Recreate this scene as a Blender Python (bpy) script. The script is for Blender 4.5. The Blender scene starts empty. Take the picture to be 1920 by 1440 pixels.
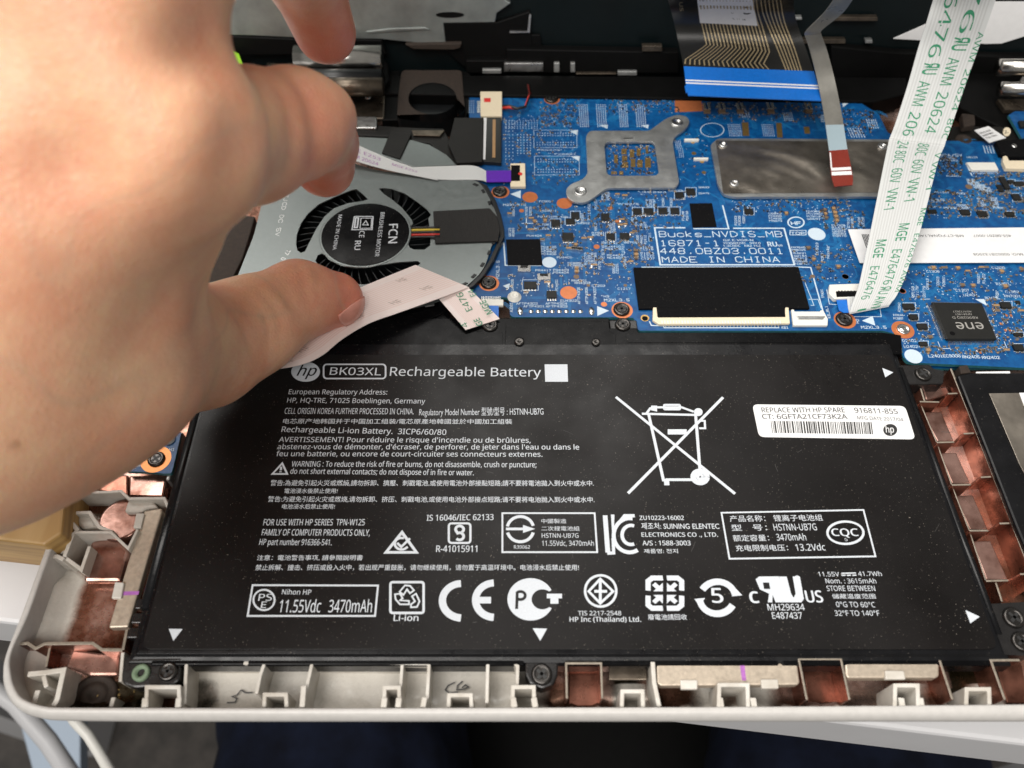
import bpy, bmesh, math, random
import numpy as np
from mathutils import Vector

# ------------------------------------------------------------------ camera, light, exposure
MM = 0.001
CAM_H = 182.5                       # mm above the battery label
PITCH = math.atan(2093.0/1440.0)    # downward pitch
FPX = 1440.0
CP, SP = math.cos(PITCH), math.sin(PITCH)
scene = bpy.context.scene
COL = scene.collection
cam_d = bpy.data.cameras.new("camera"); cam = bpy.data.objects.new("camera", cam_d); COL.objects.link(cam)
cam.location = (0, 0, CAM_H*MM); cam.rotation_euler = (math.pi/2-PITCH, 0, 0)
cam_d.sensor_width = 36.0; cam_d.lens = 36.0*FPX/1920.0
cam_d.clip_start = 0.005; cam_d.clip_end = 20
cam_d.dof.use_dof = True; cam_d.dof.focus_distance = 0.222; cam_d.dof.aperture_fstop = 15.0
scene.camera = cam
world = bpy.data.worlds.new("World"); scene.world = world; world.use_nodes = True
bg = world.node_tree.nodes["Background"]
bg.inputs[0].default_value = (0.82, 0.79, 0.74, 1); bg.inputs[1].default_value = 0.33
def area(name, loc, target, sx, sy, watts, col=(1, .965, .92)):
    d = bpy.data.lights.new(name, "AREA"); d.shape = "RECTANGLE"; d.size = sx; d.size_y = sy; d.energy = watts; d.color = col
    o = bpy.data.objects.new(name, d); COL.objects.link(o); o.location = loc
    o.rotation_euler = (Vector(target)-Vector(loc)).to_track_quat('-Z', 'Y').to_euler()
    return o
area("ceiling_lamp_over_desk", (-0.75, 0.10, 1.45), (0, .15, 0), 1.7, 0.8, 16)
area("ceiling_lamp_far", (-0.25, 1.15, 1.7), (0, .15, 0), 1.7, 0.8, 22)
area("ceiling_lamp_behind", (-0.35, -0.9, 1.6), (0, .15, 0), 1.7, 0.8, 34)
vs = scene.view_settings
scene.display_settings.display_device = 'sRGB'
vs.view_transform = 'Standard'; vs.look = 'None'; vs.exposure = 0.0; vs.gamma = 1.0; vs.use_curve_mapping = False
scene.cycles.max_bounces = 6; scene.cycles.diffuse_bounces = 3; scene.cycles.glossy_bounces = 3; scene.cycles.transmission_bounces = 4
scene.cycles.use_denoising = True
RND = random.Random(7)

# ------------------------------------------------------------------ measuring: photo pixel -> millimetres on a known plane
def ray(px, py):
    u = px-960.0; v = 720.0-py
    return np.array([u, FPX*CP+v*SP, -FPX*SP+v*CP])
def P(px, py, z=0.0):               # point on the horizontal plane z
    d = ray(px, py); t = (z-CAM_H)/d[2]
    return np.array([d[0]*t, d[1]*t, z])
def PY(px, py, y):                  # point on the upright plane y
    d = ray(px, py); t = y/d[1]
    return np.array([d[0]*t, y, CAM_H+d[2]*t])
def PD(px, py, depth):              # point at a distance along the view axis
    d = ray(px, py)*(depth/FPX)
    return np.array([d[0], d[1], CAM_H+d[2]])
def zz(ox, oy, s):
    return lambda pts: [(ox+x/s, oy+y/s) for x, y in pts]
ZA = zz(0, 0, 2.743); ZB = zz(400, 0, 3.2); ZC = zz(860, 130, 4); ZD = zz(1240, 0, 2.8235); ZE = zz(860, 350, 4); ZF = zz(1180, 350, 4)
ZG = zz(1520, 350, 4.8); ZH = zz(420, 640, 8/3); ZI = zz(1100, 640, 8/3); ZJ = zz(0, 740, 4); ZK = zz(0, 1050, 3.6923)
ZL = zz(480, 1150, 3.6923); ZM = zz(960, 1150, 3.6923); ZN = zz(1440, 1120, 4); ZO = zz(1600, 640, 2.5714); ZQ = zz(460, 260, 3.84)
ZR = zz(400, 450, 3.4286); ZS = zz(1640, 200, 6.857); ZT = zz(640, 0, 2.909); ZU = zz(1680, 500, 7.2); ZV = zz(1250, 150, 4.8)

# ------------------------------------------------------------------ materials
def srgb(r, g, b):
    f = lambda c: ((c/255+0.055)/1.055)**2.4 if c > 10 else c/255/12.92
    return (f(r), f(g), f(b), 1)
MATS = {}
def mat(name, col, rough=.5, metal=0.0, spec=.5, noise=0.0, nscale=200.0, bump=0.0, bscale=1500.0, coat=0.0, dust=0.0, rvar=0.0, col2=None, dscale=1400.0, aniso=None):
    m = bpy.data.materials.new(name); m.use_nodes = True
    nt = m.node_tree; b = nt.nodes["Principled BSDF"]
    b.inputs["Base Color"].default_value = col; b.inputs["Roughness"].default_value = rough
    b.inputs["Metallic"].default_value = metal; b.inputs["Specular IOR Level"].default_value = spec
    b.inputs["Coat Weight"].default_value = coat
    N = nt.nodes.new; Lk = nt.links.new
    geo = N("ShaderNodeNewGeometry")
    colsock = None
    def nz(scale, detail=4, rg=.6, vec=None):
        t = N("ShaderNodeTexNoise"); t.inputs["Scale"].default_value = scale; t.inputs["Detail"].default_value = detail; t.inputs["Roughness"].default_value = rg
        if aniso:
            mp = N("ShaderNodeMapping"); mp.inputs["Scale"].default_value = aniso; Lk(geo.outputs["Position"], mp.inputs[0]); Lk(mp.outputs[0], t.inputs["Vector"])
        else: Lk(geo.outputs["Position"], t.inputs["Vector"])
        return t.outputs["Fac"]
    if noise > 0:
        mx = N("ShaderNodeMix"); mx.data_type = 'RGBA'
        c2 = col2 or tuple(c*(1-noise) for c in col[:3])+(1,)
        r = N("ShaderNodeMapRange"); r.inputs[1].default_value = .35; r.inputs[2].default_value = .68
        Lk(nz(nscale), r.inputs[0]); Lk(r.outputs[0], mx.inputs[0])
        mx.inputs[6].default_value = col; mx.inputs[7].default_value = c2
        colsock = mx.outputs[2]
    if dust > 0:
        t = N("ShaderNodeTexVoronoi"); t.inputs["Scale"].default_value = dscale; Lk(geo.outputs["Position"], t.inputs["Vector"])
        big = nz(90, 3); fine = nz(dscale*.7, 2)
        r = N("ShaderNodeMapRange"); r.inputs[1].default_value = .20; r.inputs[2].default_value = .10; Lk(t.outputs["Distance"], r.inputs[0])
        r2 = N("ShaderNodeMapRange"); r2.inputs[1].default_value = .46; r2.inputs[2].default_value = .68; Lk(big, r2.inputs[0])
        r3 = N("ShaderNodeMapRange"); r3.inputs[1].default_value = .50; r3.inputs[2].default_value = .62; Lk(fine, r3.inputs[0])
        a = N("ShaderNodeMath"); a.operation = 'MULTIPLY'; Lk(r.outputs[0], a.inputs[0]); Lk(r3.outputs[0], a.inputs[1])
        a2 = N("ShaderNodeMath"); a2.operation = 'MULTIPLY_ADD'; a2.inputs[1].default_value = .75; a2.inputs[2].default_value = .25; Lk(r2.outputs[0], a2.inputs[0])
        a3 = N("ShaderNodeMath"); a3.operation = 'MULTIPLY'; Lk(a.outputs[0], a3.inputs[0]); Lk(a2.outputs[0], a3.inputs[1])
        a4 = N("ShaderNodeMath"); a4.operation = 'MULTIPLY'; a4.inputs[1].default_value = dust; Lk(a3.outputs[0], a4.inputs[0])
        mx = N("ShaderNodeMix"); mx.data_type = 'RGBA'; Lk(a4.outputs[0], mx.inputs[0])
        if colsock: Lk(colsock, mx.inputs[6])
        else: mx.inputs[6].default_value = col
        mx.inputs[7].default_value = (.42, .37, .31, 1); colsock = mx.outputs[2]
    if colsock: Lk(colsock, b.inputs["Base Color"])
    if rvar > 0:
        r = N("ShaderNodeMapRange"); r.inputs[1].default_value = .3; r.inputs[2].default_value = .7
        r.inputs[3].default_value = max(.02, rough-rvar); r.inputs[4].default_value = min(1, rough+rvar)
        Lk(nz(nscale*.6), r.inputs[0]); Lk(r.outputs[0], b.inputs["Roughness"])
    if bump > 0:
        bp = N("ShaderNodeBump"); bp.inputs["Strength"].default_value = bump; bp.inputs["Distance"].default_value = .0003
        Lk(nz(bscale, 3), bp.inputs["Height"]); Lk(bp.outputs[0], b.inputs["Normal"])
    MATS[name] = m
    return m
M = MATS
mat("label_black", (.0078, .0066, .0064, 1), .40, spec=.22, noise=.4, dust=1.0, bump=.05, bscale=3000, rvar=.14, nscale=45, dscale=1900)
mat("casing_black", (.005, .005, .006, 1), .30, spec=.28, noise=.35, bump=.10, bscale=900, dust=.35, rvar=.12, dscale=1100)
mat("gloss_black", (.003, .003, .0035, 1), .26, spec=.12, noise=.3, bump=.06, bscale=400, dust=.3, rvar=.08)
mat("tape_black", (.003, .003, .0035, 1), .6, spec=.10, bump=.25, bscale=700, dust=.35, dscale=1300)
mat("chip_black", (.013, .013, .012, 1), .45, spec=.3, noise=.2, bump=.1, bscale=6000)
mat("dark_part", (.008, .007, .006, 1), .5, spec=.3, noise=.4, bump=.1)
mat("print_white", srgb(205, 210, 216), .5, noise=.12, nscale=3000)
mat("print_dark", (.02, .02, .02, 1), .5)
mat("sticker_white", srgb(226, 226, 226), .38, noise=.05, nscale=400)
mat("cream", srgb(208, 204, 196), .42, noise=.16, nscale=160, bump=.04, bscale=2500, col2=srgb(182, 175, 164), rvar=.08)
mat("cream_rim", srgb(194, 191, 187), .36, noise=.08, nscale=600, bump=.03, bscale=3000)
mat("pcb_blue", srgb(4, 82, 138), .40, noise=.5, nscale=420, spec=.42, bump=.08, bscale=1500, col2=srgb(0, 60, 114))
mat("pcb_edge", srgb(52, 112, 120), .4, noise=.3, nscale=900)
mat("silk", srgb(196, 212, 224), .5, noise=.15, nscale=4000)
mat("pad_orange", srgb(206, 122, 76), .30, metal=.35, noise=.15, nscale=900)
mat("pad_gold", srgb(196, 160, 98), .3, metal=.8, noise=.3, nscale=1500)
mat("solder", (.78, .78, .77, 1), .22, metal=1.0, noise=.25, nscale=2500)
mat("steel", (.66, .66, .65, 1), .34, metal=1.0, noise=.10, nscale=700, bump=.05, bscale=2500, rvar=.1)
mat("dull_steel", (.50, .51, .50, 1), .42, metal=.85, noise=.12, nscale=260, bump=.06, bscale=1800, rvar=.12)
mat("screw_black", (.075, .070, .066, 1), .26, metal=.9, noise=.3, nscale=2500)
mat("ivory", srgb(226, 212, 184), .4, noise=.08, nscale=1500)
mat("off_white", srgb(224, 222, 214), .4, noise=.06, nscale=1500)
mat("cap_tan", srgb(168, 132, 92), .4, noise=.3, nscale=3000)
mat("cap_brown", srgb(120, 98, 76), .4, noise=.3, nscale=3000)
mat("grey_foil", (.46, .41, .35, 1), .34, metal=.9, noise=.5, nscale=70, bump=1.0, bscale=90, rvar=.12)
mat("magnet", srgb(198, 184, 166), .46, metal=.55, noise=.22, nscale=900, bump=.15, bscale=2200, rvar=.1)
mat("purple_ink", srgb(176, 106, 186), .6, noise=.3, nscale=2500)
mat("violet", srgb(92, 34, 168), .35, noise=.15, nscale=900)
mat("blue_tab", srgb(22, 108, 200), .35, noise=.12, nscale=900, bump=.08, bscale=900)
mat("red_tab", srgb(124, 40, 26), .4, noise=.15, nscale=900)
mat("green_ink", srgb(52, 142, 104), .5, noise=.3, nscale=3000)
mat("grey_ink", srgb(176, 158, 150), .6)
mat("pink_ink", srgb(160, 84, 168), .6, noise=.4, nscale=3000)
mat("pencil", (.10, .10, .10, 1), .7, noise=.5, nscale=3000)
mat("wire_red", srgb(190, 52, 44), .4); mat("wire_yellow", srgb(204, 178, 58), .4); mat("wire_dark", (.012, .012, .012, 1), .4)
mat("dot_red", srgb(205, 44, 40), .5); mat("lime", srgb(150, 214, 38), .5, noise=.1, nscale=100)
mat("brown_foam", srgb(48, 37, 29), .8, noise=.4, nscale=700, bump=.3, bscale=2500)
mat("hinge_steel", (.62, .60, .56, 1), .20, metal=1.0, noise=.2, nscale=250, rvar=.08)
mat("hinge_dark", (.16, .13, .10, 1), .34, metal=.85, noise=.45, nscale=300, rvar=.1)
mat("deck_dark", (.0025, .0055, .0062, 1), .4, spec=.2, noise=.3, nscale=60, bump=.05, rvar=.1)
mat("deck_black", (.003, .003, .003, 1), .5, spec=.12, noise=.3)
mat("deck_plate", (.34, .37, .36, 1), .40, metal=.75, noise=.28, nscale=80, bump=.10, bscale=300, rvar=.12)
mat("fan_plate", (.23, .255, .25, 1), .34, metal=.75, noise=.05, nscale=900, bump=.05, bscale=2600, rvar=.04)
mat("fan_black", (.006, .007, .008, 1), .35, noise=.3)
mat("cloth_tape", (.010, .009, .008, 1), .75, noise=.5, nscale=2600, bump=.6, bscale=2600, aniso=(1, .15, 1))
mat("gold_trace", srgb(178, 160, 126), .4, metal=.5)
mat("flex_black", (.012, .012, .011, 1), .3)
mat("flex_grey", (.30, .29, .26, 1), .36, metal=.55, noise=.25, nscale=120, rvar=.1)
mat("flex_sheen", srgb(150, 168, 176), .4)  # paler copy of the cable grey, with its reflection in the colour
mat("table_white", srgb(206, 206, 208), .35, noise=.05, nscale=30)
mat("denim", (.006, .009, .022, 1), .9, spec=.15, noise=.5, nscale=40, bump=.3, bscale=900, col2=(.003, .004, .009, 1))
mat("carpet", (.060, .053, .048, 1), .95, noise=.5, nscale=45, bump=.4, bscale=300, col2=(.03, .028, .026, 1))
mat("chair_grey", srgb(186, 186, 188), .45)
mat("panel_blue_grey", srgb(170, 184, 200), .5)
mat("cable_white", srgb(214, 212, 206), .4)
mat("bracket_black", (.014, .013, .013, 1), .28, noise=.3, nscale=500, bump=.05, rvar=.08)
mat("green_oxide", srgb(118, 138, 112), .6, noise=.3, nscale=2500)
mat("wood_edge", srgb(186, 150, 92), .5, noise=.4, nscale=120, aniso=(.15, .15, 3), col2=srgb(140, 104, 56))

def wood():
    m = mat("wood", srgb(206, 164, 94), .45)
    nt = m.node_tree; b = nt.nodes["Principled BSDF"]; N = nt.nodes.new; L = nt.links.new
    g = N("ShaderNodeNewGeometry"); mp = N("ShaderNodeMapping"); mp.inputs["Scale"].default_value = (120, 14, 60); mp.inputs["Rotation"].default_value = (0, 0, .5)
    n = N("ShaderNodeTexNoise"); n.inputs["Scale"].default_value = 1; n.inputs["Detail"].default_value = 6
    L(g.outputs["Position"], mp.inputs[0]); L(mp.outputs[0], n.inputs["Vector"])
    r = N("ShaderNodeValToRGB"); r.color_ramp.elements[0].position = .35; r.color_ramp.elements[0].color = srgb(184, 150, 100)
    r.color_ramp.elements[1].position = .65; r.color_ramp.elements[1].color = srgb(212, 182, 134)
    L(n.outputs["Fac"], r.inputs[0]); L(r.outputs[0], b.inputs["Base Color"])
wood()

def copper_mat():
    # conductive copper paint sprayed over cream plastic: the attribute says where it was sprayed
    m = mat("copper_paint", srgb(170, 108, 88), .3)
    nt = m.node_tree; b = nt.nodes["Principled BSDF"]; N = nt.nodes.new; L = nt.links.new
    g = N("ShaderNodeNewGeometry")
    at = N("ShaderNodeAttribute"); at.attribute_name = "spray"
    st = N("ShaderNodeAttribute"); st.attribute_name = "stain"
    def nz(s, d=5):
        t = N("ShaderNodeTexNoise"); t.inputs["Scale"].default_value = s; t.inputs["Detail"].default_value = d; L(g.outputs["Position"], t.inputs["Vector"]); return t.outputs["Fac"]
    n1, n2, n3 = nz(110), nz(700), nz(45)
    a = N("ShaderNodeMath"); a.operation = 'MULTIPLY_ADD'; L(n1, a.inputs[0]); a.inputs[1].default_value = .7; L(at.outputs["Fac"], a.inputs[2])
    r = N("ShaderNodeMapRange"); r.inputs[1].default_value = .62; r.inputs[2].default_value = 1.05; L(a.outputs[0], r.inputs[0])
    cr = N("ShaderNodeValToRGB"); e = cr.color_ramp.elements
    e[0].position = .36; e[0].color = srgb(88, 60, 44); e[1].position = .62; e[1].color = srgb(216, 184, 172)
    k = cr.color_ramp.elements.new(.5); k.color = srgb(152, 108, 90)
    L(n3, cr.inputs[0])
    # stain: dark green-brown tarnish
    a2 = N("ShaderNodeMath"); a2.operation = 'MULTIPLY_ADD'; L(n1, a2.inputs[0]); a2.inputs[1].default_value = .8; L(st.outputs["Fac"], a2.inputs[2])
    r2 = N("ShaderNodeMapRange"); r2.inputs[1].default_value = .75; r2.inputs[2].default_value = 1.25; L(a2.outputs[0], r2.inputs[0])
    mx0 = N("ShaderNodeMix"); mx0.data_type = 'RGBA'; L(r2.outputs[0], mx0.inputs[0]); L(cr.outputs[0], mx0.inputs[6]); mx0.inputs[7].default_value = srgb(44, 37, 22)
    mx = N("ShaderNodeMix"); mx.data_type = 'RGBA'; L(r.outputs[0], mx.inputs[0]); mx.inputs[6].default_value = srgb(200, 195, 186); L(mx0.outputs[2], mx.inputs[7])
    # ochre residue specks
    mt = N("ShaderNodeMath"); mt.operation = 'MULTIPLY'; L(r.outputs[0], mt.inputs[0]); mt.inputs[1].default_value = .74
    L(mx.outputs[2], b.inputs["Base Color"]); L(mt.outputs[0], b.inputs["Metallic"])
    r3 = N("ShaderNodeMapRange"); r3.inputs[1].default_value = .3; r3.inputs[2].default_value = .7; r3.inputs[3].default_value = .16; r3.inputs[4].default_value = .40; L(n2, r3.inputs[0]); L(r3.outputs[0], b.inputs["Roughness"])
    bp = N("ShaderNodeBump"); bp.inputs["Strength"].default_value = .5; bp.inputs["Distance"].default_value = .0008; L(n1, bp.inputs["Height"]); L(bp.outputs[0], b.inputs["Normal"])
copper_mat()
mat("copper", srgb(162, 108, 90), .26, metal=.8, noise=.5, nscale=140, bump=.2, bscale=260, col2=srgb(88, 54, 42), rvar=.12)
mat("copper_pale", srgb(190, 152, 140), .24, metal=.82, noise=.5, nscale=110, bump=.35, bscale=120, col2=srgb(104, 70, 58), rvar=.1)
mat("copper_edge", srgb(150, 140, 126), .4, metal=.2, noise=.3, nscale=900)

def ribbon_mat(name, base, line, across, freq):
    m = mat(name, base, .34)
    nt = m.node_tree; b = nt.nodes["Principled BSDF"]; N = nt.nodes.new; L = nt.links.new
    uv = N("ShaderNodeUVMap"); uv.uv_map = "strip"
    sp = N("ShaderNodeSeparateXYZ"); L(uv.outputs[0], sp.inputs[0])
    w = N("ShaderNodeMath"); w.operation = 'MULTIPLY'; w.inputs[1].default_value = freq*2*math.pi; L(sp.outputs[1], w.inputs[0])
    s = N("ShaderNodeMath"); s.operation = 'SINE'; L(w.outputs[0], s.inputs[0])
    r = N("ShaderNodeMapRange"); r.inputs[1].default_value = -.6; r.inputs[2].default_value = .9; L(s.outputs[0], r.inputs[0])
    # no conductors in the margins
    e1 = N("ShaderNodeMath"); e1.operation = 'GREATER_THAN'; e1.inputs[1].default_value = across; L(sp.outputs[1], e1.inputs[0])
    e2 = N("ShaderNodeMath"); e2.operation = 'LESS_THAN'; e2.inputs[1].default_value = 1-across; L(sp.outputs[1], e2.inputs[0])
    k = N("ShaderNodeMath"); k.operation = 'MULTIPLY'; L(e1.outputs[0], k.inputs[0]); L(e2.outputs[0], k.inputs[1])
    k2 = N("ShaderNodeMath"); k2.operation = 'MULTIPLY'; L(k.outputs[0], k2.inputs[0]); L(r.outputs[0], k2.inputs[1])
    mx = N("ShaderNodeMix"); mx.data_type = 'RGBA'; L(k2.outputs[0], mx.inputs[0]); mx.inputs[6].default_value = base; mx.inputs[7].default_value = line
    L(mx.outputs[2], b.inputs["Base Color"])
    bp = N("ShaderNodeBump"); bp.inputs["Strength"].default_value = .12; bp.inputs["Distance"].default_value = .0002; L(k2.outputs[0], bp.inputs["Height"]); L(bp.outputs[0], b.inputs["Normal"])
ribbon_mat("ribbon_white", srgb(204, 206, 205), srgb(190, 191, 190), .06, 18)
ribbon_mat("ribbon_pink", srgb(228, 214, 209), srgb(222, 196, 188), .16, 20)

# ------------------------------------------------------------------ mesh and object helpers (millimetres in, metres out)
WL = {}                              # world position (mm) of each object's origin
def place(o, wl, parent):
    WL[o.name] = np.array(wl, float)
    if parent is None: o.location = [c*MM for c in wl]
    else:
        o.parent = parent; o.location = [(a-b)*MM for a, b in zip(wl, WL[parent.name])]
    return o
def tag(o, label=None, cat=None, group=None, kind=None):
    if label: o["label"] = label
    if cat: o["category"] = cat
    if group: o["group"] = group
    if kind: o["kind"] = kind
    return o
def thing(name, base, label, cat, group=None):
    o = bpy.data.objects.new(name, None); o.empty_display_size = .01; COL.objects.link(o)
    place(o, base, None); return tag(o, label, cat, group)
class MB:
    """collects verts and faces (mm, world) and links them as one mesh object"""
    def __init__(s): s.v = []; s.f = []; s.m = []; s.mats = []; s.sm = []
    def mi(s, m):
        if m not in s.mats: s.mats.append(m)
        return s.mats.index(m)
    def add(s, vs, fs, m, smooth=False):
        o = len(s.v); s.v.extend([tuple(p) for p in vs]); k = s.mi(m)
        for f in fs: s.f.append([i+o for i in f]); s.m.append(k); s.sm.append(smooth)
        return s
    def box(s, x0, y0, z0, x1, y1, z1, m):
        x0, x1 = sorted((x0, x1)); y0, y1 = sorted((y0, y1)); z0, z1 = sorted((z0, z1))
        return s.add([(x0,y0,z0),(x1,y0,z0),(x1,y1,z0),(x0,y1,z0),(x0,y0,z1),(x1,y0,z1),(x1,y1,z1),(x0,y1,z1)],
            [(3,2,1,0),(4,5,6,7),(0,1,5,4),(1,2,6,5),(2,3,7,6),(3,0,4,7)], m)
    def prism(s, pts, z0, z1, m, mside=None):
        """upright prism over a world xy outline"""
        if sum((pts[i-1][0]*p[1]-p[0]*pts[i-1][1]) for i, p in enumerate(pts)) < 0: pts = pts[::-1]
        n = len(pts)
        vs = [(p[0], p[1], z0) for p in pts]+[(p[0], p[1], z1) for p in pts]
        s.add(vs, [list(range(n, 2*n))], m)
        s.add(vs, [list(range(n))[::-1]]+[(i, (i+1) % n, n+(i+1) % n, n+i) for i in range(n)], mside or m)
        return s
    def quadstrip(s, a, b, m, smooth=False):
        n = len(a); return s.add(list(a)+list(b), [(i, i+1, n+i+1, n+i) for i in range(n-1)], m, smooth)
    def tube(s, path, r, m, seg=8, cap=True):
        path = [np.array(p, float) for p in path]; n = len(path); vs = []; up = np.array([0, 0, 1.0])
        rr = r if hasattr(r, "__len__") else [r]*n
        for i, p in enumerate(path):
            d = path[min(i+1, n-1)]-path[max(i-1, 0)]; d /= np.linalg.norm(d)+1e-9
            a = np.cross(d, up if abs(d[2]) < .95 else np.array([1.0, 0, 0])); a /= np.linalg.norm(a)+1e-9; b = np.cross(a, d)
            for k in range(seg):
                t = 2*math.pi*k/seg; vs.append(p+rr[i]*(math.cos(t)*a+math.sin(t)*b))
        fs = [(i*seg+k, i*seg+(k+1) % seg, (i+1)*seg+(k+1) % seg, (i+1)*seg+k) for i in range(n-1) for k in range(seg)]
        if cap: fs += [list(range(seg)), list(range((n-1)*seg, n*seg))[::-1]]
        return s.add(vs, fs, m, True)
    def lathe(s, c, prof, m, seg=24, sx=1.0, sy=1.0, smooth=True):
        """prof: list of (radius, z)"""
        vs = []
        for r, z in prof:
            for k in range(seg):
                t = 2*math.pi*k/seg; vs.append((c[0]+r*sx*math.cos(t), c[1]+r*sy*math.sin(t), z))
        n = len(prof)
        fs = [(i*seg+k, i*seg+(k+1) % seg, (i+1)*seg+(k+1) % seg, (i+1)*seg+k) for i in range(n-1) for k in range(seg)]
        fs.append(list(range((n-1)*seg, n*seg)))
        return s.add(vs, fs, m, smooth)
    def build(s, name, parent=None, bevel=0.0, wl=None, recalc=True, seg=2):
        me = bpy.data.meshes.new(name)
        V = np.array(s.v, float)
        if wl is None:
            lo, hi = V.min(0), V.max(0); wl = np.array([(lo[0]+hi[0])/2, (lo[1]+hi[1])/2, lo[2]])
        me.from_pydata(((V-wl)*MM).tolist(), [], s.f)
        for m in s.mats: me.materials.append(MATS[m])
        me.polygons.foreach_set("material_index", s.m); me.polygons.foreach_set("use_smooth", s.sm)
        if recalc:
            bm = bmesh.new(); bm.from_mesh(me); bmesh.ops.remove_doubles(bm, verts=bm.verts, dist=1e-6); bmesh.ops.recalc_face_normals(bm, faces=bm.faces); bm.to_mesh(me); bm.free()
        me.update()
        o = bpy.data.objects.new(name, me); COL.objects.link(o); place(o, wl, parent)
        if bevel > 0:
            bv = o.modifiers.new("bevel", "BEVEL"); bv.width = bevel*MM; bv.segments = seg; bv.limit_method = 'ANGLE'; bv.angle_limit = .6
            bv.harden_normals = False
        return o
def outline(pts, z):                 # photo outline -> world xy
    return [P(x, y, z)[:2] for x, y in pts]
def slab(name, pts, z, th, m, parent=None, bevel=0.0, mside=None):
    return MB().prism(outline(pts, z), z-th, z, m, mside).build(name, parent, bevel)
def rectpx(x0, y0, x1, y1, z):       # photo rectangle -> square world rectangle at height z
    a = P(x0, y1, z); b = P(x1, y0, z); xm = P((x0+x1)/2, (y0+y1)/2, z)[0]
    s = abs(P(x1, (y0+y1)/2, z)[0]-P(x0, (y0+y1)/2, z)[0])/2
    return xm-s, a[1], xm+s, b[1]
def boxpx(mb, x0, y0, x1, y1, z, h, m):
    a = rectpx(x0, y0, x1, y1, z+h); mb.box(a[0], a[1], z, a[2], a[3], z+h, m); return mb
def ring_pts(c, r, n=32, sx=1, sy=1):
    return [(c[0]+r*sx*math.cos(2*math.pi*k/n), c[1]+r*sy*math.sin(2*math.pi*k/n)) for k in range(n)]
def rrect(x0, y0, x1, y1, r, n=5):
    out = []
    for cx, cy, a0 in ((x1-r, y1-r, 0), (x0+r, y1-r, 90), (x0+r, y0+r, 180), (x1-r, y0+r, 270)):
        for k in range(n+1):
            t = math.radians(a0+90*k/n); out.append((cx+r*math.cos(t), cy+r*math.sin(t)))
    return out
def roundpoly(pts, r, n=4):
    out = []; N_ = len(pts)
    for i in range(N_):
        p0, p1, p2 = (np.array(pts[(i+k) % N_][:2], float) for k in (-1, 0, 1))
        a = p0-p1; b = p2-p1; la, lb = np.linalg.norm(a), np.linalg.norm(b); rr = min(r, la*.45, lb*.45)
        q0, q2 = p1+a/la*rr, p1+b/lb*rr
        for k in range(n+1):
            t = k/n; out.append(tuple((1-t)**2*q0+2*t*(1-t)*p1+t*t*q2))
    return out
def holed(mb, outer, holes, z0, z1, m, mside=None):
    """plate with holes: outlines are world xy loops"""
    bm = bmesh.new(); loops = [outer]+holes; rings = []
    for lp in loops:
        vs = [bm.verts.new((p[0], p[1], 0)) for p in lp]; rings.append(vs)
        for i in range(len(vs)): bm.edges.new((vs[i-1], vs[i]))
    bmesh.ops.triangle_fill(bm, use_beauty=True, use_dissolve=False, edges=bm.edges[:])
    bm.verts.index_update(); vs = [(v.co.x, v.co.y) for v in bm.verts]; fs = [[v.index for v in f.verts] for f in bm.faces]
    bm.free()
    n = len(vs)
    mb.add([(x, y, z1) for x, y in vs], fs, m); mb.add([(x, y, z0) for x, y in vs], fs, mside or m)
    for lp in loops:
        k = len(lp); mb.add([(p[0], p[1], z0) for p in lp]+[(p[0], p[1], z1) for p in lp], [(i, (i+1) % k, k+(i+1) % k, k+i) for i in range(k)], mside or m)
    return mb

# ------------------------------------------------------------------ lettering
# one-stroke lettering as printed on circuit boards, drawn on a 4 x 6 grid
STROKE = {'A':'00 26 40|12 32','B':'00 06 36 45 44 33 03|33 42 41 30 00','C':'45 36 16 05 01 10 30 41','D':'00 06 26 44 42 20 00','E':'46 06 00 40|03 33','F':'46 06 00|03 33',
'G':'45 36 16 05 01 10 30 41 43 23','H':'00 06|40 46|03 43','I':'10 30|20 26|16 36','J':'01 10 20 31 36','K':'00 06|46 03 40','L':'06 00 40','M':'00 06 23 46 40','N':'00 06 40 46',
'O':'10 01 05 16 36 45 41 30 10','P':'00 06 36 45 44 33 03','Q':'10 01 05 16 36 45 41 30 10|22 40','R':'00 06 36 45 44 33 03|23 40','S':'45 36 16 05 04 13 33 42 41 30 10 01','T':'06 46|26 20',
'U':'06 01 10 30 41 46','V':'06 20 46','W':'06 10 23 30 46','X':'00 46|06 40','Y':'06 23 46|23 20','Z':'06 46 00 40','0':'10 01 05 16 36 45 41 30 10','1':'15 26 20|10 30','2':'05 16 36 45 44 00 40',
'3':'05 16 36 45 44 33 13|33 42 41 30 10 01','4':'30 36 02 42','5':'46 06 03 33 42 41 30 10 01','6':'45 36 16 05 01 10 30 41 42 33 03','7':'06 46 10','8':'13 04 05 16 36 45 44 33 13 02 01 10 30 41 42 33',
'9':'01 10 30 41 45 36 16 05 04 13 43','.':'20 21','-':'13 33','_':'00 40','/':'00 46','+':'03 43|21 25','u':'04 01 10 30 41|44 40','c':'43 34 14 03 01 10 30 41','k':'00 06|34 02 30','s':'43 34 14 03 12 32 41 30 10 01','*':'24 25',':':'21 22|24 25'}
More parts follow.
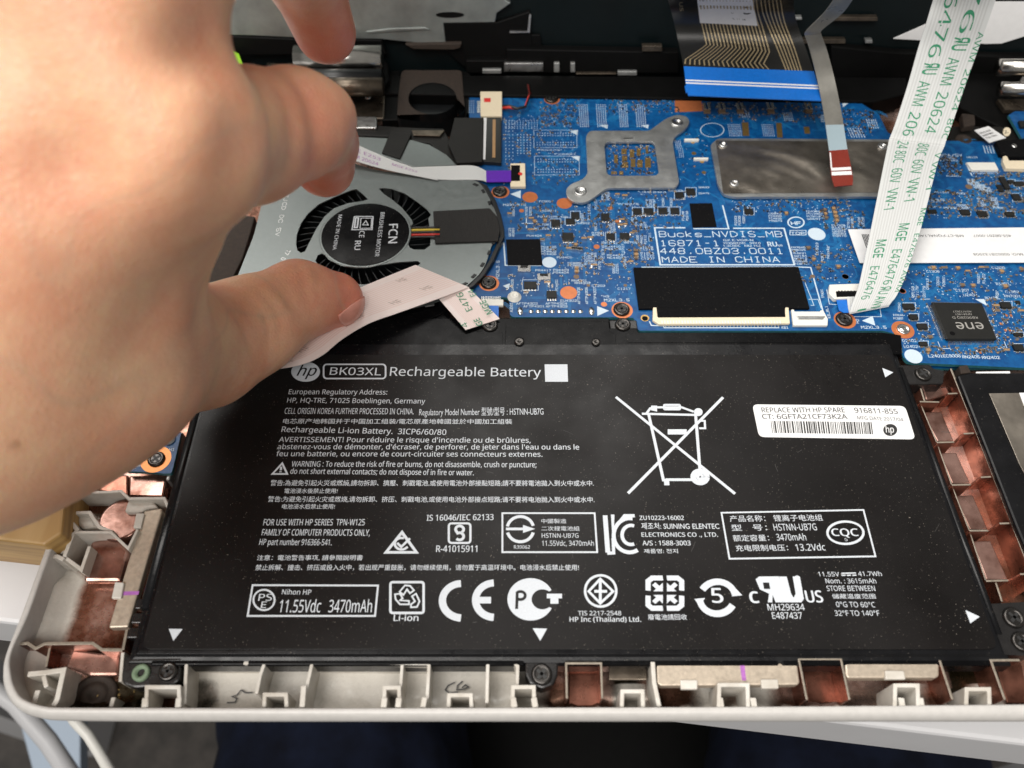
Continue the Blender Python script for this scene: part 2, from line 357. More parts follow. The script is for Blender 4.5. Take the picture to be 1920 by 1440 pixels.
def stroke(mb, s, a, b, cap, z, w, m="silk", flip=False):
    """one-stroke lettering from world a to b, cap height and stroke width in mm"""
    a = np.array(a[:2], float); b = np.array(b[:2], float); L_ = np.linalg.norm(b-a); d = (b-a)/L_; u = np.array([-d[1], d[0]])
    adv = L_/(len(s)-.25)
    for i, ch in enumerate(s):
        for pl in STROKE.get(ch, '').split('|'):
            q = pl.split()
            pts = [a+d*(adv*i+adv*.72*int(k[0])/4)+u*(cap*int(k[1])/6) for k in q]
            for e_i, (p0, p1) in enumerate(zip(pts, pts[1:])):
                e = p1-p0; l = np.linalg.norm(e)
                if l < 1e-6: continue
                e /= l; nn = np.array([-e[1], e[0]])*w/2; e = e*w*.35
                zq = z+.002*(e_i % 4)+.0005*(len(mb.f) % 5)     # crossing strokes never share a plane
                mb.add([(*(p0-e-nn), zq), (*(p1+e-nn), zq), (*(p1+e+nn), zq), (*(p0-e+nn), zq)], [(0, 1, 2, 3)], m)
def line(mb, a, b, w, z, m):
    a = np.array(a[:2], float); b = np.array(b[:2], float); e = b-a; l = np.linalg.norm(e)+1e-9; e /= l; nn = np.array([-e[1], e[0]])*w/2
    mb.add([(*(a-nn), z), (*(b-nn), z), (*(b+nn), z), (*(a+nn), z)], [(0, 1, 2, 3)], m)
def polyline(mb, pts, w, z, m, closed=False):
    pts = [np.array(p[:2], float) for p in pts]; n = len(pts)
    L_, R_ = [], []
    for i, p in enumerate(pts):
        p0 = pts[i-1] if (i or closed) else p; p2 = pts[(i+1) % n] if (i < n-1 or closed) else p
        d0 = p-p0; d1 = p2-p; d0 = d0/(np.linalg.norm(d0)+1e-12); d1 = d1/(np.linalg.norm(d1)+1e-12)
        t = d0+d1; t /= np.linalg.norm(t)+1e-12; nn = np.array([-t[1], t[0]])
        ref = d1 if np.linalg.norm(d1) > .5 else d0
        c = max(.5, abs(nn @ np.array([-ref[1], ref[0]])))
        L_.append((*(p+nn*w/2/c), z)); R_.append((*(p-nn*w/2/c), z))
    if closed: L_.append(L_[0]); R_.append(R_[0])
    mb.quadstrip(R_, L_, m)
JOBS = []
def text(name, parent, s, a, b, cap, m="print_white", bold=0.0, z=None, fn=None, shear=0.0, fit=True):
    """typeset text: baseline from world point a to b, cap height in mm; queued, meshed together later"""
    JOBS.append(dict(name=name, parent=parent, s=s, a=np.array(a, float), b=np.array(b, float), cap=cap, m=m, bold=bold, fn=fn, shear=shear, fit=fit))
def run_text():
    tmp = []
    try: face = bpy.data.fonts.load(bpy.utils.system_resource('DATAFILES', path='fonts')+"/NotoSansHebrew-Regular.woff2")   # Blender's own sans face
    except Exception: face = None
    capc = bpy.data.curves.new("lettering", "FONT"); capc.body = "H"
    if face: capc.font = face
    capo = bpy.data.objects.new("lettering", capc); COL.objects.link(capo)
    for j in JOBS:
        c = bpy.data.curves.new("lettering", "FONT"); c.body = j['s']; c.resolution_u = 2; c.resolution_u = 3 if max(map(ord, j['s'])) >= 0x370 else 2; c.offset = j['bold']*.4 if max(map(ord, j['s'])) >= 0x370 else 0.0; c.fill_mode = 'FRONT'; c.shear = j['shear']; c.font = face if face and max(map(ord, j['s'])) < 0x370 else c.font
        o = bpy.data.objects.new("lettering", c); COL.objects.link(o); tmp.append(o)
    bpy.context.view_layer.update(); dg = bpy.context.evaluated_depsgraph_get()
    mh = capo.evaluated_get(dg).to_mesh(); CAPH = max(v.co.y for v in mh.vertices); tmp.append(capo)
    for j, o in zip(JOBS, tmp):
        me = o.evaluated_get(dg).to_mesh()
        n = len(me.vertices); V = np.empty(n*3); me.vertices.foreach_get("co", V); V = V.reshape(-1, 3)
        x0, x1 = V[:, 0].min(), V[:, 0].max(); fs = [list(p.vertices) for p in me.polygons]
        t = (V[:, 0]-x0)/(x1-x0); h = V[:, 1]/CAPH if sum(ord(ch) > 0x2000 for ch in j['s']) < .4*len(j['s']) else (V[:, 1]+.085)/.90
        if j['fn']:
            pts = [j['fn'](tt, hh) for tt, hh in zip(t, h)]
        else:
            a, b = j['a'], j['b']; d = b-a; up = np.array([-d[1], d[0], 0.0]); up /= np.linalg.norm(up)
            pts = a+np.outer(t, d)+np.outer(h*j['cap'], up)
        mb = MB(); mb.add(pts, fs, j['m'])
        if j['bold'] > .003 and not j['fn'] and max(map(ord, j['s'])) < 0x370:      # heavier print: a second pass, slightly shifted
            dd = d/np.linalg.norm(d)*min(j['bold'], .03)*j['cap']*2.2; mb.add(np.array(pts)+dd+np.array([0, 0, .006]), fs, j['m']); mb.add(np.array(pts)+dd*.5+up*min(j['bold'], .03)*j['cap']*.8+np.array([0, 0, .003]), fs, j['m'])
        if j['fn'] and j['bold'] >= .02:
            mb.add([np.array(j['fn'](tt+.003, hh+.045))+np.array([0, -.004, .007]) for tt, hh in zip(t, h)], fs, j['m'])
        mb.build(j['name'], j['parent'], recalc=False)
    for o in tmp:
        c = o.data; bpy.data.objects.remove(o); bpy.data.curves.remove(c)
    JOBS.clear()
def proj(p):
    x, y, z = p[0], p[1], p[2]-CAM_H
    dep = y*CP - z*SP; up = y*SP + z*CP
    return 960+FPX*x/dep, 720-FPX*up/dep
def sstep(a, b, x):
    t = min(1, max(0, (x-a)/(b-a))); return t*t*(3-2*t)

# ------------------------------------------------------------------ the setting: table, floor
TZ = -17.0
def setting():
    e0, e1 = P(0, 1166, TZ), P(1920, 1396, TZ); d = (e1-e0)/np.linalg.norm(e1-e0); n = np.array([-d[1], d[0], 0])
    a, b = e0-d*400, e1+d*300; c, e = b+n*800, a+n*800
    t = thing("table", (0, 300, -740), "white table top under the open laptop", "table")
    MB().prism([p[:2] for p in (a, b, c, e)], TZ-22, TZ, "table_white").build("table_top", t, 1.2)
    for q in ((a+d*60+n*60), (b-d*60+n*60), (c-d*60-n*60), (e+d*60-n*60)):
        MB().box(q[0]-20, q[1]-20, -740, q[0]+20, q[1]+20, TZ-22.2, "chair_grey").build("leg", t)
    f = MB(); f.box(-2500, -1500, -745, 2500, 2500, -740, "carpet"); tag(f.build("floor"), kind="structure")
    # wooden board with a rounded edge lying on the table by the laptop
    pts = outline([(-260, 760), (140, 760), (115, 1000), (82, 1022), (-40, 1008), (-260, 985)], 4)
    w = thing("wooden_board", (pts[0][0], pts[0][1], TZ), "varnished yellow wooden board beside the laptop's corner", "board")
    MB().prism(pts, -13, 4, "wood", "wood_edge").build("board_top", w, .7)
    q = [(x-1.5, y+1.5) for x, y in pts]
    MB().prism(q, TZ, -13.02, "wood_edge").build("board_edge_strip", w, .4)
setting()

def lap():
    # seated person's lap in dark trousers, well below the table edge
    def thigh(path, rad, seg=20):
        mb = MB(); mb.tube(path, rad, "denim", seg); return mb
    mb = MB()
    mb.tube([(-118, 260, -400), (-112, 120, -385), (-100, -20, -360), (-50, -160, -330), (0, -260, -320)], [72, 80, 86, 92, 100], "denim", 24)
    mb.tube([(235, 260, -400), (225, 120, -385), (210, -20, -360), (150, -160, -330), (80, -260, -320)], [74, 86, 92, 96, 100], "denim", 24)
    mb.tube([(-40, -235, -325), (40, -250, -315), (120, -235, -325)], [95, 105, 95], "denim", 20)
    mb.tube([(-118, 262, -400), (-122, 275, -500), (-124, 250, -700)], [70, 60, 48], "denim", 20)
    mb.tube([(235, 262, -400), (238, 275, -500), (240, 250, -700)], [70, 60, 48], "denim", 20)
    mb.tube([(-124, 235, -702), (-124, 300, -715), (-124, 350, -722)], [40, 36, 20], "dark_part", 16)
    mb.tube([(240, 235, -702), (240, 300, -715), (240, 350, -722)], [40, 36, 20], "dark_part", 16)
    o = mb.build("person"); tag(o, "seated person's lap in dark navy trousers below the table edge", "person")
    md = o.modifiers.new("remesh", "REMESH"); md.mode = 'VOXEL'; md.voxel_size = .009; md.use_smooth_shade = True
    sm = o.modifiers.new("smooth", "SMOOTH"); sm.iterations = 6; sm.factor = .5
    tx = bpy.data.textures.new("cloth_folds", "CLOUDS"); tx.noise_scale = .09
    dm = o.modifiers.new("folds", "DISPLACE"); dm.texture = tx; dm.strength = .03; dm.texture_coords = 'GLOBAL'
    # chair base the person's side: pale curved arm, blue-grey panel, white lead
    c = thing("office_chair", (-270, 60, -740), "office chair with black seat and pale grey curved frame below the laptop", "chair")
    path = [PD(x, y, d) for x, y, d in ((-160, 1240, 420), (-40, 1270, 420), (30, 1320, 420), (90, 1390, 420), (150, 1480, 420), (190, 1640, 470), (200, 1800, 620), (200, 1850, 900))]
    MB().tube(path, 5, "chair_grey", 14).build("armrest_tube", c)
    q = [PD(x, y, 560) for x, y in ((30, 1330), (150, 1350), (150, 1480), (70, 1480))]
    mb = MB(); back = [p+np.array([0, 8, -8.0]) for p in q]
    mb.add(q+back, [(0, 1, 2, 3), (7, 6, 5, 4), (0, 4, 5, 1), (1, 5, 6, 2), (2, 6, 7, 3), (3, 7, 4, 0)], "panel_blue_grey"); mb.build("side_panel", c, 1)
    MB().prism(rrect(-230, -330, 340, 215, 60), -530, -478, "deck_black").build("shade_slab", c, 12)  # black slab added so the gap between the legs reads as shadow
    MB().tube([(55, -60, -530), (55, -60, -738)], 28, "deck_black", 16).build("post", c)
    path = [PD(x, y, d) for x, y, d in ((110, 1300, 360), (140, 1352, 352), (165, 1378, 350), (185, 1410, 350), (205, 1445, 350), (240, 1530, 360), (260, 1640, 420))]
    tag(MB().tube(path, 2.4, "cable_white", 10).build("power_cable"), "thin white cable hanging below the laptop's lower left corner", "cable")
lap()

# ------------------------------------------------------------------ laptop base tray
X0, X1, YB = -117.0, 207.0, 276.0
FLZ = -9.0
base = thing("laptop_chassis", (45, 155, TZ), "cream laptop base tray with copper painted inside, opened up", "laptop")
def tray():
    out = ZK([(235, 100), (130, 380), (20, 700), (5, 850), (60, 980), (150, 1050), (270, 1085), (430, 1098)])
    inn = ZK([(290, 100), (190, 380), (75, 640), (75, 800), (118, 915), (185, 972), (300, 1008), (440, 1018)])
    O = [P(x, y, .2) for x, y in out]; I = [P(x, y, 1.0) for x, y in inn]
    # the hidden stretch to the back, then the front edge to the far corner
    O = [np.array([O[0][0]+.8, YB, .2])]+[np.array([O[0][0]+.2, 160, .2])]+O+[P(x, 1349, .2) for x in (260, 600, 960, 1300, 1600, 1915)]+[np.array([X1-4, P(960, 1349, .2)[1]+1, .2]), np.array([X1, P(960, 1349, .2)[1]+6, .2]), np.array([X1, YB, .2])]
    I = [np.array([I[0][0]+.8, YB, 1])]+[np.array([I[0][0]+.2, 160, 1])]+I+[P(x, y, 1) for x, y in ((260, 1326), (600, 1327), (960, 1326), (1300, 1325), (1600, 1323), (1915, 1320))]+[np.array([X1-4.5, P(960, 1325, 1)[1]+1, 1]), np.array([X1-2.4, P(960, 1325, 1)[1]+5, 1]), np.array([X1-2.4, YB, 1])]
    # smooth
    def cr(pts, k=6):
        r = []
        for i in range(len(pts)-1):
            p0, p1, p2, p3 = pts[max(i-1, 0)], pts[i], pts[i+1], pts[min(i+2, len(pts)-1)]
            for j in range(k):
                t = j/k; r.append(.5*((2*p1)+(-p0+p2)*t+(2*p0-5*p1+4*p2-p3)*t*t+(-p0+3*p1-3*p2+p3)*t**3))
        return r+[pts[-1]]
    def lin(pts, k=6):
        return [pts[i]+(pts[i+1]-pts[i])*j/k for i in range(len(pts)-1) for j in range(k)]+[pts[-1]]
    a, b = 2, 11
    O = lin(O[:a+1])[:-1]+cr(O[a:b])[:-1]+lin(O[b-1:]); I = lin(I[:a+1])[:-1]+cr(I[a:b])[:-1]+lin(I[b-1:])
    cen = np.array([45, 150, 0.0])
    def inward(p, d, z):
        v = cen-p; v[2] = 0
        # push mainly along the wall's own normal
        return p
    mb = MB(); n = len(O); rows = []
    for k in range(n):
        o, i = O[k], I[k]; w = o-i; w[2] = 0; wl = np.linalg.norm(w); w = w/wl
        rows.append([i+np.array([0, 0, FLZ-1-i[2]])+w*.3, i+np.array([0, 0, -.5]), i+np.array([0, 0, -.12])+w*.12, i+w*.45, i+w*(wl*.55)+np.array([0, 0, -.05]), o*1+np.array([0, 0, -.35])-w*.55, o+np.array([0, 0, -1.0])-w*.12, o+np.array([0, 0, -2.4]), o+np.array([0, 0, -6.0])-w*.8, o+np.array([0, 0, -12.0])-w*3.6, o+np.array([0, 0, -15.5])-w*8])
    vs = [p for r in rows for p in r]; c = len(rows[0])
    mb.add(vs, [(k*c+j, k*c+j+1, (k+1)*c+j+1, (k+1)*c+j) for k in range(n-1) for j in range(c-1)], "cream_rim", True)
    mb.build("rim", base)
    # outer bottom skin
    MB().box(X0+7, 44, TZ, X1-7, YB, TZ+1.6, "cream").build("bottom_skin", base, .3)
    # floor with sprayed copper paint
    xs = np.arange(X0-1, X1+.1, 1.5); ys = np.concatenate([np.arange(36.5, 60, .75), np.arange(60, YB, 2.0)])
    vs = []; spray = []; stain = []
    Op = np.array([q[:2] for q in I])
    for y in ys:
        for x in xs:
            z = FLZ; dl = min(np.min(np.hypot(Op[:, 0]-x, Op[:, 1]-y)), 40.0)
            z += 3.6*(1-sstep(0, 5.5, dl))**2          # coved up to the rim
            px, py = proj((x, y, z)); s = 1.0; t = 0.0
            if py > 1190: s *= 1-sstep(345, 372, px)*(1-sstep(985, 1055, px))
            s = s*sstep(2.0, 9.0, dl) if px < 300 else s*sstep(.3, 3.2, dl)
            if 100 < px < 300 and py > 1225: s = sstep(.2, 1.6, dl)*sstep(98, 116, px)
            if 350 < px < 432 and py > 1262: s = max(s, .55*(1-sstep(395, 430, px))*sstep(1258, 1285, py)); t = .9
            if 95 < px < 300: t = max(t, sstep(1255, 1292, py)*sstep(100, 125, px))
            if 90 < px < 270 and 1120 < py < 1225: t = max(t, .42*(1-abs(py-1175)/55))
            if px > 1010 and py > 1235: t = max(t, .62*sstep(1240, 1310, py)); s = max(s, .0)
            for cx in (1186, 1330, 1420, 1700, 1848):
                if py > 1280: s *= 1-.85*math.exp(-((px-cx)/38)**2)
            for cx in (1170,): 
                if py > 1235: t = max(t, 1.0*math.exp(-((px-cx)/40)**2))
            if px > 1780 and py > 1235 and px < 1870: t = 1.1
            vs.append((x, y, z)); spray.append(s); stain.append(t)
    w = len(xs); h = len(ys)
    ring = np.array([q[:2] for q in I]); r2 = np.roll(ring, -1, 0)
    def inside(x, y):
        c = ((ring[:, 1] > y) != (r2[:, 1] > y)); xx = ring[:, 0]+(y-ring[:, 1])/(r2[:, 1]-ring[:, 1]+1e-12)*(r2[:, 0]-ring[:, 0]); return (c & (x < xx)).sum() % 2 == 1
    ok = [inside(p[0]+(.6 if p[0] < 0 else -.6), p[1]+.6) or p[1] > 270 for p in vs]
    mb = MB(); mb.add(vs, [f for f in ((j*w+i, j*w+i+1, (j+1)*w+i+1, (j+1)*w+i) for j in range(h-1) for i in range(w-1)) if any(ok[k] for k in f)], "copper_paint", True)
    o = mb.build("tray_floor", base, recalc=False)
    for nm, arr in (("spray", spray), ("stain", stain)):
        at = o.data.attributes.new(nm, 'FLOAT', 'POINT'); at.data.foreach_set("value", arr)
    o["label"] = "copper painted tray floor with cream overspray and stains"
tray()

def wall(name, pts, zt, zb, th, m="cream", parent=base, bevel=.15, mside=None):
    """thin upright wall along a photo polyline at its top edge"""
    q = [P(x, y, zt)[:2] for x, y in pts]; L_, R_ = [], []; N_ = len(q)
    for i, p in enumerate(q):
        d0 = p-q[i-1] if i else q[1]-p; d1 = q[i+1]-p if i < N_-1 else d0
        d0 = d0/np.linalg.norm(d0); d1 = d1/np.linalg.norm(d1); t = d0+d1; t = t/(np.linalg.norm(t)+1e-9); nn = np.array([-t[1], t[0]])
        c = max(.45, abs(nn @ np.array([-d1[1], d1[0]]))); L_.append(p+nn*th/2/c); R_.append(p-nn*th/2/c)
    vs = [(*p, z) for z in (zb, zt) for row_ in (L_, R_) for p in row_]      # lower left, lower right, upper left, upper right
    a, b, c, d = 0, N_, 2*N_, 3*N_; fs = [(a, b, d, c), (a+N_-1, c+N_-1, d+N_-1, b+N_-1)]
    top = [(c+k, d+k, d+k+1, c+k+1) for k in range(N_-1)]
    for k in range(N_-1): fs += [(a+k, a+k+1, b+k+1, b+k), (a+k, c+k, c+k+1, a+k+1), (b+k, b+k+1, d+k+1, d+k)]
    if mside is None and m == "copper_edge": mside = "copper"      # copper paint on the faces, bare pale top edge
    return MB().add(vs, top, m).add(vs, fs, mside or m).build(name, parent, bevel)
B = FLZ-.3
# front row of cream pockets
wall("rib", ZK([(1275, 1000), (1290, 712), (1830, 712), (1800, 800), (1775, 925)]), -1.2, B, .8)
wall("rib", ZL([(325, 650), (352, 500), (388, 342), (1198, 347), (1185, 580), (1160, 650)]), -1.2, B, .8)
wall("rib", ZL([(1012, 350), (1000, 520)]), -1.3, B, .75)
wall("rib", ZL([(1598, 620), (1605, 345), (1790, 345), (1812, 365), (1808, 500)]), -1.2, B, .8)
wall("rib", ZL([(330, 500), (318, 650)]), .1, B, 1.2)
wall("rib", ZL([(1168, 580), (1155, 650)]), .1, B, 1.2)
def clip(x0, x1, ytop, ybot=1326, zt=-.6, th=.9, lip=True):
    # U-shaped snap catch: back wall with two arms reaching the rim
    wall("clip", [(x0, ybot), (x0+1, ytop), (x1-1, ytop), (x1, ybot)], zt, B, th)
clip(495, 537, 1302); clip(720, 749, 1289, zt=0); clip(841, 884, 1303); clip(961, 1002, 1288, zt=0); clip(274, 336, 1288, zt=.4)
clip(1166, 1206, 1296, zt=0); clip(1348, 1403, 1284, zt=.6); clip(1678, 1722, 1285, zt=.8); clip(1812, 1856, 1292, zt=.2)
for x in (272, 335, 721, 748, 962, 1001, 1350, 1412, 1690, 1726):
    wall("catch", [(x, 1308), (x+(3 if x > 960 else -2), 1326)], .5, B, 1.3)
# copper lined pockets on the front's far side
def pocket(l0, l1, r0, r1, m="copper_edge"):
    wall("partition", [l1, l0, r0, r1], -1.0, B, .55, m)
pocket(ZM([(375, 345)])[0], ZM([(380, 590)])[0], ZM([(617, 345)])[0], ZM([(625, 590)])[0])
pocket(ZN([(232, 462)])[0], ZN([(293, 768)])[0], ZN([(548, 462)])[0], ZN([(612, 768)])[0])
wall("partition", ZN([(1288, 470), (1385, 768)]), -1, B, .6, "copper_edge")
wall("partition", ZN([(1890, 470), (1672, 472), (1778, 768)]), -1, B, .6, "copper_edge")
wall("partition", ZM([(975, 335), (985, 480), (1020, 645)]), -.6, B, 1.0, "cream")
for pts in (ZM([(395, 352), (608, 352), (618, 640), (392, 640)]), ZN([(262, 478), (545, 478), (590, 790), (300, 790)]), ZN([(1700, 488), (1900, 488), (1960, 790), (1795, 790)])):
    slab("copper_lining", pts, FLZ+.9, .6, "copper", base, .2)
# dark steel plate seen between the pockets
slab("dark_plate", ZM([(680, 322), (925, 322), (935, 460), (670, 460)]), -4, 1, "hinge_dark", base, .2)
slab("dark_plate", ZN([(1310, 430), (1480, 430), (1500, 520), (1320, 520)]), -4, 1, "dark_part", base, .2)
slab("dark_plate", ZL([(60, 318), (412, 318), (400, 352), (70, 352)]), -5.2, 1, "dull_steel", base, .2)
slab("dark_plate", ZL([(1215, 318), (1592, 318), (1592, 352), (1215, 352)]), -5.2, 1, "dull_steel", base, .2)
# stamped stud in the stained corner
c = P(178, 1304, FLZ)
MB().lathe(c, [(5.4, FLZ-.2), (5.2, FLZ+.7), (4.2, FLZ+.8), (4.0, FLZ+.45), (3.2, FLZ+.45), (3.0, FLZ+.8), (1.2, FLZ+.8), (1.0, FLZ+.4), (.1, FLZ+.4)], "brown_foam", 28, sy=.9).build("stud", base)
# corner blocks, cream and brown stained
wall("rib", ZK([(190, 790), (300, 780), (440, 760), (395, 960), (370, 1010)]), -1.4, B, 1.2)
wall("rib", ZK([(300, 800), (320, 880)]), -1.4, B, 1.0)
wall("rib", ZK([(262, 900), (228, 1005)]), -2.0, B, 1.2)
wall("rib", ZK([(785, 950), (768, 1015)]), -3.0, B, 1.0)
# left side walls
wall("rib", ZK([(125, 580), (190, 575), (245, 612), (310, 578), (640, 575), (705, 620), (850, 622)]), -1.2, B, .8, "copper_edge")
wall("rib", ZK([(850, 622), (878, 478)]), -1.2, B, .7, "copper_edge")
wall("rib", ZK([(850, 622), (832, 840)]), -2.2, B, .8)
wall("rib", ZK([(345, 600), (318, 740)]), -3.6, B, .6, "copper_edge")
wall("rib", ZJ([(545, 735), (800, 730), (905, 722), (965, 778), (1230, 775), (1262, 850)]), -1.5, B, .8)
wall("rib", ZJ([(550, 1030), (830, 1030), (960, 1152), (1030, 1010)]), -1.2, B, .7)
wall("rib", ZJ([(480, 1215), (550, 1030)]), -1.2, B, 1.0)
wall("rib", ZJ([(480, 1215), (610, 1310), (670, 1135)]), -1.8, B, .9)
wall("rib", ZJ([(545, 885), (670, 882), (740, 990), (845, 1030)]), -2.2, B, .9)
wall("rib", ZJ([(435, 1040), (500, 1030), (548, 1050)]), -1.0, B, 1.0)
wall("rib", ZJ([(360, 1215), (425, 1210), (475, 1235)]), -1.0, B, 1.0)
wall("rib", ZJ([(465, 970), (540, 965), (580, 1020)]), -1.4, B, 1.0)
slab("side_ledge", ZJ([(470, 1040), (555, 1060), (520, 1190), (420, 1195)]), -2.6, 5, "cream", base, .5)
slab("side_ledge", ZJ([(560, 900), (690, 900), (735, 1000), (620, 1010), (540, 940)]), -4.2, 4, "cream", base, .8)
slab("side_ledge", ZJ([(960, 790), (1140, 790), (1180, 840), (1090, 850), (1070, 880), (930, 880)]), -3.2, 4, "cream", base, .8)
slab("cable_slot", ZK([(275, 185), (312, 190), (270, 335), (228, 340)]), -3.4, 1, "cream", base, .5)
slab("copper_lining", ZJ([(680, 1100), (880, 1060), (965, 1170), (900, 1400), (620, 1400)]), -5.6, 2.5, "copper_pale", base, .8)
slab("copper_lining", ZJ([(690, 600), (960, 600), (960, 760), (720, 720)]), -6.0, 2, "copper", base, .5)
slab("copper_lining", ZJ([(965, 605), (1255, 600), (1225, 770), (960, 765)]), -4.4, 3, "copper_pale", base, .6)
slab("copper_lining", ZK([(500, 615), (690, 640), (830, 640), (815, 800), (620, 800), (450, 740)]), -6.4, 2, "copper_pale", base, .6)
c = P(230, 976, -5.6)
MB().lathe(c, [(6, -8), (6.0, -5.0), (5.6, -4.7), (5.2, -4.75), (.1, -4.8)], "copper_pale", 32).build("round_boss", base)
# copper channel between battery and drive: stepped cells with thin walls
def channel():
    lt = [(320, 290), (403, 487), (475, 692), (560, 912), (640, 1155)]; lx = [(415, 292), (487, 485), (567, 690), (652, 912), (748, 1152)]
    rt = [(503, 250), (582, 442), (665, 652), (760, 876), (870, 1120)]; rx = [(455, 252), (532, 445), (615, 655), (705, 878), (805, 1122)]
    for i in range(5):
        wall("partition", ZO([lt[i], lx[i]]), -2.4, B, .55, "copper_edge")
        wall("partition", ZO([rx[i], rt[i]]), -2.0, B, .55, "copper_edge")
        wall("partition", ZO([lx[i], rx[i]]), -6.0, B, .5, "copper")
        if i < 4:
            slab("copper_lining", ZO([(lt[i][0]+10, lt[i][1]+50), (lx[i][0]+10, lt[i][1]+50), (lx[i+1][0]-3, lx[i+1][1]-6), (lt[i+1][0]+2, lt[i+1][1]-6)]), -6.2, 3, "copper_pale", base, .3)
    wall("partition", ZO([(325, 225), (345, 290)]), -2.6, B, .5, "copper_edge")
    wall("partition", ZO([(470, 130), (560, 350), (665, 620), (770, 890), (880, 1170)]), -1.4, B, .6, "copper_edge")
    wall("partition", ZO([(320, 290), (403, 487), (475, 692), (560, 912), (640, 1155)]), -4.4, B, .4, "copper_edge")
    wall("partition", ZO([(685, 1155), (718, 1255)]), -3, B, .5, "copper_edge")
    slab("copper_lining", ZO([(335, 232), (450, 215), (470, 255), (350, 285)]), -5.0, 3, "copper_pale", base, .5)
channel()
# crumbs of ochre residue in the stained corner
def residue():
    mb = MB(); r = random.Random(8); mat("residue", srgb(176, 150, 96), .6, noise=.4, nscale=2000)
    for k in range(70):
        c = P(r.gauss(190, 45), min(1322, r.gauss(1290, 18)), FLZ+.3)
        if c[0] < -112 or c[1] < 38.5: continue
        a = r.uniform(.12, .42) if k % 9 else r.uniform(.5, .9); b = a*r.uniform(.5, 1.2); h = a*r.uniform(.5, 1); t = r.uniform(0, 3)
        q = [(c[0]+a*math.cos(t+i*1.257)*r.uniform(.7, 1.2), c[1]+b*math.sin(t+i*1.257), FLZ+.1) for i in range(5)]
        mb.add(q+[(c[0], c[1], FLZ+.2+h)], [(i, (i+1) % 5, 5) for i in range(5)], "residue")
    mb.build("residue", base, recalc=False)["kind"] = "stuff"
residue()
# pencil marks on the cream plastic
for strokes in ((ZK([(1668, 900), (1640, 935), (1605, 945), (1640, 960), (1628, 985), (1570, 988)]), ZK([(1668, 900), (1700, 920), (1748, 918)])),
                (ZL([(1378, 478), (1330, 500), (1310, 530), (1335, 550), (1400, 545)]),), (ZL([(1430, 470), (1395, 500), (1390, 530), (1440, 525), (1470, 510), (1450, 495), (1425, 515)]),)):
    mk = MB(); zf = FLZ+.6
    for pts in strokes: polyline(mk, [P(x, y, zf) for x, y in pts], .3, zf, "pencil")
    mk.build("pencil_mark", base, recalc=False)

# magnets held by the clips
def bar(pts, z, th, lab, mark=None, bevel=.6, clips=()):
    o = thing("magnet_bar", (*np.mean(outline(pts, z), 0), z-th), lab, "magnet")
    slab("bar", pts, z, th, "magnet", o, bevel)
    if mark: slab("ink_mark", mark, z+.04, .03, "purple_ink", o)
    for c in clips: slab("clip", c, z+.7, 1.2, "cream", base, .25)
bar(ZJ([(1080, 870), (1210, 850), (1215, 880), (1060, 1450)])[:3]+ZK([(1020, 0), (885, 465), (750, 470), (880, 30)])+ZJ([(1040, 1010)]), -2.6, 2.6, "long cream magnet strip along the tray's left side with purple ink line",
    ZK([(845, 218), (965, 215), (958, 240), (845, 245)]), .4,
    [ZJ([(1020, 888), (1083, 888), (1055, 1002), (998, 998)]), ZK([(795, 150), (858, 155), (838, 265), (770, 265)])])
bar([(1231, 1247), (1234, 1245), (1490, 1243), (1496, 1248), (1500, 1280), (1496, 1284), (1240, 1286), (1232, 1281)], -1.4, 2.6, "long cream magnet bar in the front row with purple ink line",
    ZM([(1578, 358), (1610, 358), (1622, 465), (1592, 465)]), .6,
    [ZM([(1165, 460), (1285, 460), (1285, 525), (1170, 525)]), ZM([(1722, 455), (1842, 455), (1848, 520), (1730, 520)])])
bar(ZN([(578, 490), (1262, 485), (1285, 505), (1285, 590), (1262, 604), (600, 606), (582, 580)]), -1.2, 2.8, "short beige magnet bar nearest the tray's front right corner", None, .8,
    [ZN([(878, 548), (1020, 548), (1035, 615), (882, 615)])])
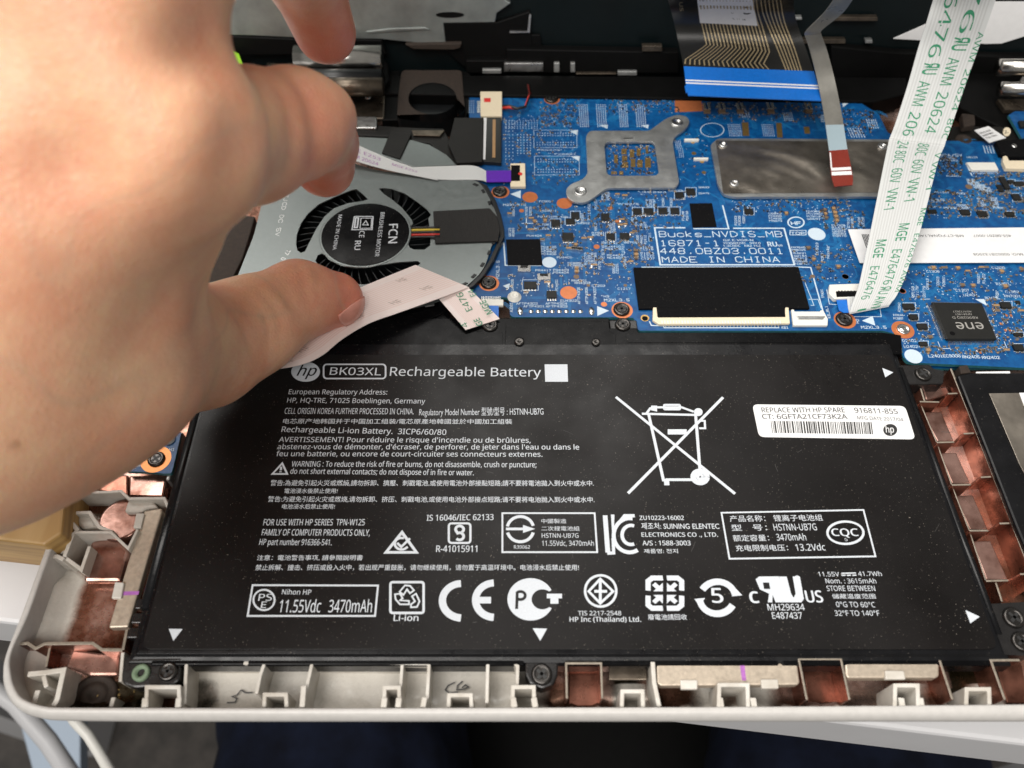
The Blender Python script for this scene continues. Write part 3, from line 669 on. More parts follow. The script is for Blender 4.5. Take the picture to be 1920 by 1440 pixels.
# ------------------------------------------------------------------ battery
bat = thing("laptop_battery", (13, 95, -7), "flat black rechargeable laptop battery with white printed label", "battery")
def battery():
    x0, x1, y0, y1 = -86.6, 113.6, 50.3, 136.1
    # casing: front lip with a glossy bevel, ridge on both sides
    q = lambda x, y: (x, y)
    mb = MB()
    rows = []
    for (off, z) in ((0, -.25), (.7, -.3), (1.3, -.9), (2.5, -1.3), (3.0, -2.2), (3.2, -6.5)):
        rows.append([(x0-off*1.0, y0-off), (x1+off*.9, y0-off), (x1-1.2+off*.9, y1+4), (x0-1.0-off*1.0, y1+4)])
        zlast = z
    zs = [-.25, -.3, -.9, -1.3, -2.2, -6.5]
    vs = [(*p, z) for r, z in zip(rows, zs) for p in r]
    fs = [(0, 1, 2, 3)]+[(i*4+k, i*4+(k+1) % 4, (i+1)*4+(k+1) % 4, (i+1)*4+k) for i in range(len(rows)-1) for k in range(4)]
    mb.add(vs, fs, "casing_black"); mb.build("casing", bat, .25)
    lab = [(p[0], p[1]) for p in roundpoly([(x0+.2, y0+.2), (x1-.2, y0+.2), (x1-1.4, y1), (x0-1.0, y1)], 2.5)]
    MB().prism(lab, -.24, 0, "label_black").build("label_panel", bat, .08)
    # front bumper strip, glossy, in several lengths
    for a, b in ((-84, -62), (-61.6, 3.0), (12.0, 62), (62.5, 112)):
        MB().prism([(a, 47.1), (b, 47.1), (b, 48.9), (a, 48.9)], -2.6, -1.15, "gloss_black").build("front_strip", bat, .5, seg=3)
    # rounded ridge on the left flank
    MB().tube([(x0-2.0, y0+10, -1.6), (x0-2.6, y1+2, -1.6)], 1.5, "casing_black", 12).build("side_ridge", bat)
    MB().tube([(x1+1.9, y0+4, -1.8), (x1+.8, y1-4, -1.8)], 1.1, "casing_black", 10).build("side_ridge", bat)
    for yy in (53.5, 57.0, 60.5):
        MB().box(x0-4.6, yy, -4, x0-2.0, yy+2.4, -1.2, "bracket_black").build("side_rib", bat, .25)
    # glossy protection-circuit cover above the label
    ZB_ = -.45
    pts = outline(ZE([(-60, 985), (350, 985), (1130, 985), (1135, 1060), (1340, 1060), (1345, 1085)])+ZF([(75, 1092), (1900, 1092)])+[(1690, 628), (1692, 664), (430, 664), (455, 600)], ZB_)
    MB().prism(pts, -6, ZB_, "gloss_black").build("circuit_cover", bat, .35)
    slab("raised_cover", ZE([(355, 1010), (1125, 1010), (1135, 1085), (1180, 1110), (1170, 1228), (345, 1228)]), ZB_+.14, .6, "gloss_black", bat, .1)
    slab("raised_cover", ZE([(1250, 1105), (1330, 1105)])+ZF([(1900, 1105), (1900, 1170), (-10, 1170)]), ZB_+.1, .5, "gloss_black", bat, .08)
    slab("raised_cover", ZE([(30, 1105), (330, 1095), (330, 1240), (0, 1250)]), ZB_+.08, .4, "gloss_black", bat, .06)
    for x, y, r in ((455, 1160, 1.5), (1030, 1165, 1.3)):
        c = P(*ZE([(x, y)])[0], ZB_+.6)
        MB().lathe(c, [(r, ZB_+.2), (r, ZB_+.75), (r*.75, ZB_+.95), (r*.3, ZB_+.8), (.05, ZB_+.7)], "screw_black", 18).build("rivet", bat)
    # tabs
    slab("mounting_tab", roundpoly(ZK([(868, 665), (1245, 650), (1255, 700), (1245, 830), (1195, 868), (930, 885), (850, 858), (838, 800)]), 5), -1.6, 5, "bracket_black", bat, .5)
    slab("tab_wall", roundpoly(ZK([(890, 688), (1255, 680), (1250, 692), (900, 700)]), 1), -1.0, 2, "bracket_black", bat, .2)
    c = P(*ZK([(975, 780)])[0], -1.2)
    MB().lathe(c, [(2.0, -2), (2.0, -1.0), (1.7, -.8), (1.0, -.8), (.9, -1.8), (.1, -1.8)], "green_oxide", 20).build("brass_insert", bat)
    slab("mounting_tab", roundpoly(ZM([(92, 318), (318, 318), (318, 420), (290, 490), (210, 522), (125, 490), (92, 420)]), 5), -1.4, 5, "bracket_black", bat, .5)
    slab("mounting_tab", roundpoly(ZN([(1610, 50), (1990, 30), (1990, 440), (1760, 430), (1720, 330)]), 4), -1.0, 5, "bracket_black", bat, .5)
    slab("mounting_tab", roundpoly(ZO([(200, 115), (370, 110), (385, 130), (440, 140), (435, 205), (240, 208)]), 4), -1.0, 5, "bracket_black", bat, .4)
    for px, py in (ZE([(150, 1000)])[0], ZE([(1150, 1005)])[0]):
        pass
    slab("mounting_tab", ZE([(130, 1005), (345, 1005), (345, 1085), (120, 1090)]), -.7, 4, "bracket_black", bat, .3)
    slab("mounting_tab", ZE([(1130, 1000), (1335, 1000), (1345, 1082), (1140, 1075)]), -.7, 4, "bracket_black", bat, .3)
battery()

# one screw, copied everywhere
def screw_mesh():
    mb = MB()
    R = 1.9
    mb.lathe((0, 0), [(R*1.02, -.6), (R*1.02, .25), (R*.92, .52), (R*.66, .66), (R*.62, .50), (R*.55, .48)], "screw_black", 28)
    mb.lathe((0, 0), [(R*.55, .48), (R*.2, .5), (.02, .5)], "screw_black", 16)
    for a in (0, math.pi/2):
        c, s = math.cos(a), math.sin(a)
        for k in (-1, 1):
            pass
    # cross recess arms, sunk and dark
    for a in (.4, .4+math.pi/2):
        c, s = math.cos(a), math.sin(a); w, l = R*.15, R*.60
        mb.add([(-l*c+w*s, -l*s-w*c, .53), (l*c+w*s, l*s-w*c, .53), (l*c-w*s, l*s+w*c, .53), (-l*c-w*s, -l*s+w*c, .53)], [(0, 1, 2, 3)], "print_dark")
    o = mb.build("screw", None, wl=np.zeros(3)); me = o.data; bpy.data.objects.remove(o); return me
SCREW = screw_mesh()
def screw(px, py, z, parent, s=1.0, name="screw"):
    o = bpy.data.objects.new(name, SCREW); COL.objects.link(o); p = P(px, py, z+.4)
    place(o, (p[0], p[1], z), parent); o.scale = (s, s, s); o.rotation_euler = (0, 0, RND.uniform(0, 3)); return o
for (x, y), z, s in ((ZK([(1160, 770)])[0], -1.5, 1.15), (ZM([(205, 420)])[0], -1.3, 1.25), (ZN([(1845, 150)])[0], -.9, 1.3), (ZN([(1905, 330)])[0], -.9, 1.2), (ZO([(338, 155)])[0], -.9, 1.25), (ZE([(235, 1035)])[0], -.4, 1.25), (ZE([(1232, 1030)])[0], -.4, 1.25)):
    screw(x, y, z, bat, s)

mat("print_black", (.008, .007, .007, 1), .45, spec=.3)
# ---- printing on the label
PZ = .03
def wp(Zf, x, y, z=PZ): return P(*Zf([(x, y)])[0], z)
def row(Zf, s, x0, y0, x1, y1, cap, bold=0.0, parent=None, m="print_white", z=PZ, shear=0.0, name="printed_text"):
    a, b = wp(Zf, x0, y0, z), wp(Zf, x1, y1, z)
    c = abs(wp(Zf, x0, y0-cap, z)[1]-a[1])
    text(name, parent or bat, s, a, b, c, m, bold, shear=shear)
R_ = lambda *a, **k: row(ZH, *a, **k)
R_("BK03XL", 527, 167, 783, 170, 37, .006); R_("Rechargeable Battery", 828, 172, 1585, 176, 43, .004)
R_("European Regulatory Address:", 322, 264, 815, 266, 24); R_("HP, HQ-TRE, 71025 Boeblingen, Germany", 314, 306, 1005, 311, 24)
R_("CELL ORIGIN KOREA FURTHER PROCESSED IN CHINA.", 301, 362, 948, 365, 29); R_("Regulatory Model Number 型號/型号 : HSTNN-UB7G", 975, 370, 1598, 366, 26)
R_("电芯原产地韩国并于中国加工组装/電芯原產地韓國並於中國加工組裝", 293, 412, 1441, 414, 25, .008)
R_("Rechargeable Li-ion Battery.  3ICP6/60/80", 286, 453, 1110, 468, 27, .006)
R_("AVERTISSEMENT! Pour réduire le risque d'incendie ou de brûlures,", 273, 503, 1533, 507, 25, .006)
R_("abstenez-vous de démonter, d'écraser, de perforer, de jeter dans l'eau ou dans le", 266, 539, 1776, 541, 25, .006)
R_("feu une batterie, ou encore de court-circuiter ses connecteurs externes.", 260, 574, 1592, 577, 25, .006)
R_("WARNING : To reduce the risk of fire or burns, do not disassemble, crush or puncture;", 336, 626, 1562, 630, 27, .006)
R_("do not short external contacts; do not dispose of in fire or water.", 330, 662, 1248, 670, 27, .006)
R_("警告:為避免引起火災或燃燒,請勿拆卸、擠壓、刺戳電池,或使用電池外部接點短路;請不要將電池拋入到火中或水中.", 230, 722, 1850, 724, 28, .01)
R_("電池浸水後禁止使用!", 300, 760, 566, 760, 24, .01)
R_("警告:为避免引起火灾或燃烧,请勿拆卸、挤压、刺戳电池,或使用电池外部接点短路;请不要将电池抛入到火中或水中.", 217, 803, 1853, 806, 28, .01)
R_("电池浸水后禁止使用!", 288, 838, 553, 838, 24, .01)
R_("FOR USE WITH HP SERIES  TPN-W125", 195, 920, 702, 920, 31, .004); R_("FAMILY OF COMPUTER PRODUCTS ONLY,", 187, 970, 728, 972, 31, .004); R_("HP part number 916366-541.", 175, 1018, 537, 1020, 30, .004)
R_("注意：電池警告事項, 請參閱說明書", 163, 1095, 692, 1095, 26, .006)
R_("禁止拆解、撞击、挤压或投入火中，若出现严重鼓胀，请勿继续使用，请勿置于高温环境中。电池浸水后禁止使用!", 155, 1145, 1775, 1145, 28, .006)
R_("IS 16046/IEC 62133", 1013, 897, 1347, 893, 29, .014); R_("R-41015911", 1060, 1053, 1265, 1053, 32, .014)
R_("R39062", 1450, 1037, 1530, 1037, 17); R_("中國製造", 1587, 910, 1712, 910, 22); R_("二次鋰電池組", 1587, 947, 1778, 947, 22); R_("HSTNN-UB7G", 1589, 982, 1773, 982, 22); R_("11.55Vdc, 3470mAh", 1590, 1022, 1850, 1022, 25)
R_("Nihon HP", 288, 1265, 434, 1267, 25, .004); R_("11.55Vdc", 272, 1355, 480, 1355, 62, .004); R_("3470mAh", 520, 1355, 737, 1355, 62, .004); R_("Li-ion", 847, 1398, 970, 1398, 31, .02)
R_("PS", 170, 1297, 237, 1297, 34, .01); R_("E", 183, 1333, 209, 1333, 32, .01)
Q_ = lambda *a, **k: row(ZI, *a, **k)
Q_("TIS 2217-2548", -43, 1370, 173, 1370, 22, .006); Q_("HP Inc (Thailand) Ltd.", -85, 1402, 272, 1402, 24, .014); Q_("廢電池請回收", 308, 1393, 503, 1393, 28, .006)
Q_("5", 628, 1307, 682, 1307, 72, .03); Q_("c", 818, 1308, 860, 1308, 74, .03); Q_("US", 1100, 1305, 1182, 1305, 58, .03); Q_("R", 1046, 1193, 1058, 1193, 16)
Q_("MH29634", 907, 1345, 1092, 1345, 32, .004); Q_("E487437", 930, 1387, 1080, 1387, 32, .004)
Q_("11.55V", 1160, 1175, 1265, 1175, 22); Q_("41.7Wh", 1360, 1173, 1477, 1173, 22); Q_("Nom. : 3615mAh", 1197, 1210, 1450, 1210, 24); Q_("STORE BETWEEN", 1203, 1248, 1445, 1248, 26, -.002)
Q_("儲藏温度范围", 1230, 1287, 1447, 1287, 24); Q_("0°G TO 60°C", 1250, 1328, 1445, 1330, 26); Q_("32°F TO 140°F", 1243, 1372, 1467, 1372, 26)
Q_("ZU10223-16002", 265, 893, 487, 893, 21, .016); Q_("제조처: SUINING ELENTEC", 275, 937, 665, 937, 21, .012); Q_("ELECTRONICS CO ., LTD.", 275, 977, 657, 977, 21, .014); Q_("A/S : 1588-3003", 280, 1020, 520, 1020, 23, .014); Q_("제품명: 전지", 287, 1060, 457, 1060, 22, .01)
Q_("产品名称： 锂离子电池组", 718, 903, 1183, 897, 31); Q_("型   号：", 726, 948, 905, 946, 31); Q_("HSTNN-UB7G", 938, 946, 1153, 944, 33); Q_("额定容量：", 735, 1000, 915, 998, 31); Q_("3470mAh", 952, 996, 1100, 995, 33); Q_("充电限制电压：", 748, 1050, 1010, 1047, 31); Q_("13.2Vdc", 1048, 1047, 1196, 1045, 33)
Q_("CQC", 1228, 973, 1360, 973, 36, .03); Q_("5", 1292, 998, 1306, 998, 14)

def mark(pts_list, name="printed_mark", m="print_white", z=PZ):
    mb = MB()
    for i, f in enumerate(pts_list):        # each stroke a hair above the one before: no shared planes
        k = len(mb.v); f(mb); mb.v[k:] = [(x, y, zz_+.004*i) for x, y, zz_ in mb.v[k:]]
    return mb.build(name, bat, recalc=False)
def PL(Zf, pts, w, closed=False, m="print_white", z=PZ):      # stroked photo polyline
    return lambda mb: polyline(mb, [P(x, y, z) for x, y in Zf(pts)], w, z, m, closed)
def FL(Zf, pts, m="print_white", z=PZ):                        # filled photo polygon
    q = lambda: [tuple(P(x, y, z)) for x, y in Zf(pts)]
    return lambda mb: mb.add(q(), [list(range(len(pts)))], m)
def arc(cx, cy, rx, ry, a0, a1, n=24):
    return [(cx+rx*math.cos(math.radians(a0+(a1-a0)*k/n)), cy-ry*math.sin(math.radians(a0+(a1-a0)*k/n))) for k in range(n+1)]
def rr(x0, y0, x1, y1, r): return [(x, y) for x, y in rrect(x0, y0, x1, y1, r)]
W1 = .42
mark([PL(ZH, rr(498, 115, 808, 186, 16), .5, True)], "model_box")
mark([FL(ZH, arc(408, 152, 72, 50, 0, 360, 40))], "round_logo")
row(ZH, "hp", 362, 172, 458, 172, 52, .012, m="print_black", z=.09, shear=.28)
mark([FL(ZH, [(1603, 115), (1717, 115), (1720, 202), (1606, 202)])], "code_patch")
mark([PL(ZH, [(242, 663), (316, 663), (291, 610)], .5, True), PL(ZH, [(286, 627), (284, 645)], .6), PL(ZH, [(283, 650), (282, 655)], .6)], "warning_triangle")
mark([PL(ZH, [(810, 1055), (962, 1055), (890, 955)], .75, True), PL(ZH, arc(888, 1012, 34, 29, 70, 330), .6), PL(ZH, [(866, 1008), (886, 1028), (930, 985)], .6)], "tick_mark")
mark([PL(ZH, rr(1124, 910, 1232, 1008, 14), .55, True), PL(ZH, arc(1178, 940, 20, 17, -60, 200)+arc(1178, 975, 20, 18, 120, -140), .7)], "standard_mark")
mark([PL(ZH, [(1392, 859), (1853, 859), (1866, 1054), (1392, 1054)], .45, True), PL(ZH, arc(1482, 938, 66, 62, 15, 168), .8), PL(ZH, arc(1482, 940, 66, 62, 195, 345), .8), PL(ZH, [(1410, 938), (1520, 938)], .7), FL(ZH, [(1495, 918), (1555, 938), (1495, 958)])], "arrow_mark")
mark([PL(ZH, [(143, 1219), (770, 1221), (755, 1373), (118, 1373)], .45, True), PL(ZH, arc(200, 1293, 53, 51, 0, 360, 32), .45)], "rating_box")
mark([PL(ZH, rr(832, 1204, 998, 1358, 12), .6, True)]+[PL(ZH, p, .4, True) for p in ([(878, 1252), (905, 1220), (930, 1222), (950, 1245), (930, 1260), (915, 1240), (897, 1268)], [(960, 1262), (978, 1300), (965, 1328), (935, 1330), (935, 1315), (955, 1300), (940, 1275)], [(925, 1315), (880, 1315), (858, 1290), (855, 1265), (880, 1262), (893, 1285), (880, 1295), (925, 1298)])], "recycling_mark")
mark([PL(ZH, arc(1188, 1297, 96, 86, 92, 268), 1.75)], "conformity_mark"); mark([PL(ZH, arc(1352, 1294, 94, 86, 92, 268), 1.75), PL(ZH, [(1268, 1294), (1335, 1294)], 1.6)], "conformity_mark")
mark([FL(ZH, arc(1533, 1290, 116, 106, 0, 360, 44)), FL(ZH, arc(1592, 1290, 54, 50, 0, 360, 32), "print_black", .06), FL(ZH, [(1600, 1262), (1665, 1232), (1665, 1345), (1600, 1318)], "print_black", .07), FL(ZH, [(1614, 1262), (1690, 1262), (1690, 1285), (1672, 1285), (1672, 1312), (1632, 1312), (1632, 1285), (1614, 1285)], "print_white", .09),
      PL(ZH, [(1463, 1338), (1466, 1252)], .7, m="print_black", z=.09), PL(ZH, arc(1482, 1271, 24, 20, 130, -130), .7, m="print_black", z=.1)], "certification_mark")
mark([PL(ZI, arc(70, 1248, 78, 78, 0, 360, 36), .6, True), PL(ZI, [(68, 1190), (68, 1308)], .7), PL(ZI, [(10, 1250), (68, 1188), (132, 1250), (68, 1310)], .6, True), PL(ZI, [(38, 1250), (102, 1250)], .7)], "diamond_mark")
sq = []
for sx, sy in ((1, 1), (-1, 1), (-1, -1), (1, -1)):
    c = lambda x, y: (391+sx*x, 1259+sy*y*.9)
    sq.append(PL(ZI, [c(10, 84), c(64, 84), c(84, 66), c(84, 14)], 1.25)); sq.append(FL(ZI, [c(14, 14), c(62, 20), c(20, 62)] if False else [c(10, 58), c(10, 10), c(58, 10), c(44, 24), c(64, 44), c(48, 60), c(27, 40)]))
mark(sq, "recycling_square")
mark([PL(ZI, arc(655, 1282, 88, 80, 150, 12, 30), 1.6), PL(ZI, arc(652, 1280, 88, 82, 195, 332, 30), 1.6), FL(ZI, [(725, 1275), (778, 1270), (745, 1235)]), FL(ZI, [(538, 1288), (592, 1283), (565, 1325)])], "circular_arrow_mark")
# backwards R joined to U
mark([FL(ZI, [(845, 1190), (862, 1176), (960, 1175), (972, 1215), (985, 1305), (945, 1305), (930, 1268), (928, 1305), (906, 1305), (912, 1262), (866, 1240)]), FL(ZI, [(962, 1176), (1000, 1176), (1022, 1262), (1035, 1282), (1045, 1262), (1030, 1176), (1066, 1176), (1086, 1288), (1074, 1305), (985, 1305)]),
      PL(ZI, [(884, 1222), (915, 1222)], 1.6, m="print_black", z=.09), PL(ZI, arc(1052, 1186, 13, 13, 0, 360, 16), .22)], "component_mark")
mark([PL(ZI, [(1273, 1160), (1346, 1158)], .3)]+[PL(ZI, [(1274+k*27, 1170), (1294+k*27, 1169)], .3) for k in range(3)], "current_mark")
mark([PL(ZI, [(92, 870), (106, 1056)], 1.2), PL(ZI, [(130, 866), (132, 940), (190, 872), (240, 872)], .9), PL(ZI, arc(215, 970, 80, 85, 80, 300, 22), 1.0), PL(ZI, arc(222, 968, 45, 48, 70, 290, 18), .9), PL(ZI, [(103, 1060), (135, 1058), (132, 985)], .8)], "certification_mark")
mark([PL(ZI, [(674, 857), (1384, 843), (1444, 1075), (714, 1087)], .42, True), PL(ZI, arc(1294, 957, 90, 56, 0, 360, 36), .6)], "product_box")
# crossed-out wheeled bin
W = .8
mark([PL(ZI, [(146, 278), (742, 762)], W), PL(ZI, [(682, 280), (207, 760)], W), PL(ZI, [(276, 362), (545, 368)], W*.9), PL(ZI, [(298, 362), (318, 335), (345, 330), (475, 330), (535, 352)], .7), PL(ZI, rr(388, 318, 465, 340, 4), .7, True), FL(ZI, arc(558, 354, 22, 20, 0, 360, 18)),
      PL(ZI, [(310, 365), (385, 700)], W), PL(ZI, [(545, 370), (566, 640)], W), PL(ZI, [(395, 692), (530, 692)], W), FL(ZI, [(385, 688), (412, 688), (414, 720), (388, 720)]), FL(ZI, [(405, 440), (500, 440), (500, 466), (405, 466)]),
      PL(ZI, arc(567, 678, 34, 29, 0, 360, 28), 1.5), PL(ZI, arc(567, 678, 12, 11, 0, 360, 18), .8), PL(ZI, [(570, 398), (590, 398), (592, 435), (562, 435)], .6), FL(ZI, [(322, 322), (352, 322), (352, 352), (322, 345)])], "crossed_out_bin")
for Zf, t in ((ZI, [(1478, 133), (1533, 155), (1493, 180)]), (ZK, [(1168, 476), (1264, 478), (1200, 560)]), (ZM, [(143, 103), (243, 106), (195, 190)]), (ZN, [(1480, 95), (1588, 145), (1518, 195)])):
    mark([FL(Zf, t)], "corner_arrow")
# light scuffs on the label
mat("scuff", (.045, .042, .040, 1), .5)
rs = random.Random(14)
mb = MB()
for k in range(26):
    c = P(rs.uniform(420, 1780), rs.uniform(690, 1200), .015); a = rs.uniform(0, 3.1); l = rs.uniform(.6, 3.2); w = rs.uniform(.05, .14)
    pts = [c[:2]+np.array([math.cos(a), math.sin(a)])*l*t+np.array([0, rs.uniform(-.15, .15)]) for t in (-.5, 0, .5)]
    polyline(mb, pts, w, .015+k*.0004, "scuff")
mb.build("scuff", bat, recalc=False)["kind"] = "stuff"
# white spare-part sticker
def sticker():
    z = .12
    pts = [P(x, y, z)[:2] for x, y in ZI([(828, 315), (1592, 323), (1645, 490), (862, 478)])]
    o = MB().prism(roundpoly(pts, 1.6), .01, z, "sticker_white").build("paper_sticker", bat)
    zt = z+.03; D = dict(m="print_dark", z=zt, parent=o)
    Q_("REPLACE WITH HP SPARE", 877, 355, 1293, 355, 24, .010, **D); Q_("916811-855", 1342, 357, 1557, 363, 25, .010, **D); Q_("CT: 6GFTA21CF73K2A", 880, 388, 1305, 388, 24, .012, **D); Q_("MFG DATE 2017/04", 1355, 390, 1585, 400, 17, .002, **D)
    mb = MB(); r = random.Random(3); x = 920.0
    while x < 1425:
        w = r.choice((3, 3, 5, 8)); y0 = 398+(x-920)*.012; y1 = 458+(x-920)*.012; sh = (x-920)*.0+8
        q = [tuple(P(a, b, zt)) for a, b in ZI([(x, y0), (x+w, y0), (x+w+sh, y1), (x+sh, y1)])]
        mb.add(q, [(0, 1, 2, 3)], "print_dark"); x += w+r.choice((3, 4, 6))
    mb.build("barcode", o, recalc=False)
    mb = MB(); mb.add([tuple(P(a, b, zt)) for a, b in ZI(arc(1518, 443, 35, 30, 0, 360, 28))], [list(range(29))], "print_dark"); mb.build("round_logo", o, recalc=False)
    Q_("hp", 1497, 456, 1540, 456, 32, .01, m="sticker_white", z=zt+.03, parent=o, shear=.28)
sticker()
# ------------------------------------------------------------------ motherboard
BZ = -1.5
pcb = thing("motherboard", P(1350, 420, BZ-1.2), "large blue laptop circuit board above the battery", "circuit board")
SZ = BZ+.03
def board():
    pts = [(880, 178), (1300, 182), (1612, 192), (1648, 214), (1664, 248), (1690, 262), (1990, 268), (2010, 690)]+ZO([(823, 128), (300, 103), (262, 98), (245, 78)])+[(1687, 628)]+ZF([(1900, 1080), (75, 1080), (60, 1062), (55, 1020), (30, 985), (0, 980)])+ZE([(410, 978), (385, 965), (378, 840), (345, 828)])+[(905, 560), (880, 555)]
    MB().prism(outline(roundpoly(pts, 3), BZ), BZ-1.2, BZ, "pcb_blue", "pcb_edge").build("board", pcb)
    slab("lower_board", ZU([(440, 1330), (1750, 1290), (1750, 1370), (480, 1375)]), BZ-3.0, 1.0, "pcb_blue", pcb, 0, "pcb_edge")
board()
PADS = []
def pad(Zf, x, y, rx, m="pad_orange", z=BZ, hole=0, name="copper_pad"):
    c = P(*Zf([(x, y)])[0], z+.03); r = abs(P(*Zf([(x+rx, y)])[0], z)[0]-P(*Zf([(x, y)])[0], z)[0])
    MB().prism(ring_pts(c, r, 28), z-.1, z+.04, m).build(name, pcb); PADS.append((c, r))
    return c, r
# screw lands
for Zf, x, y, r, scr in ((ZC, 313, 920, 68, 1), (ZE, 228, 725, 76, 1), (ZE, 1226, 925, 80, 1), (ZF, 1617, 1000, 82, 1), (ZC, 700, 225, 60, 1), (ZG, 830, 1288, 100, 0)):
    pad(Zf, x, y, r)
    px, py = Zf([(x, y)])[0]
    if scr: screw(px-1, py-2, BZ+.1, pcb, 1.32)
    else:
        c = P(px, py, BZ); MB().lathe(c, [(1.9, BZ), (1.9, BZ+.5), (1.5, BZ+.6), (1.2, BZ+.3), (.9, BZ+.3), (.8, BZ+.6), (.3, BZ+.5), (.05, BZ+.5)], "solder", 20).build("standoff", pcb)
for Zf, x, y, r in ((ZC, 535, 958, 58), (ZC, 793, 1005, 58), (ZE, 825, 795, 64), (ZE, 472, 180, 19), (ZE, 1035, 450, 23), (ZE, 1090, 882, 23), (ZU, 90, 330, 45), (ZG, 825, 938, 26)):
    pad(Zf, x, y, r)
slab("copper_pad", ZV([(70, 115), (300, 115), (325, 280), (75, 290)]), BZ+.06, .1, "pad_orange", pcb)
for Zf, x, y, r in ((ZE, 680, 567, 54), (ZF, 1405, 355, 65), (ZO, 290, 72, 42)): pad(Zf, x, y, r, "silk", name="white_dot")
for Zf, x, y, r in ((ZE, 883, 675, 22), (ZF, 1620, 675, 25), (ZF, 1375, 672, 18), (ZG, 312, 808, 30), (ZS, 1212, 1030, 45), (ZE, 973, 740, 14), (ZE, 1250, 740, 14)): pad(Zf, x, y, r, "cap_brown", name="test_pad")
for Zf, t in ((ZC, [(388, 935), (465, 908), (465, 968)]), (ZE, [(332, 743), (385, 725), (375, 770)]), (ZE, [(1038, 895), (1127, 930), (1040, 970)]), (ZF, [(1745, 1005), (1825, 970), (1845, 1042)]), (ZU, [(1068, 437), (1190, 437), (1232, 530)]), (ZV, [(1580, 195), (1640, 205), (1585, 245)])):
    slab("printed_arrow", Zf(t), BZ+.04, .1, "silk", pcb)

# --- packaged parts
def part(name, Zf, pts, h, m, bevel=.12, z=BZ): return slab(name, Zf(pts), z+h, h, m, pcb, bevel)
part("tape_patch", ZC, [(1732, 1005), (1900, 1003), (1935, 1180), (1755, 1185)], .25, "tape_black", .03)
part("tape_patch", ZE, [(355, 395), (610, 393), (628, 585), (368, 585)], .4, "tape_black", .03)
o = part("tape_patch", ZF, [(32, 606), (1268, 600), (1352, 912), (72, 914)], .9, "tape_black", .05); o["label"] = "wide black tape over the keyboard connector"
# quad flat controller with gull-wing legs
def qfp():
    body = P(1800, 610, BZ)
    pts = ZU([(485, 478), (1160, 490), (1365, 975), (690, 975)])
    o = MB().prism(outline(pts, BZ+1.3), BZ+.25, BZ+1.3, "chip_black").build("controller_chip", pcb, .18)
    q = [P(x, y, BZ+1.3) for x, y in pts]
    lead = MB(); lead.add([(0, -.11, .55), (0, .11, .55), (.45, .11, .55), (.45, -.11, .55), (.7, -.11, .02), (.7, .11, .02), (1.25, .11, .02), (1.25, -.11, .02),
                           (0, -.11, .45), (0, .11, .45), (.42, .11, .45), (.42, -.11, .45)], [(0, 1, 2, 3), (3, 2, 5, 4), (4, 5, 6, 7), (8, 9, 10, 11), (0, 8, 11, 3), (1, 9, 10, 2)], "solder")
    lo = lead.build("lead", None, wl=np.zeros(3)); me = lo.data; bpy.data.objects.remove(lo)
    for (a, b) in ((q[3], q[0]), (q[1], q[2]), (q[2], q[3]), (q[0], q[1])):
        d = b-a; n = np.array([d[1], -d[0]]); cen = (q[0]+q[2])/2
        if n @ ((a+b)/2-cen)[:2] < 0: n = -n
        ang = math.atan2(n[1], n[0])
        for k in range(32):
            p = a+d*(.05+.9*k/31); l = bpy.data.objects.new("lead", me); COL.objects.link(l)
            place(l, (p[0], p[1], BZ), o); l.rotation_euler = (0, 0, ang)
    zt = BZ+1.33
    def up(s, x0, y0, x1, y1, cap, bold=0, nm="chip_marking"):
        a, b = P(*ZU([(x1, y1)])[0], zt), P(*ZU([(x0, y0)])[0], zt); c = abs(P(*ZU([(x0, y0+cap)])[0], zt)[1]-b[1]); text(nm, o, s, a, b, c, "chip_ink", bold)
    mat("chip_ink", (.30, .29, .27, 1), .5)
    up("ene", 795, 750, 1160, 752, 118, .008); up("KB9028Q D", 755, 672, 1095, 672, 30); up("NF8A1961", 800, 630, 1015, 630, 24); up("AOA172627", 765, 595, 1015, 595, 22)
    c = P(*ZU([(762, 900)])[0], zt); MB().prism(ring_pts(c, .8, 20), BZ+1.2, BZ+1.31, "tape_black").build("index_dot", o)
qfp()
# generic leaded packages (body, box outline)
silk = MB()
SW = .16
def sbox(Zf, x0, y0, x1, y1, w=SW, sk=0):
    polyline(silk, [P(x, y, SZ) for x, y in Zf([(x0, y0), (x1, y0), (x1+sk, y1), (x0+sk, y1)])], w, SZ, "silk", True)
def ic(Zf, x0, y0, x1, y1, box=True, h=.8, legs=3, sk=0, m="chip_black", bx=7):
    """small black package with bright legs along the near side"""
    mb = MB(); r = rectpx(*Zf([(x0, y0)])[0], *Zf([(x1, y1)])[0], BZ+h)
    w = r[2]-r[0]; d = r[3]-r[1]
    mb.box(r[0], r[1]+d*.18, BZ+.1, r[2], r[3], BZ+h, m)
    for k in range(legs):
        cx = r[0]+w*(k+.5)/legs; lw = w/legs*.32
        mb.box(cx-lw, r[1]-d*.12, BZ+.01, cx+lw, r[1]+d*.16, BZ+h*.45, "solder"); mb.box(cx-lw, r[3]+.02, BZ+.01, cx+lw, r[3]+d*.18, BZ+h*.4, "solder")
    mb.build("transistor" if legs < 4 else "chip", pcb, .04, seg=1)
    if box: sbox(Zf, x0-bx, y0-bx, x1+bx, y1+bx, sk=sk)
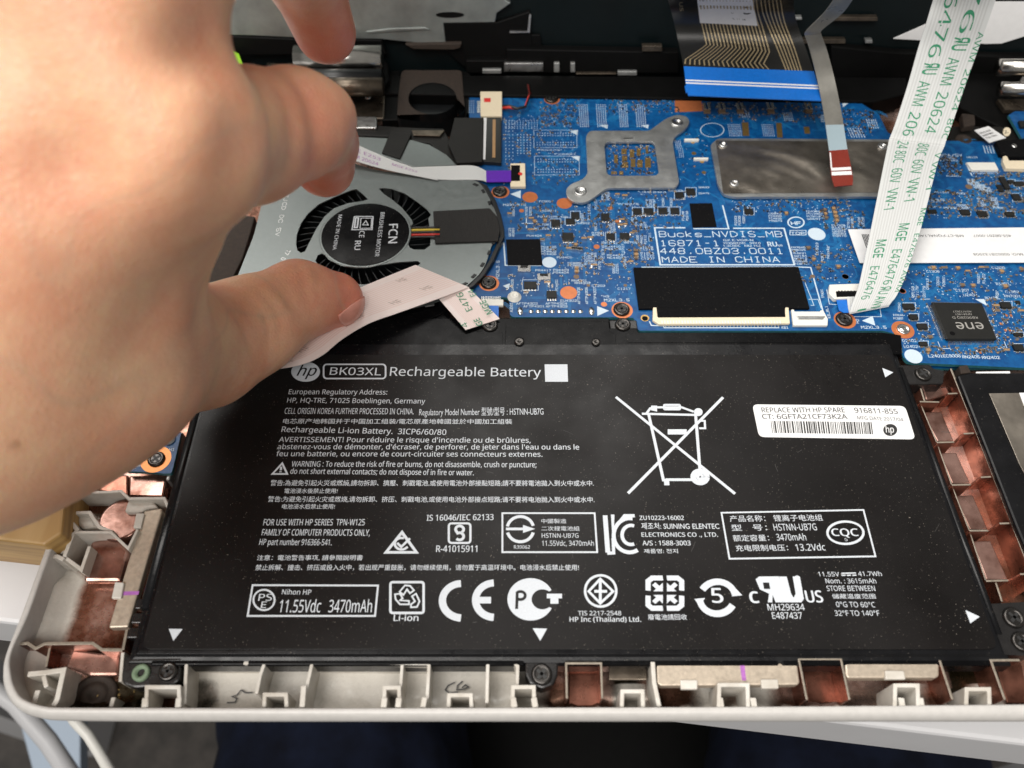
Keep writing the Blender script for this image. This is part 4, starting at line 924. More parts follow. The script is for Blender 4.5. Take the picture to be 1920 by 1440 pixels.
for a in ((845, 1070, 905, 1120, True, .8, 2), (695, 1128, 760, 1180, True, .8, 3), (805, 1118, 870, 1158, True, .8, 3), (1070, 1080, 1130, 1132, False, .9, 3), (1108, 1228, 1172, 1280, True, .7, 3), (1210, 1226, 1280, 1275, False, .8, 3),
          (1310, 1042, 1372, 1090, True, .6, 4), (1390, 1042, 1460, 1090, True, .6, 3), (1500, 1038, 1565, 1085, True, .6, 3), (1590, 1038, 1655, 1085, True, .6, 3), (1625, 920, 1690, 968, True, .6, 4), (1708, 893, 1775, 945, True, .6, 2)):
    ic(ZC, *a)
ic(ZC, 778, 1225, 862, 1285, False, .9, 5); ic(ZE, 490, 710, 585, 765, True, 1.0, 4, 0, "chip_black", 12); ic(ZE, 660, 780, 735, 840, False, .9, 4)
ic(ZF, 865, 165, 930, 205, True, .6, 2)
for a in ((100, 495, 255, 580, True, .8, 2), (185, 640, 300, 715, True, .8, 2), (295, 765, 430, 850, True, .8, 2), (320, 1010, 430, 1075, True, .7, 2), (1420, 475, 1560, 565, True, .9, 2), (1600, 890, 1720, 940, True, .7, 2), (1600, 1045, 1730, 1140, True, .9, 2), (1625, 455, 1680, 500, False, .6, 2)):
    ic(ZU, *a)
for a in ((690, 1320, 800, 1370, False, .6, 3), (1110, 1320, 1230, 1390, True, .8, 2), (1330, 1340, 1450, 1420, True, .7, 4), (1690, 1350, 1800, 1410, True, .8, 3), (1590, 1000, 1650, 1100, False, .7, 2), (1650, 900, 1720, 1080, False, 1.0, 3), (1780, 1120, 1880, 1210, True, .7, 3), (1720, 940, 1800, 990, True, .6, 2), (1800, 960, 1930, 1020, True, .6, 3)):
    ic(ZS, *a, m="chip_black")
# inductors (silver, marked) beside the tape
for x0, y0, x1, y1 in ((443, 588, 540, 635), (590, 650, 690, 697)):
    mb = MB(); boxpx(mb, *ZE([(x0, y0)])[0], *ZE([(x1, y1)])[0], BZ, .7, "solder"); boxpx(mb, *ZE([(x0+20, y0)])[0], *ZE([(x1-20, y0+20)])[0], BZ, .78, "chip_black"); mb.build("shunt_resistor", pcb, .05)
# chip capacitors: tan body, tinned ends; each its own object with shared meshes
def cap_mesh(m):
    mb = MB(); mb.box(-.32, -.5, 0, .32, .5, 1, m); mb.box(-.52, -.52, 0, -.3, .52, 1.03, "solder"); mb.box(.3, -.52, 0, .52, .52, 1.03, "solder")
    o = mb.build("c", None, wl=np.zeros(3)); me = o.data; bpy.data.objects.remove(o); return me
CAPS = {m: cap_mesh(m) for m in ("cap_tan", "cap_brown", "chip_black", "pad_orange")}
def smd(px, py, w, d, h, kind="cap_tan", vert=False, name=None):
    o = bpy.data.objects.new(name or ("resistor" if kind == "chip_black" else "capacitor"), CAPS[kind]); COL.objects.link(o)
    p = P(px, py, BZ+h/2); place(o, (p[0], p[1], BZ), pcb)
    if vert: o.rotation_euler = (0, 0, math.pi/2); o.scale = (d, w, h)
    else: o.scale = (w, d, h)
    o.scale = [s for s in o.scale]; return o
caps = [(ZE, [(382, 205, 1), (545, 240, 1), (545, 325, 1), (648, 255, 0), (672, 370, 1), (628, 400, 1), (878, 435, 0), (985, 385, 1), (940, 390, 1), (1222, 250, 1), (1215, 290, 1), (1245, 285, 1), (1330, 480, 0), (1330, 510, 0), (1330, 535, 0), (885, 612, 0), (885, 637, 0), (1015, 590, 1), (1138, 590, 1), (1290, 565, 1), (825, 465, 1), (665, 720, 1), (505, 795, 1), (1245, 70, 1), (570, 260, 0), (1320, 340, 1), (1300, 350, 1), (1190, 60, 1)]),
        (ZF, [(1465, 175, 0), (1470, 205, 0), (1475, 235, 0), (1530, 165, 0), (1540, 195, 0), (1548, 225, 0), (1555, 255, 0), (1175, 200, 0), (1380, 545, 0), (1415, 610, 0), (1565, 600, 0), (1340, 460, 0)]),
        (ZU, [(500, 15, 0), (645, 20, 1), (830, 20, 0), (965, 65, 1), (1150, 15, 1), (1215, 15, 1), (1420, 65, 0), (1690, 40, 0), (890, 250, 0), (1035, 255, 0), (1470, 265, 0), (430, 1130, 0), (1490, 1130, 1), (1350, 530, 1), (1365, 600, 1), (455, 950, 0), (1690, 600, 1)])]
for Zf, lst in caps:
    for x, y, v in lst:
        px, py = Zf([(x, y)])[0]; k = RND.choice(("cap_tan", "cap_tan", "cap_brown")); smd(px, py, RND.uniform(1.5, 2.0), RND.uniform(.9, 1.2), .8, k, bool(v))
for x, y in ((865, 465), (910, 470)):
    smd(*ZE([(x, y)])[0], 1.8, 1.5, .8, "chip_black", True)
for x, y in ((1135, 163), (1190, 260)): smd(*ZE([(x, y)])[0], 2.2, 1.1, .3, "pad_orange", name="fuse")
for x, y in ((1490, 660), (1550, 660), (1475, 860), (1535, 860), (1410, 770), (1100, 1140), (1135, 1160), (1280, 1150)): smd(*ZU([(x, y)])[0], .9, .8, .2, "pad_orange", name="fuse")
# stamped clips and gold pads beside the plates
for x, y in ((225, 535), (310, 705)):
    part("spring_contact", ZV, [(x-65, y-8), (x+65, y-8), (x+65, y+8), (x-65, y+8)], .9, "off_white", .05)
for x, y, r in ((235, 560, 20), (318, 735, 20), (245, 660, 22), (335, 832, 20)): pad(ZV, x, y, r, "pad_gold", name="gold_pad")
# gold pads seen through the bracket window
r_ = random.Random(11)
for x, y, w, h in ((1180, 670, 28, 60), (1240, 615, 40, 40), (1245, 665, 40, 40), (1250, 715, 45, 40), (1300, 630, 34, 60), (1308, 700, 36, 60), (1350, 620, 30, 50), (1360, 705, 40, 55), (1420, 700, 45, 70), (1412, 600, 18, 60), (1165, 775, 44, 22), (1220, 775, 30, 26)):
    part("gold_pad", ZC, [(x-w/2, y-h/2), (x+w/2, y-h/2), (x+w/2, y+h/2), (x-w/2, y+h/2)], .25, "pad_gold", .05)
for x, y, w, h in ((705, 440, 60, 120), (1010, 450, 50, 130), (1258, 450, 50, 60)):
    part("gold_pad", ZV, [(x-w/2, y-h/2), (x+w/2, y-h/2), (x+w/2+10, y+h/2), (x-w/2+10, y+h/2)], .2, "pad_gold", .05)
for x in (365, 500, 665, 940, 1280):
    mb = MB()
    for k in (-25, 15):
        a = rectpx(*ZV([(x+k-12, 205)])[0], *ZV([(x+k+12, 260)])[0], BZ+1); mb.box(a[0], a[1], BZ, a[2], a[3], BZ+1.1, "solder")
    boxpx(mb, *ZV([(x-30, 262)])[0], *ZV([(x+30, 290)])[0], BZ, .8, "cap_brown"); mb.build("power_choke", pcb, .06)

# connectors
def keyboard_connector():
    o = slab("keyboard_connector", ZF([(178, 905), (205, 905), (212, 975), (1165, 975), (1170, 905), (1195, 905), (1205, 1025), (225, 1032), (175, 1000)]), BZ+1.0, 1.0, "ivory", pcb, .15)
    slab("latch_bar", ZF([(205, 905), (1165, 905), (1172, 972), (215, 976)]), BZ+1.35, 1.2, "tape_black", o, .15)
    pm = MB(); pm.box(-.16, -.55, 0, .16, .35, .35, "solder"); po = pm.build("pin", None, wl=np.zeros(3)); me = po.data; bpy.data.objects.remove(po)
    for k in range(34):
        p = P(*ZF([(270+k*25.6, 1042)])[0], BZ+.1); q = bpy.data.objects.new("pin", me); COL.objects.link(q); place(q, (p[0], p[1], BZ), o)
    rib = MB()
    for k in range(42):
        boxpx(rib, *ZF([(240+k*21.6, 1004)])[0], *ZF([(251+k*21.6, 1026)])[0], BZ+.9, .25, "off_white")
    rib.build("housing_rib", o)
    o2 = slab("lamp_connector", ZF([(1215, 920), (1235, 920), (1240, 935), (1430, 935), (1435, 925), (1455, 925), (1490, 990), (1488, 1040), (1230, 1040)]), BZ+1.0, 1.0, "off_white", pcb, .15)
    slab("latch_bar", ZF([(1255, 970), (1470, 970), (1455, 992), (1270, 992)]), BZ+1.3, .6, "dull_steel", o2, .1)
    for x in (1315, 1340, 1370, 1395): 
        p = P(*ZF([(x, 1040)])[0], BZ+.1); q = bpy.data.objects.new("pin", me); COL.objects.link(q); place(q, (p[0], p[1], BZ), o2); q.scale = (.7, 1.3, 1)
    # touchpad connector under the wide white cable
    o3 = slab("touchpad_connector", ZG([(170, 880), (480, 870), (480, 1000), (215, 1010), (165, 960)]), BZ+1.5, 1.5, "off_white", pcb, .15)
    slab("latch_bar", ZG([(228, 940), (480, 935), (480, 985), (235, 990)]), BZ+1.7, .9, "tape_black", o3, .1)
    cm = MB()
    for k in range(6): boxpx(cm, *ZG([(250+k*28, 935)])[0], *ZG([(262+k*28, 952)])[0], BZ+1.65, .2, "dark_part")
    cm.build("contact", o3)
    # small camera-cable connector with a red dot
    o4 = slab("fan_cable_connector", ZC([(388, 705), (498, 703), (502, 878), (388, 878)]), BZ+1.2, 1.2, "ivory", pcb, .15)
    slab("latch_bar", ZC([(392, 718), (460, 718), (460, 835), (392, 835)]), BZ+1.35, .9, "tape_black", o4, .1)
    c = P(*ZC([(462, 782)])[0], BZ+1.45); MB().prism(ring_pts(c, .75, 16), BZ+1, BZ+1.42, "dot_red").build("red_dot", o4)
    o5 = slab("power_connector", ZC([(162, 165), (325, 165), (325, 350), (165, 350)]), BZ+2.2, 2.2, "ivory", pcb, .2)
    slab("red_dot", ZC([(190, 215), (240, 215), (240, 245), (190, 245)]), BZ+2.25, .2, "dot_red", o5)
    pn = MB()
    for k in range(6): boxpx(pn, *ZC([(138, 240+k*15)])[0], *ZC([(165, 247+k*15)])[0], BZ, .6, "solder")
    pn.build("pin_row", o5)
    for k, m in ((0, "wire_red"), (1, "wire_dark")):
        MB().tube([P(*ZC([(325, 290-k*14)])[0], BZ+1.2), P(*ZC([(380, 285-k*10)])[0], BZ+2.5), P(*ZC([(440, 295)])[0], BZ+2+k), P(*ZC([(500, 280)])[0], BZ+2), P(*ZC([(530, 200)])[0], BZ+2.5), P(*ZC([(520, 120)])[0], BZ+2)], .55, m, 8).build("lead_wire", o5)
    # slim display connector block with white and amber bars
    o6 = slab("display_connector", ZC([(185, 360), (320, 360), (320, 700), (180, 690)]), BZ+1.6, 1.6, "flex_black", pcb, .15)
    slab("white_bar", ZC([(188, 362), (210, 362), (200, 672), (182, 672)]), BZ+1.9, .4, "sticker_white", o6, .08)
    slab("amber_bar", ZC([(255, 375), (278, 375), (275, 660), (252, 660)]), BZ+1.75, .3, "cap_tan", o6, .05)
    slab("shroud", ZC([(-30, 360), (185, 360), (180, 690), (-10, 700), (-80, 560)]), BZ+3.0, 2.0, "dark_part", o6, .3)
    # board-to-board socket by the fan for the folded cable
    o7 = slab("ribbon_connector", ZE([(165, 840), (335, 845), (335, 890), (200, 890)]), BZ+1.0, 1.0, "off_white", pcb, .12)
    pn = MB()
    for k in range(12): boxpx(pn, *ZE([(170+k*12.5, 822)])[0], *ZE([(176+k*12.5, 846)])[0], BZ+.2, .3, "solder")
    pn.build("pin_row", o7)
    slab("blue_tab", ZE([(225, 890), (300, 895), (300, 995), (240, 960)]), BZ+.9, .2, "blue_tab", o7)
    # connector at the far right
    o8 = slab("drive_connector", ZS([(1650, 640), (1700, 620), (1730, 690), (1990, 690), (1990, 800), (1690, 790), (1650, 700)]), BZ+1.6, 1.6, "ivory", pcb, .2)
    slab("shroud", ZS([(1555, 440), (1990, 400), (1990, 640), (1740, 640), (1690, 610), (1620, 600)]), BZ+2.2, 2.0, "tape_black", o8, .3)
    c = P(*ZS([(1795, 500)])[0], BZ+2.3); MB().lathe(c, [(1.0, BZ+2), (1.0, BZ+2.3), (.7, BZ+2.5), (.1, BZ+2.5)], "solder", 16).build("stud", o8)
keyboard_connector()
# white standoff button and battery socket pins
c = P(*ZE([(418, 830)])[0], BZ); MB().lathe(c, [(2.2, BZ), (2.2, BZ+.2), (1.5, BZ+.3), (1.4, BZ+1.3), (1.1, BZ+1.4), (.6, BZ+1.3), (.55, BZ+.9), (.05, BZ+.9)], "off_white", 24).build("alignment_post", pcb)
for x in (543, 596, 649, 702, 755, 808, 861, 914):
    c = P(*ZE([(x, 937)])[0], BZ); MB().lathe(c, [(.85, BZ), (.8, BZ+.25), (.4, BZ+.45), (.05, BZ+.5)], "solder", 14).build("solder_pin", pcb)
for x in (461, 996):
    c = P(*ZE([(x, 935)])[0], BZ); MB().lathe(c, [(1.3, BZ), (1.25, BZ+.3), (.6, BZ+.6), (.05, BZ+.6)], "solder", 16, .75, 1.3).build("solder_pin", pcb)
for Zf, x, y, r in ((ZF, 117, 985, 32), (ZV, 410, 450, 0)):
    if r: pad(Zf, x, y, r, "pad_gold", name="hole_ring"); pad(Zf, x, y+3, r*.7, "tape_black", z=BZ+.02, name="hole")
polyline(silk, [P(x, y, SZ) for x, y in ZV(arc(410, 450, 105, 62, 0, 360, 36))], .3, SZ, "silk", True)
# tan chip top at the far right
part("memory_chip", ZS, [(1180, 715), (1545, 715), (1595, 812), (1250, 812)], .9, "off_white", .08)
# white asset sticker
def asset():
    o = slab("paper_sticker", [(1590, 430), (1960, 426), (1975, 492), (1612, 493)], BZ+.9, .12, "sticker_white", pcb)
    z = BZ+.94
    for s, x0, x1, y, cap in (("455.0BZ01.0007", 1460, 1800, 432, 28), ("MB-CT:PQNAL1A0", 960, 1370, 432, 28), ("M/O: 00002B132908", 1460, 1905, 598, 28)):
        a, b = P(*ZG([(x1, y)])[0], z), P(*ZG([(x0, y)])[0], z); text("printed_text", o, s, a, b, 1.05, "print_dark", .006)
    mb = MB(); rr_ = random.Random(5)
    for k in range(5):
        x = 458+k*14; mb.add([tuple(P(a, b, z)) for a, b in ZG([(x, 428), (x+9, 428), (x+50, 548), (x+41, 548)])], [(0, 1, 2, 3)], "print_dark")
    mb.build("barcode", o, recalc=False)
asset()

# ---- white legend
def st(Zf, s, x0, y0, x1, y1, capmm, w=.13): stroke(silk, s, P(*Zf([(x0, y0)])[0], SZ), P(*Zf([(x1, y1)])[0], SZ), capmm, SZ, w)
big = MB()
def bt(s, x0, y0, x1, y1, capmm, w=.30): stroke(big, s, P(*ZF([(x0, y0)])[0], SZ), P(*ZF([(x1, y1)])[0], SZ), capmm, SZ, w)
bt("Bucks_NVDIS_MB", 228, 376, 1150, 376, 2.55); bt("16871-1", 235, 444, 680, 444, 2.5); bt("448.0BZ03.0011", 235, 503, 1160, 503, 2.5); bt("MADE IN CHINA", 250, 567, 1130, 566, 2.4)
o = big.build("board_legend", pcb, recalc=False); o["label"] = "white board name and origin lettering"
big = MB()
polyline(big, [P(x, y, SZ) for x, y in ZF([(420, 308), (190, 308), (232, 586), (1238, 586), (1160, 312), (778, 312)])], .55, SZ, "silk")
polyline(big, [P(x, y, SZ) for x, y in ZF([(480, 315), (745, 315), (700, 140)])], .5, SZ, "silk")
polyline(big, [P(x, y, SZ) for x, y in ZF([(90, 604), (1270, 602), (1360, 606), (1460, 960)])], .4, SZ, "silk")
polyline(big, [P(x, y, SZ) for x, y in ZF([(150, 1010), (165, 1040), (255, 1045), (262, 1058), (1125, 1058)])], .35, SZ, "silk")
polyline(big, [P(x, y, SZ) for x, y in ZE([(338, 420), (350, 590), (620, 592)])], .45, SZ, "silk")
polyline(big, [P(x, y, SZ) for x, y in ZF(arc(1250, 268, 60, 40, 0, 360, 32))], .5, SZ, "silk", True)
polyline(big, [P(x, y, SZ) for x, y in ZF([(1205, 328), (1325, 328), (1325, 362), (1205, 362)])], .25, SZ, "silk", True)
bt("HF", 1218, 285, 1290, 285, 1.4, .35); bt("TOP", 1215, 358, 1318, 358, 1.1, .22)
big.build("legend_outline", pcb, recalc=False)["kind"] = "stuff"
row(ZF, "GX E-VGR-N", 705, 408, 930, 408, 14, .02, pcb, "silk", SZ, name="maker_mark"); row(ZF, "153GB274C   94V-0", 705, 430, 985, 430, 14, .02, pcb, "silk", SZ, name="maker_mark"); row(ZF, "1-3C0DC   EB2 1S2", 705, 450, 985, 450, 14, .02, pcb, "silk", SZ, name="maker_mark")
row(ZF, "RU", 1040, 448, 1110, 448, 34, .04, pcb, "silk", SZ, name="maker_mark"); row(ZF, "us", 1118, 447, 1150, 447, 16, .02, pcb, "silk", SZ, name="maker_mark")
for a in ((ZE, "M2XL3.5", 335, 143, 505, 143, .95, .16), (ZE, "M2XL3.5", 1093, 860, 1282, 858, 1.0, .17), (ZF, "M2XL3.5", 1743, 1064, 1930, 1064, 1.0, .17), (ZE, "M2XL3.5", 302, 690, 305, 555, .95, .16), (ZE, "AFTP4302", 433, 884, 592, 884, .8), (ZE, "AFTP4301", 487, 905, 645, 905, .8), (ZE, "AFTP4303", 655, 905, 815, 905, .8), (ZE, "AFTP4304", 653, 884, 813, 884, .8),
          (ZE, "EU4302", 765, 862, 885, 862, .8), (ZE, "C1203", 1000, 750, 1098, 750, .8), (ZE, "C1217", 1195, 773, 1290, 773, .8), (ZE, "RN4301", 848, 711, 962, 711, .8), (ZE, "RN4302", 872, 729, 988, 729, .8), (ZE, "PR4417", 577, 634, 693, 634, .8), (ZE, "PG4403", 710, 632, 826, 632, .8), (ZE, "PG4404", 710, 651, 826, 651, .8),
          (ZE, "FC8850", 820, 580, 935, 580, .75), (ZE, "FC8852", 820, 598, 935, 598, .75), (ZE, "PD4401", 738, 537, 850, 537, .8), (ZE, "PC4405", 620, 458, 732, 458, .75), (ZE, "FC8906", 620, 476, 732, 476, .75), (ZE, "PC4402", 620, 494, 732, 494, .75), (ZE, "PC4406", 620, 512, 732, 512, .75), (ZE, "PU4404", 512, 374, 622, 374, .8),
          (ZE, "PC4419", 567, 322, 675, 322, .75), (ZE, "C2706", 585, 290, 677, 290, .75), (ZE, "PQ4401", 595, 232, 705, 232, .75), (ZE, "PR4426", 708, 232, 815, 232, .75), (ZE, "FC9041", 627, 186, 735, 186, .75), (ZE, "FC9017", 605, 116, 710, 116, .75), (ZE, "Q4302", 890, 280, 982, 280, .75), (ZE, "PR4427", 1100, 430, 1212, 430, .75), (ZE, "PR4410", 1102, 456, 1215, 456, .75), (ZE, "PR4413", 1102, 474, 1215, 474, .75),
          (ZE, "PC4403", 1115, 521, 1232, 521, .75), (ZE, "PC4404", 1117, 540, 1234, 540, .75), (ZE, "Q8702", 1242, 424, 1338, 424, .75), (ZE, "R7601", 1000, 352, 1095, 352, .7), (ZE, "Q7601", 1003, 368, 1095, 368, .7), (ZE, "C1219", 1360, 460, 1457, 460, .75), (ZE, "C1218", 1362, 476, 1460, 476, .75), (ZE, "C1206", 1366, 504, 1464, 504, .75), (ZE, "C1210", 1368, 523, 1466, 523, .75), (ZE, "C1207", 1372, 545, 1470, 545, .75),
          (ZE, "H3", 1090, 830, 1128, 830, .8), (ZE, "AUD81", 405, 940, 405, 870, .8), (ZE, "PU4408", 412, 800, 412, 695, .75), (ZE, "PC4401", 745, 783, 742, 695, .75), (ZE, "AFTP4305", 912, 880, 908, 755, .75), (ZE, "AFTP4306", 972, 880, 966, 755, .75), (ZE, "AFTP4307", 1035, 880, 1028, 755, .75),
          (ZF, "KB1", 1145, 1064, 1195, 1064, .8), (ZF, "H2", 1722, 1025, 1720, 995, .8), (ZF, "TPAD1", 1463, 835, 1450, 770, .75), (ZF, "KB_BL1", 1510, 985, 1485, 895, .75), (ZU, "U2402", 918, 397, 1100, 397, .95), (ZU, "C1307", 812, 332, 992, 332, .9), (ZU, "C1302", 1485, 355, 1665, 355, .9), (ZU, "RN7001", 1472, 412, 1690, 412, .9), (ZU, "R2425", 1212, 437, 1385, 437, .9),
          (ZU, "D2402", 95, 1015, 285, 1015, .95), (ZU, "L2402", 115, 1095, 300, 1095, .95), (ZU, "L2401EC9008", 445, 1222, 875, 1222, .95, .17), (ZU, "RN2405", 905, 1235, 1138, 1235, .95, .17), (ZU, "RN2402", 1170, 1243, 1405, 1243, .95, .17), (ZU, "C1306", 1300, 28, 1475, 28, .9), (ZU, "C1308", 418, 78, 590, 78, .9), (ZU, "R1302", 1360, 245, 1530, 245, .9), (ZS, "VGA/5V", 850, 640, 1130, 640, 1.3, .2), (ZS, "U8101", 1190, 660, 1330, 660, .8)):
    st(*a)
# columns of small designators standing on end, rows lying flat, and loose vias
rn = random.Random(21)
def code(): return rn.choice(("C", "R", "PC", "PR", "Q", "FC"))+"".join(rn.choice("0123456789") for _ in range(4))
def col(Zf, x, y0, y1, n, dx): 
    for k in range(n): st(Zf, code(), x+k*dx+2, y1, x+k*dx, y0, .72, .12)
def rows_(Zf, x0, x1, y, n, dy):
    for k in range(n): st(Zf, code(), x0+k*2, y+k*dy, x1+k*2, y+k*dy, .7, .12)
for a in ((ZE, 418, 150, 220, 1, 0), (ZE, 515, 150, 215, 2, 30), (ZE, 390, 310, 372, 2, 26), (ZE, 935, 200, 270, 1, 0), (ZE, 985, 130, 250, 1, 0), (ZE, 1035, 90, 170, 1, 0), (ZE, 1035, 270, 330, 1, 0), (ZE, 960, 495, 585, 4, 24), (ZE, 1090, 410, 570, 1, 0), (ZE, 1065, 530, 620, 1, 0), (ZE, 1240, 430, 510, 1, 0), (ZE, 1255, 525, 605, 1, 0), (ZE, 1170, 580, 650, 2, 26),
          (ZE, 1085, 40, 100, 3, 22), (ZE, 1145, 270, 340, 2, 26), (ZE, 1310, 230, 290, 2, 26), (ZE, 1375, 265, 325, 2, 30), (ZE, 1420, 95, 150, 3, 26), (ZE, 1540, 85, 145, 1, 0), (ZE, 1600, 85, 145, 1, 0), (ZE, 1350, 365, 430, 3, 28), (ZE, 1440, 345, 410, 1, 0), (ZE, 1690, 185, 255, 2, 30), (ZF, 805, 220, 290, 2, 28), (ZF, 865, 220, 275, 1, 0),
          (ZF, 1415, 420, 515, 1, 0), (ZF, 1455, 500, 560, 1, 0), (ZF, 1500, 450, 540, 1, 0), (ZF, 1650, 235, 310, 2, 30), (ZF, 1730, 230, 300, 2, 30), (ZU, 245, 270, 420, 2, 55), (ZU, 395, 265, 415, 1, 0), (ZU, 440, 165, 310, 1, 0), (ZU, 580, 140, 270, 2, 80), (ZU, 1130, 100, 230, 2, 70), (ZU, 1380, 330, 440, 1, 0), (ZU, 60, 490, 610, 1, 0)):
    col(*a)
for a in ((ZF, 1218, 1320, 462, 2, 18), (ZF, 1235, 1330, 505, 5, 20), (ZF, 1045, 1140, 208, 4, 18), (ZF, 1330, 1430, 190, 4, 19), (ZF, 1520, 1620, 295, 6, 16), (ZU, -30, 100, 665, 2, 45), (ZS, 850, 1070, 670, 2, 30), (ZS, 930, 1110, 900, 1, 0), (ZS, 775, 960, 1110, 1, 0), (ZS, 700, 900, 1205, 2, 22), (ZS, 1060, 1215, 1125, 1, 0), (ZS, 890, 1050, 1310, 1, 0), (ZS, 1060, 1220, 1275, 2, 30), (ZS, 1530, 1690, 1310, 1, 0), (ZS, 700, 860, 1300, 1, 0), (ZC, 590, 760, 610, 1, 0), (ZC, 720, 880, 640, 1, 0), (ZC, 1200, 1350, 1015, 1, 0), (ZC, 1380, 1560, 925, 1, 0), (ZC, 1580, 1680, 915, 1, 0), (ZC, 1800, 1880, 890, 1, 0), (ZC, 1800, 1880, 935, 1, 0)):
    rows_(*a)
for x in (1230, 1300, 1370, 1440): 
    for k in range(4): st(ZS, code(), x+k*24, 1010+(x-1230)*.5, x+k*24-30, 930+(x-1230)*.5, .6, .12)
for x in (1340, 1500): 
    for k in range(4): st(ZS, code(), x+k*26+20, 1290, x+k*26-5, 1170, .6, .12)
# footprint grids
def grid_fp(Zf, x0, y0, x1, y1, rowsN, colsN, w=.22, tall=.55, box=True, sk=0, gap=True):
    for j in range(rowsN):
        for i in range(colsN):
            if gap and rowsN > 2 and rowsN*.3 < j < rowsN*.66: continue
            x = x0+(x1-x0)*(i+.5)/colsN+sk*(j/rowsN); y = y0+(y1-y0)*(j+.5)/rowsN; p = P(*Zf([(x, y)])[0], SZ)
            silk.add([(p[0]-w/2, p[1]-tall/2, SZ), (p[0]+w/2, p[1]-tall/2, SZ), (p[0]+w/2, p[1]+tall/2, SZ), (p[0]-w/2, p[1]+tall/2, SZ)], [(0, 1, 2, 3)], "silk")
    if box: sbox(Zf, x0-16, y0-14, x1+14, y1+12, .14, sk)
grid_fp(ZC, 580, 470, 872, 575, 6, 15); grid_fp(ZC, 585, 665, 890, 780, 6, 15)
for x0, x1 in ((895, 970), (1025, 1105), (1195, 1265), (1320, 1400)): grid_fp(ZC, x0, 260, x1, 435, 14, 5, .3, .5, False, 12, False)
for t in ([(835, 465), (895, 455), (890, 495)], [(845, 655), (910, 650), (905, 690)], [(1060, 420), (1118, 415), (1115, 445)], [(1370, 420), (1425, 415), (1420, 445)]):
    silk.add([tuple(P(x, y, SZ)) for x, y in ZC(t)], [(0, 1, 2)], "silk")
grid_fp(ZV, 545, 395, 665, 510, 7, 8, .25, .5, False, 20, False); grid_fp(ZV, 850, 395, 960, 510, 7, 7, .25, .5, False, 20, False)
grid_fp(ZV, 1040, 290, 1130, 370, 5, 6, .3, .6, False, 20, False); grid_fp(ZV, 1620, 430, 1760, 520, 5, 6, .3, .9, False, 40, False); grid_fp(ZV, 1790, 350, 1890, 440, 4, 5, .3, 1.0, False, 30, False)
grid_fp(ZV, 640, 270, 740, 340, 4, 5, .3, .8, False, 20, False); grid_fp(ZV, 1380, 310, 1420, 380, 4, 3, .3, .8, False, 10, False); grid_fp(ZV, 70, 545, 130, 610, 5, 4, .25, .4, False, 10, False); grid_fp(ZV, 100, 610, 150, 700, 6, 3, .25, .4, False, 10, False)
grid_fp(ZC, 340, 370, 420, 690, 12, 3, .25, .5, False, 0, False); grid_fp(ZC, 430, 480, 550, 640, 8, 5, .3, .5, False, 0, False); grid_fp(ZC, 345, 380, 600, 450, 5, 12, .25, .4, False, 0, False); grid_fp(ZC, 70, 230, 120, 330, 6, 3, .25, .5, False, 0, False)
grid_fp(ZS, 1380, 500, 1530, 600, 6, 4, .3, .8, False, 30, False); grid_fp(ZS, 1250, 830, 1580, 870, 2, 16, .2, .5, False, 20, False)
polyline(silk, [P(x, y, SZ) for x, y in ZS([(1170, 725), (1250, 885)])], .4, SZ, "silk")
polyline(silk, [P(x, y, SZ) for x, y in ZU([(330, 440), (460, 437)])], .2, SZ, "silk"); polyline(silk, [P(x, y, SZ) for x, y in ZU([(565, 1010), (605, 1105), (735, 1105)])], .2, SZ, "silk"); polyline(silk, [P(x, y, SZ) for x, y in ZU([(1375, 1105), (1500, 1105), (1460, 1010)])], .2, SZ, "silk")
polyline(silk, [P(x, y, SZ) for x, y in ZF([(1880, 915), (1890, 975), (1660, 975)])], .2, SZ, "silk"); polyline(silk, [P(x, y, SZ) for x, y in ZF([(1480, 770), (1500, 880), (1560, 885)])], .2, SZ, "silk")
polyline(silk, [P(x, y, SZ) for x, y in ZE([(508, 230), (508, 310)])], .3, SZ, "silk"); polyline(silk, [P(x, y, SZ) for x, y in ZE([(472, 275), (560, 275)])], .3, SZ, "silk")
polyline(silk, [P(x, y, SZ) for x, y in ZF([(1310, 700), (1385, 890), (1360, 890)])], .2, SZ, "silk"); polyline(silk, [P(x, y, SZ) for x, y in ZF([(1345, 845), (1415, 845), (1440, 915)])], .2, SZ, "silk")
silk.build("silkscreen", pcb, recalc=False); pcb.children[-1]["kind"] = "stuff"

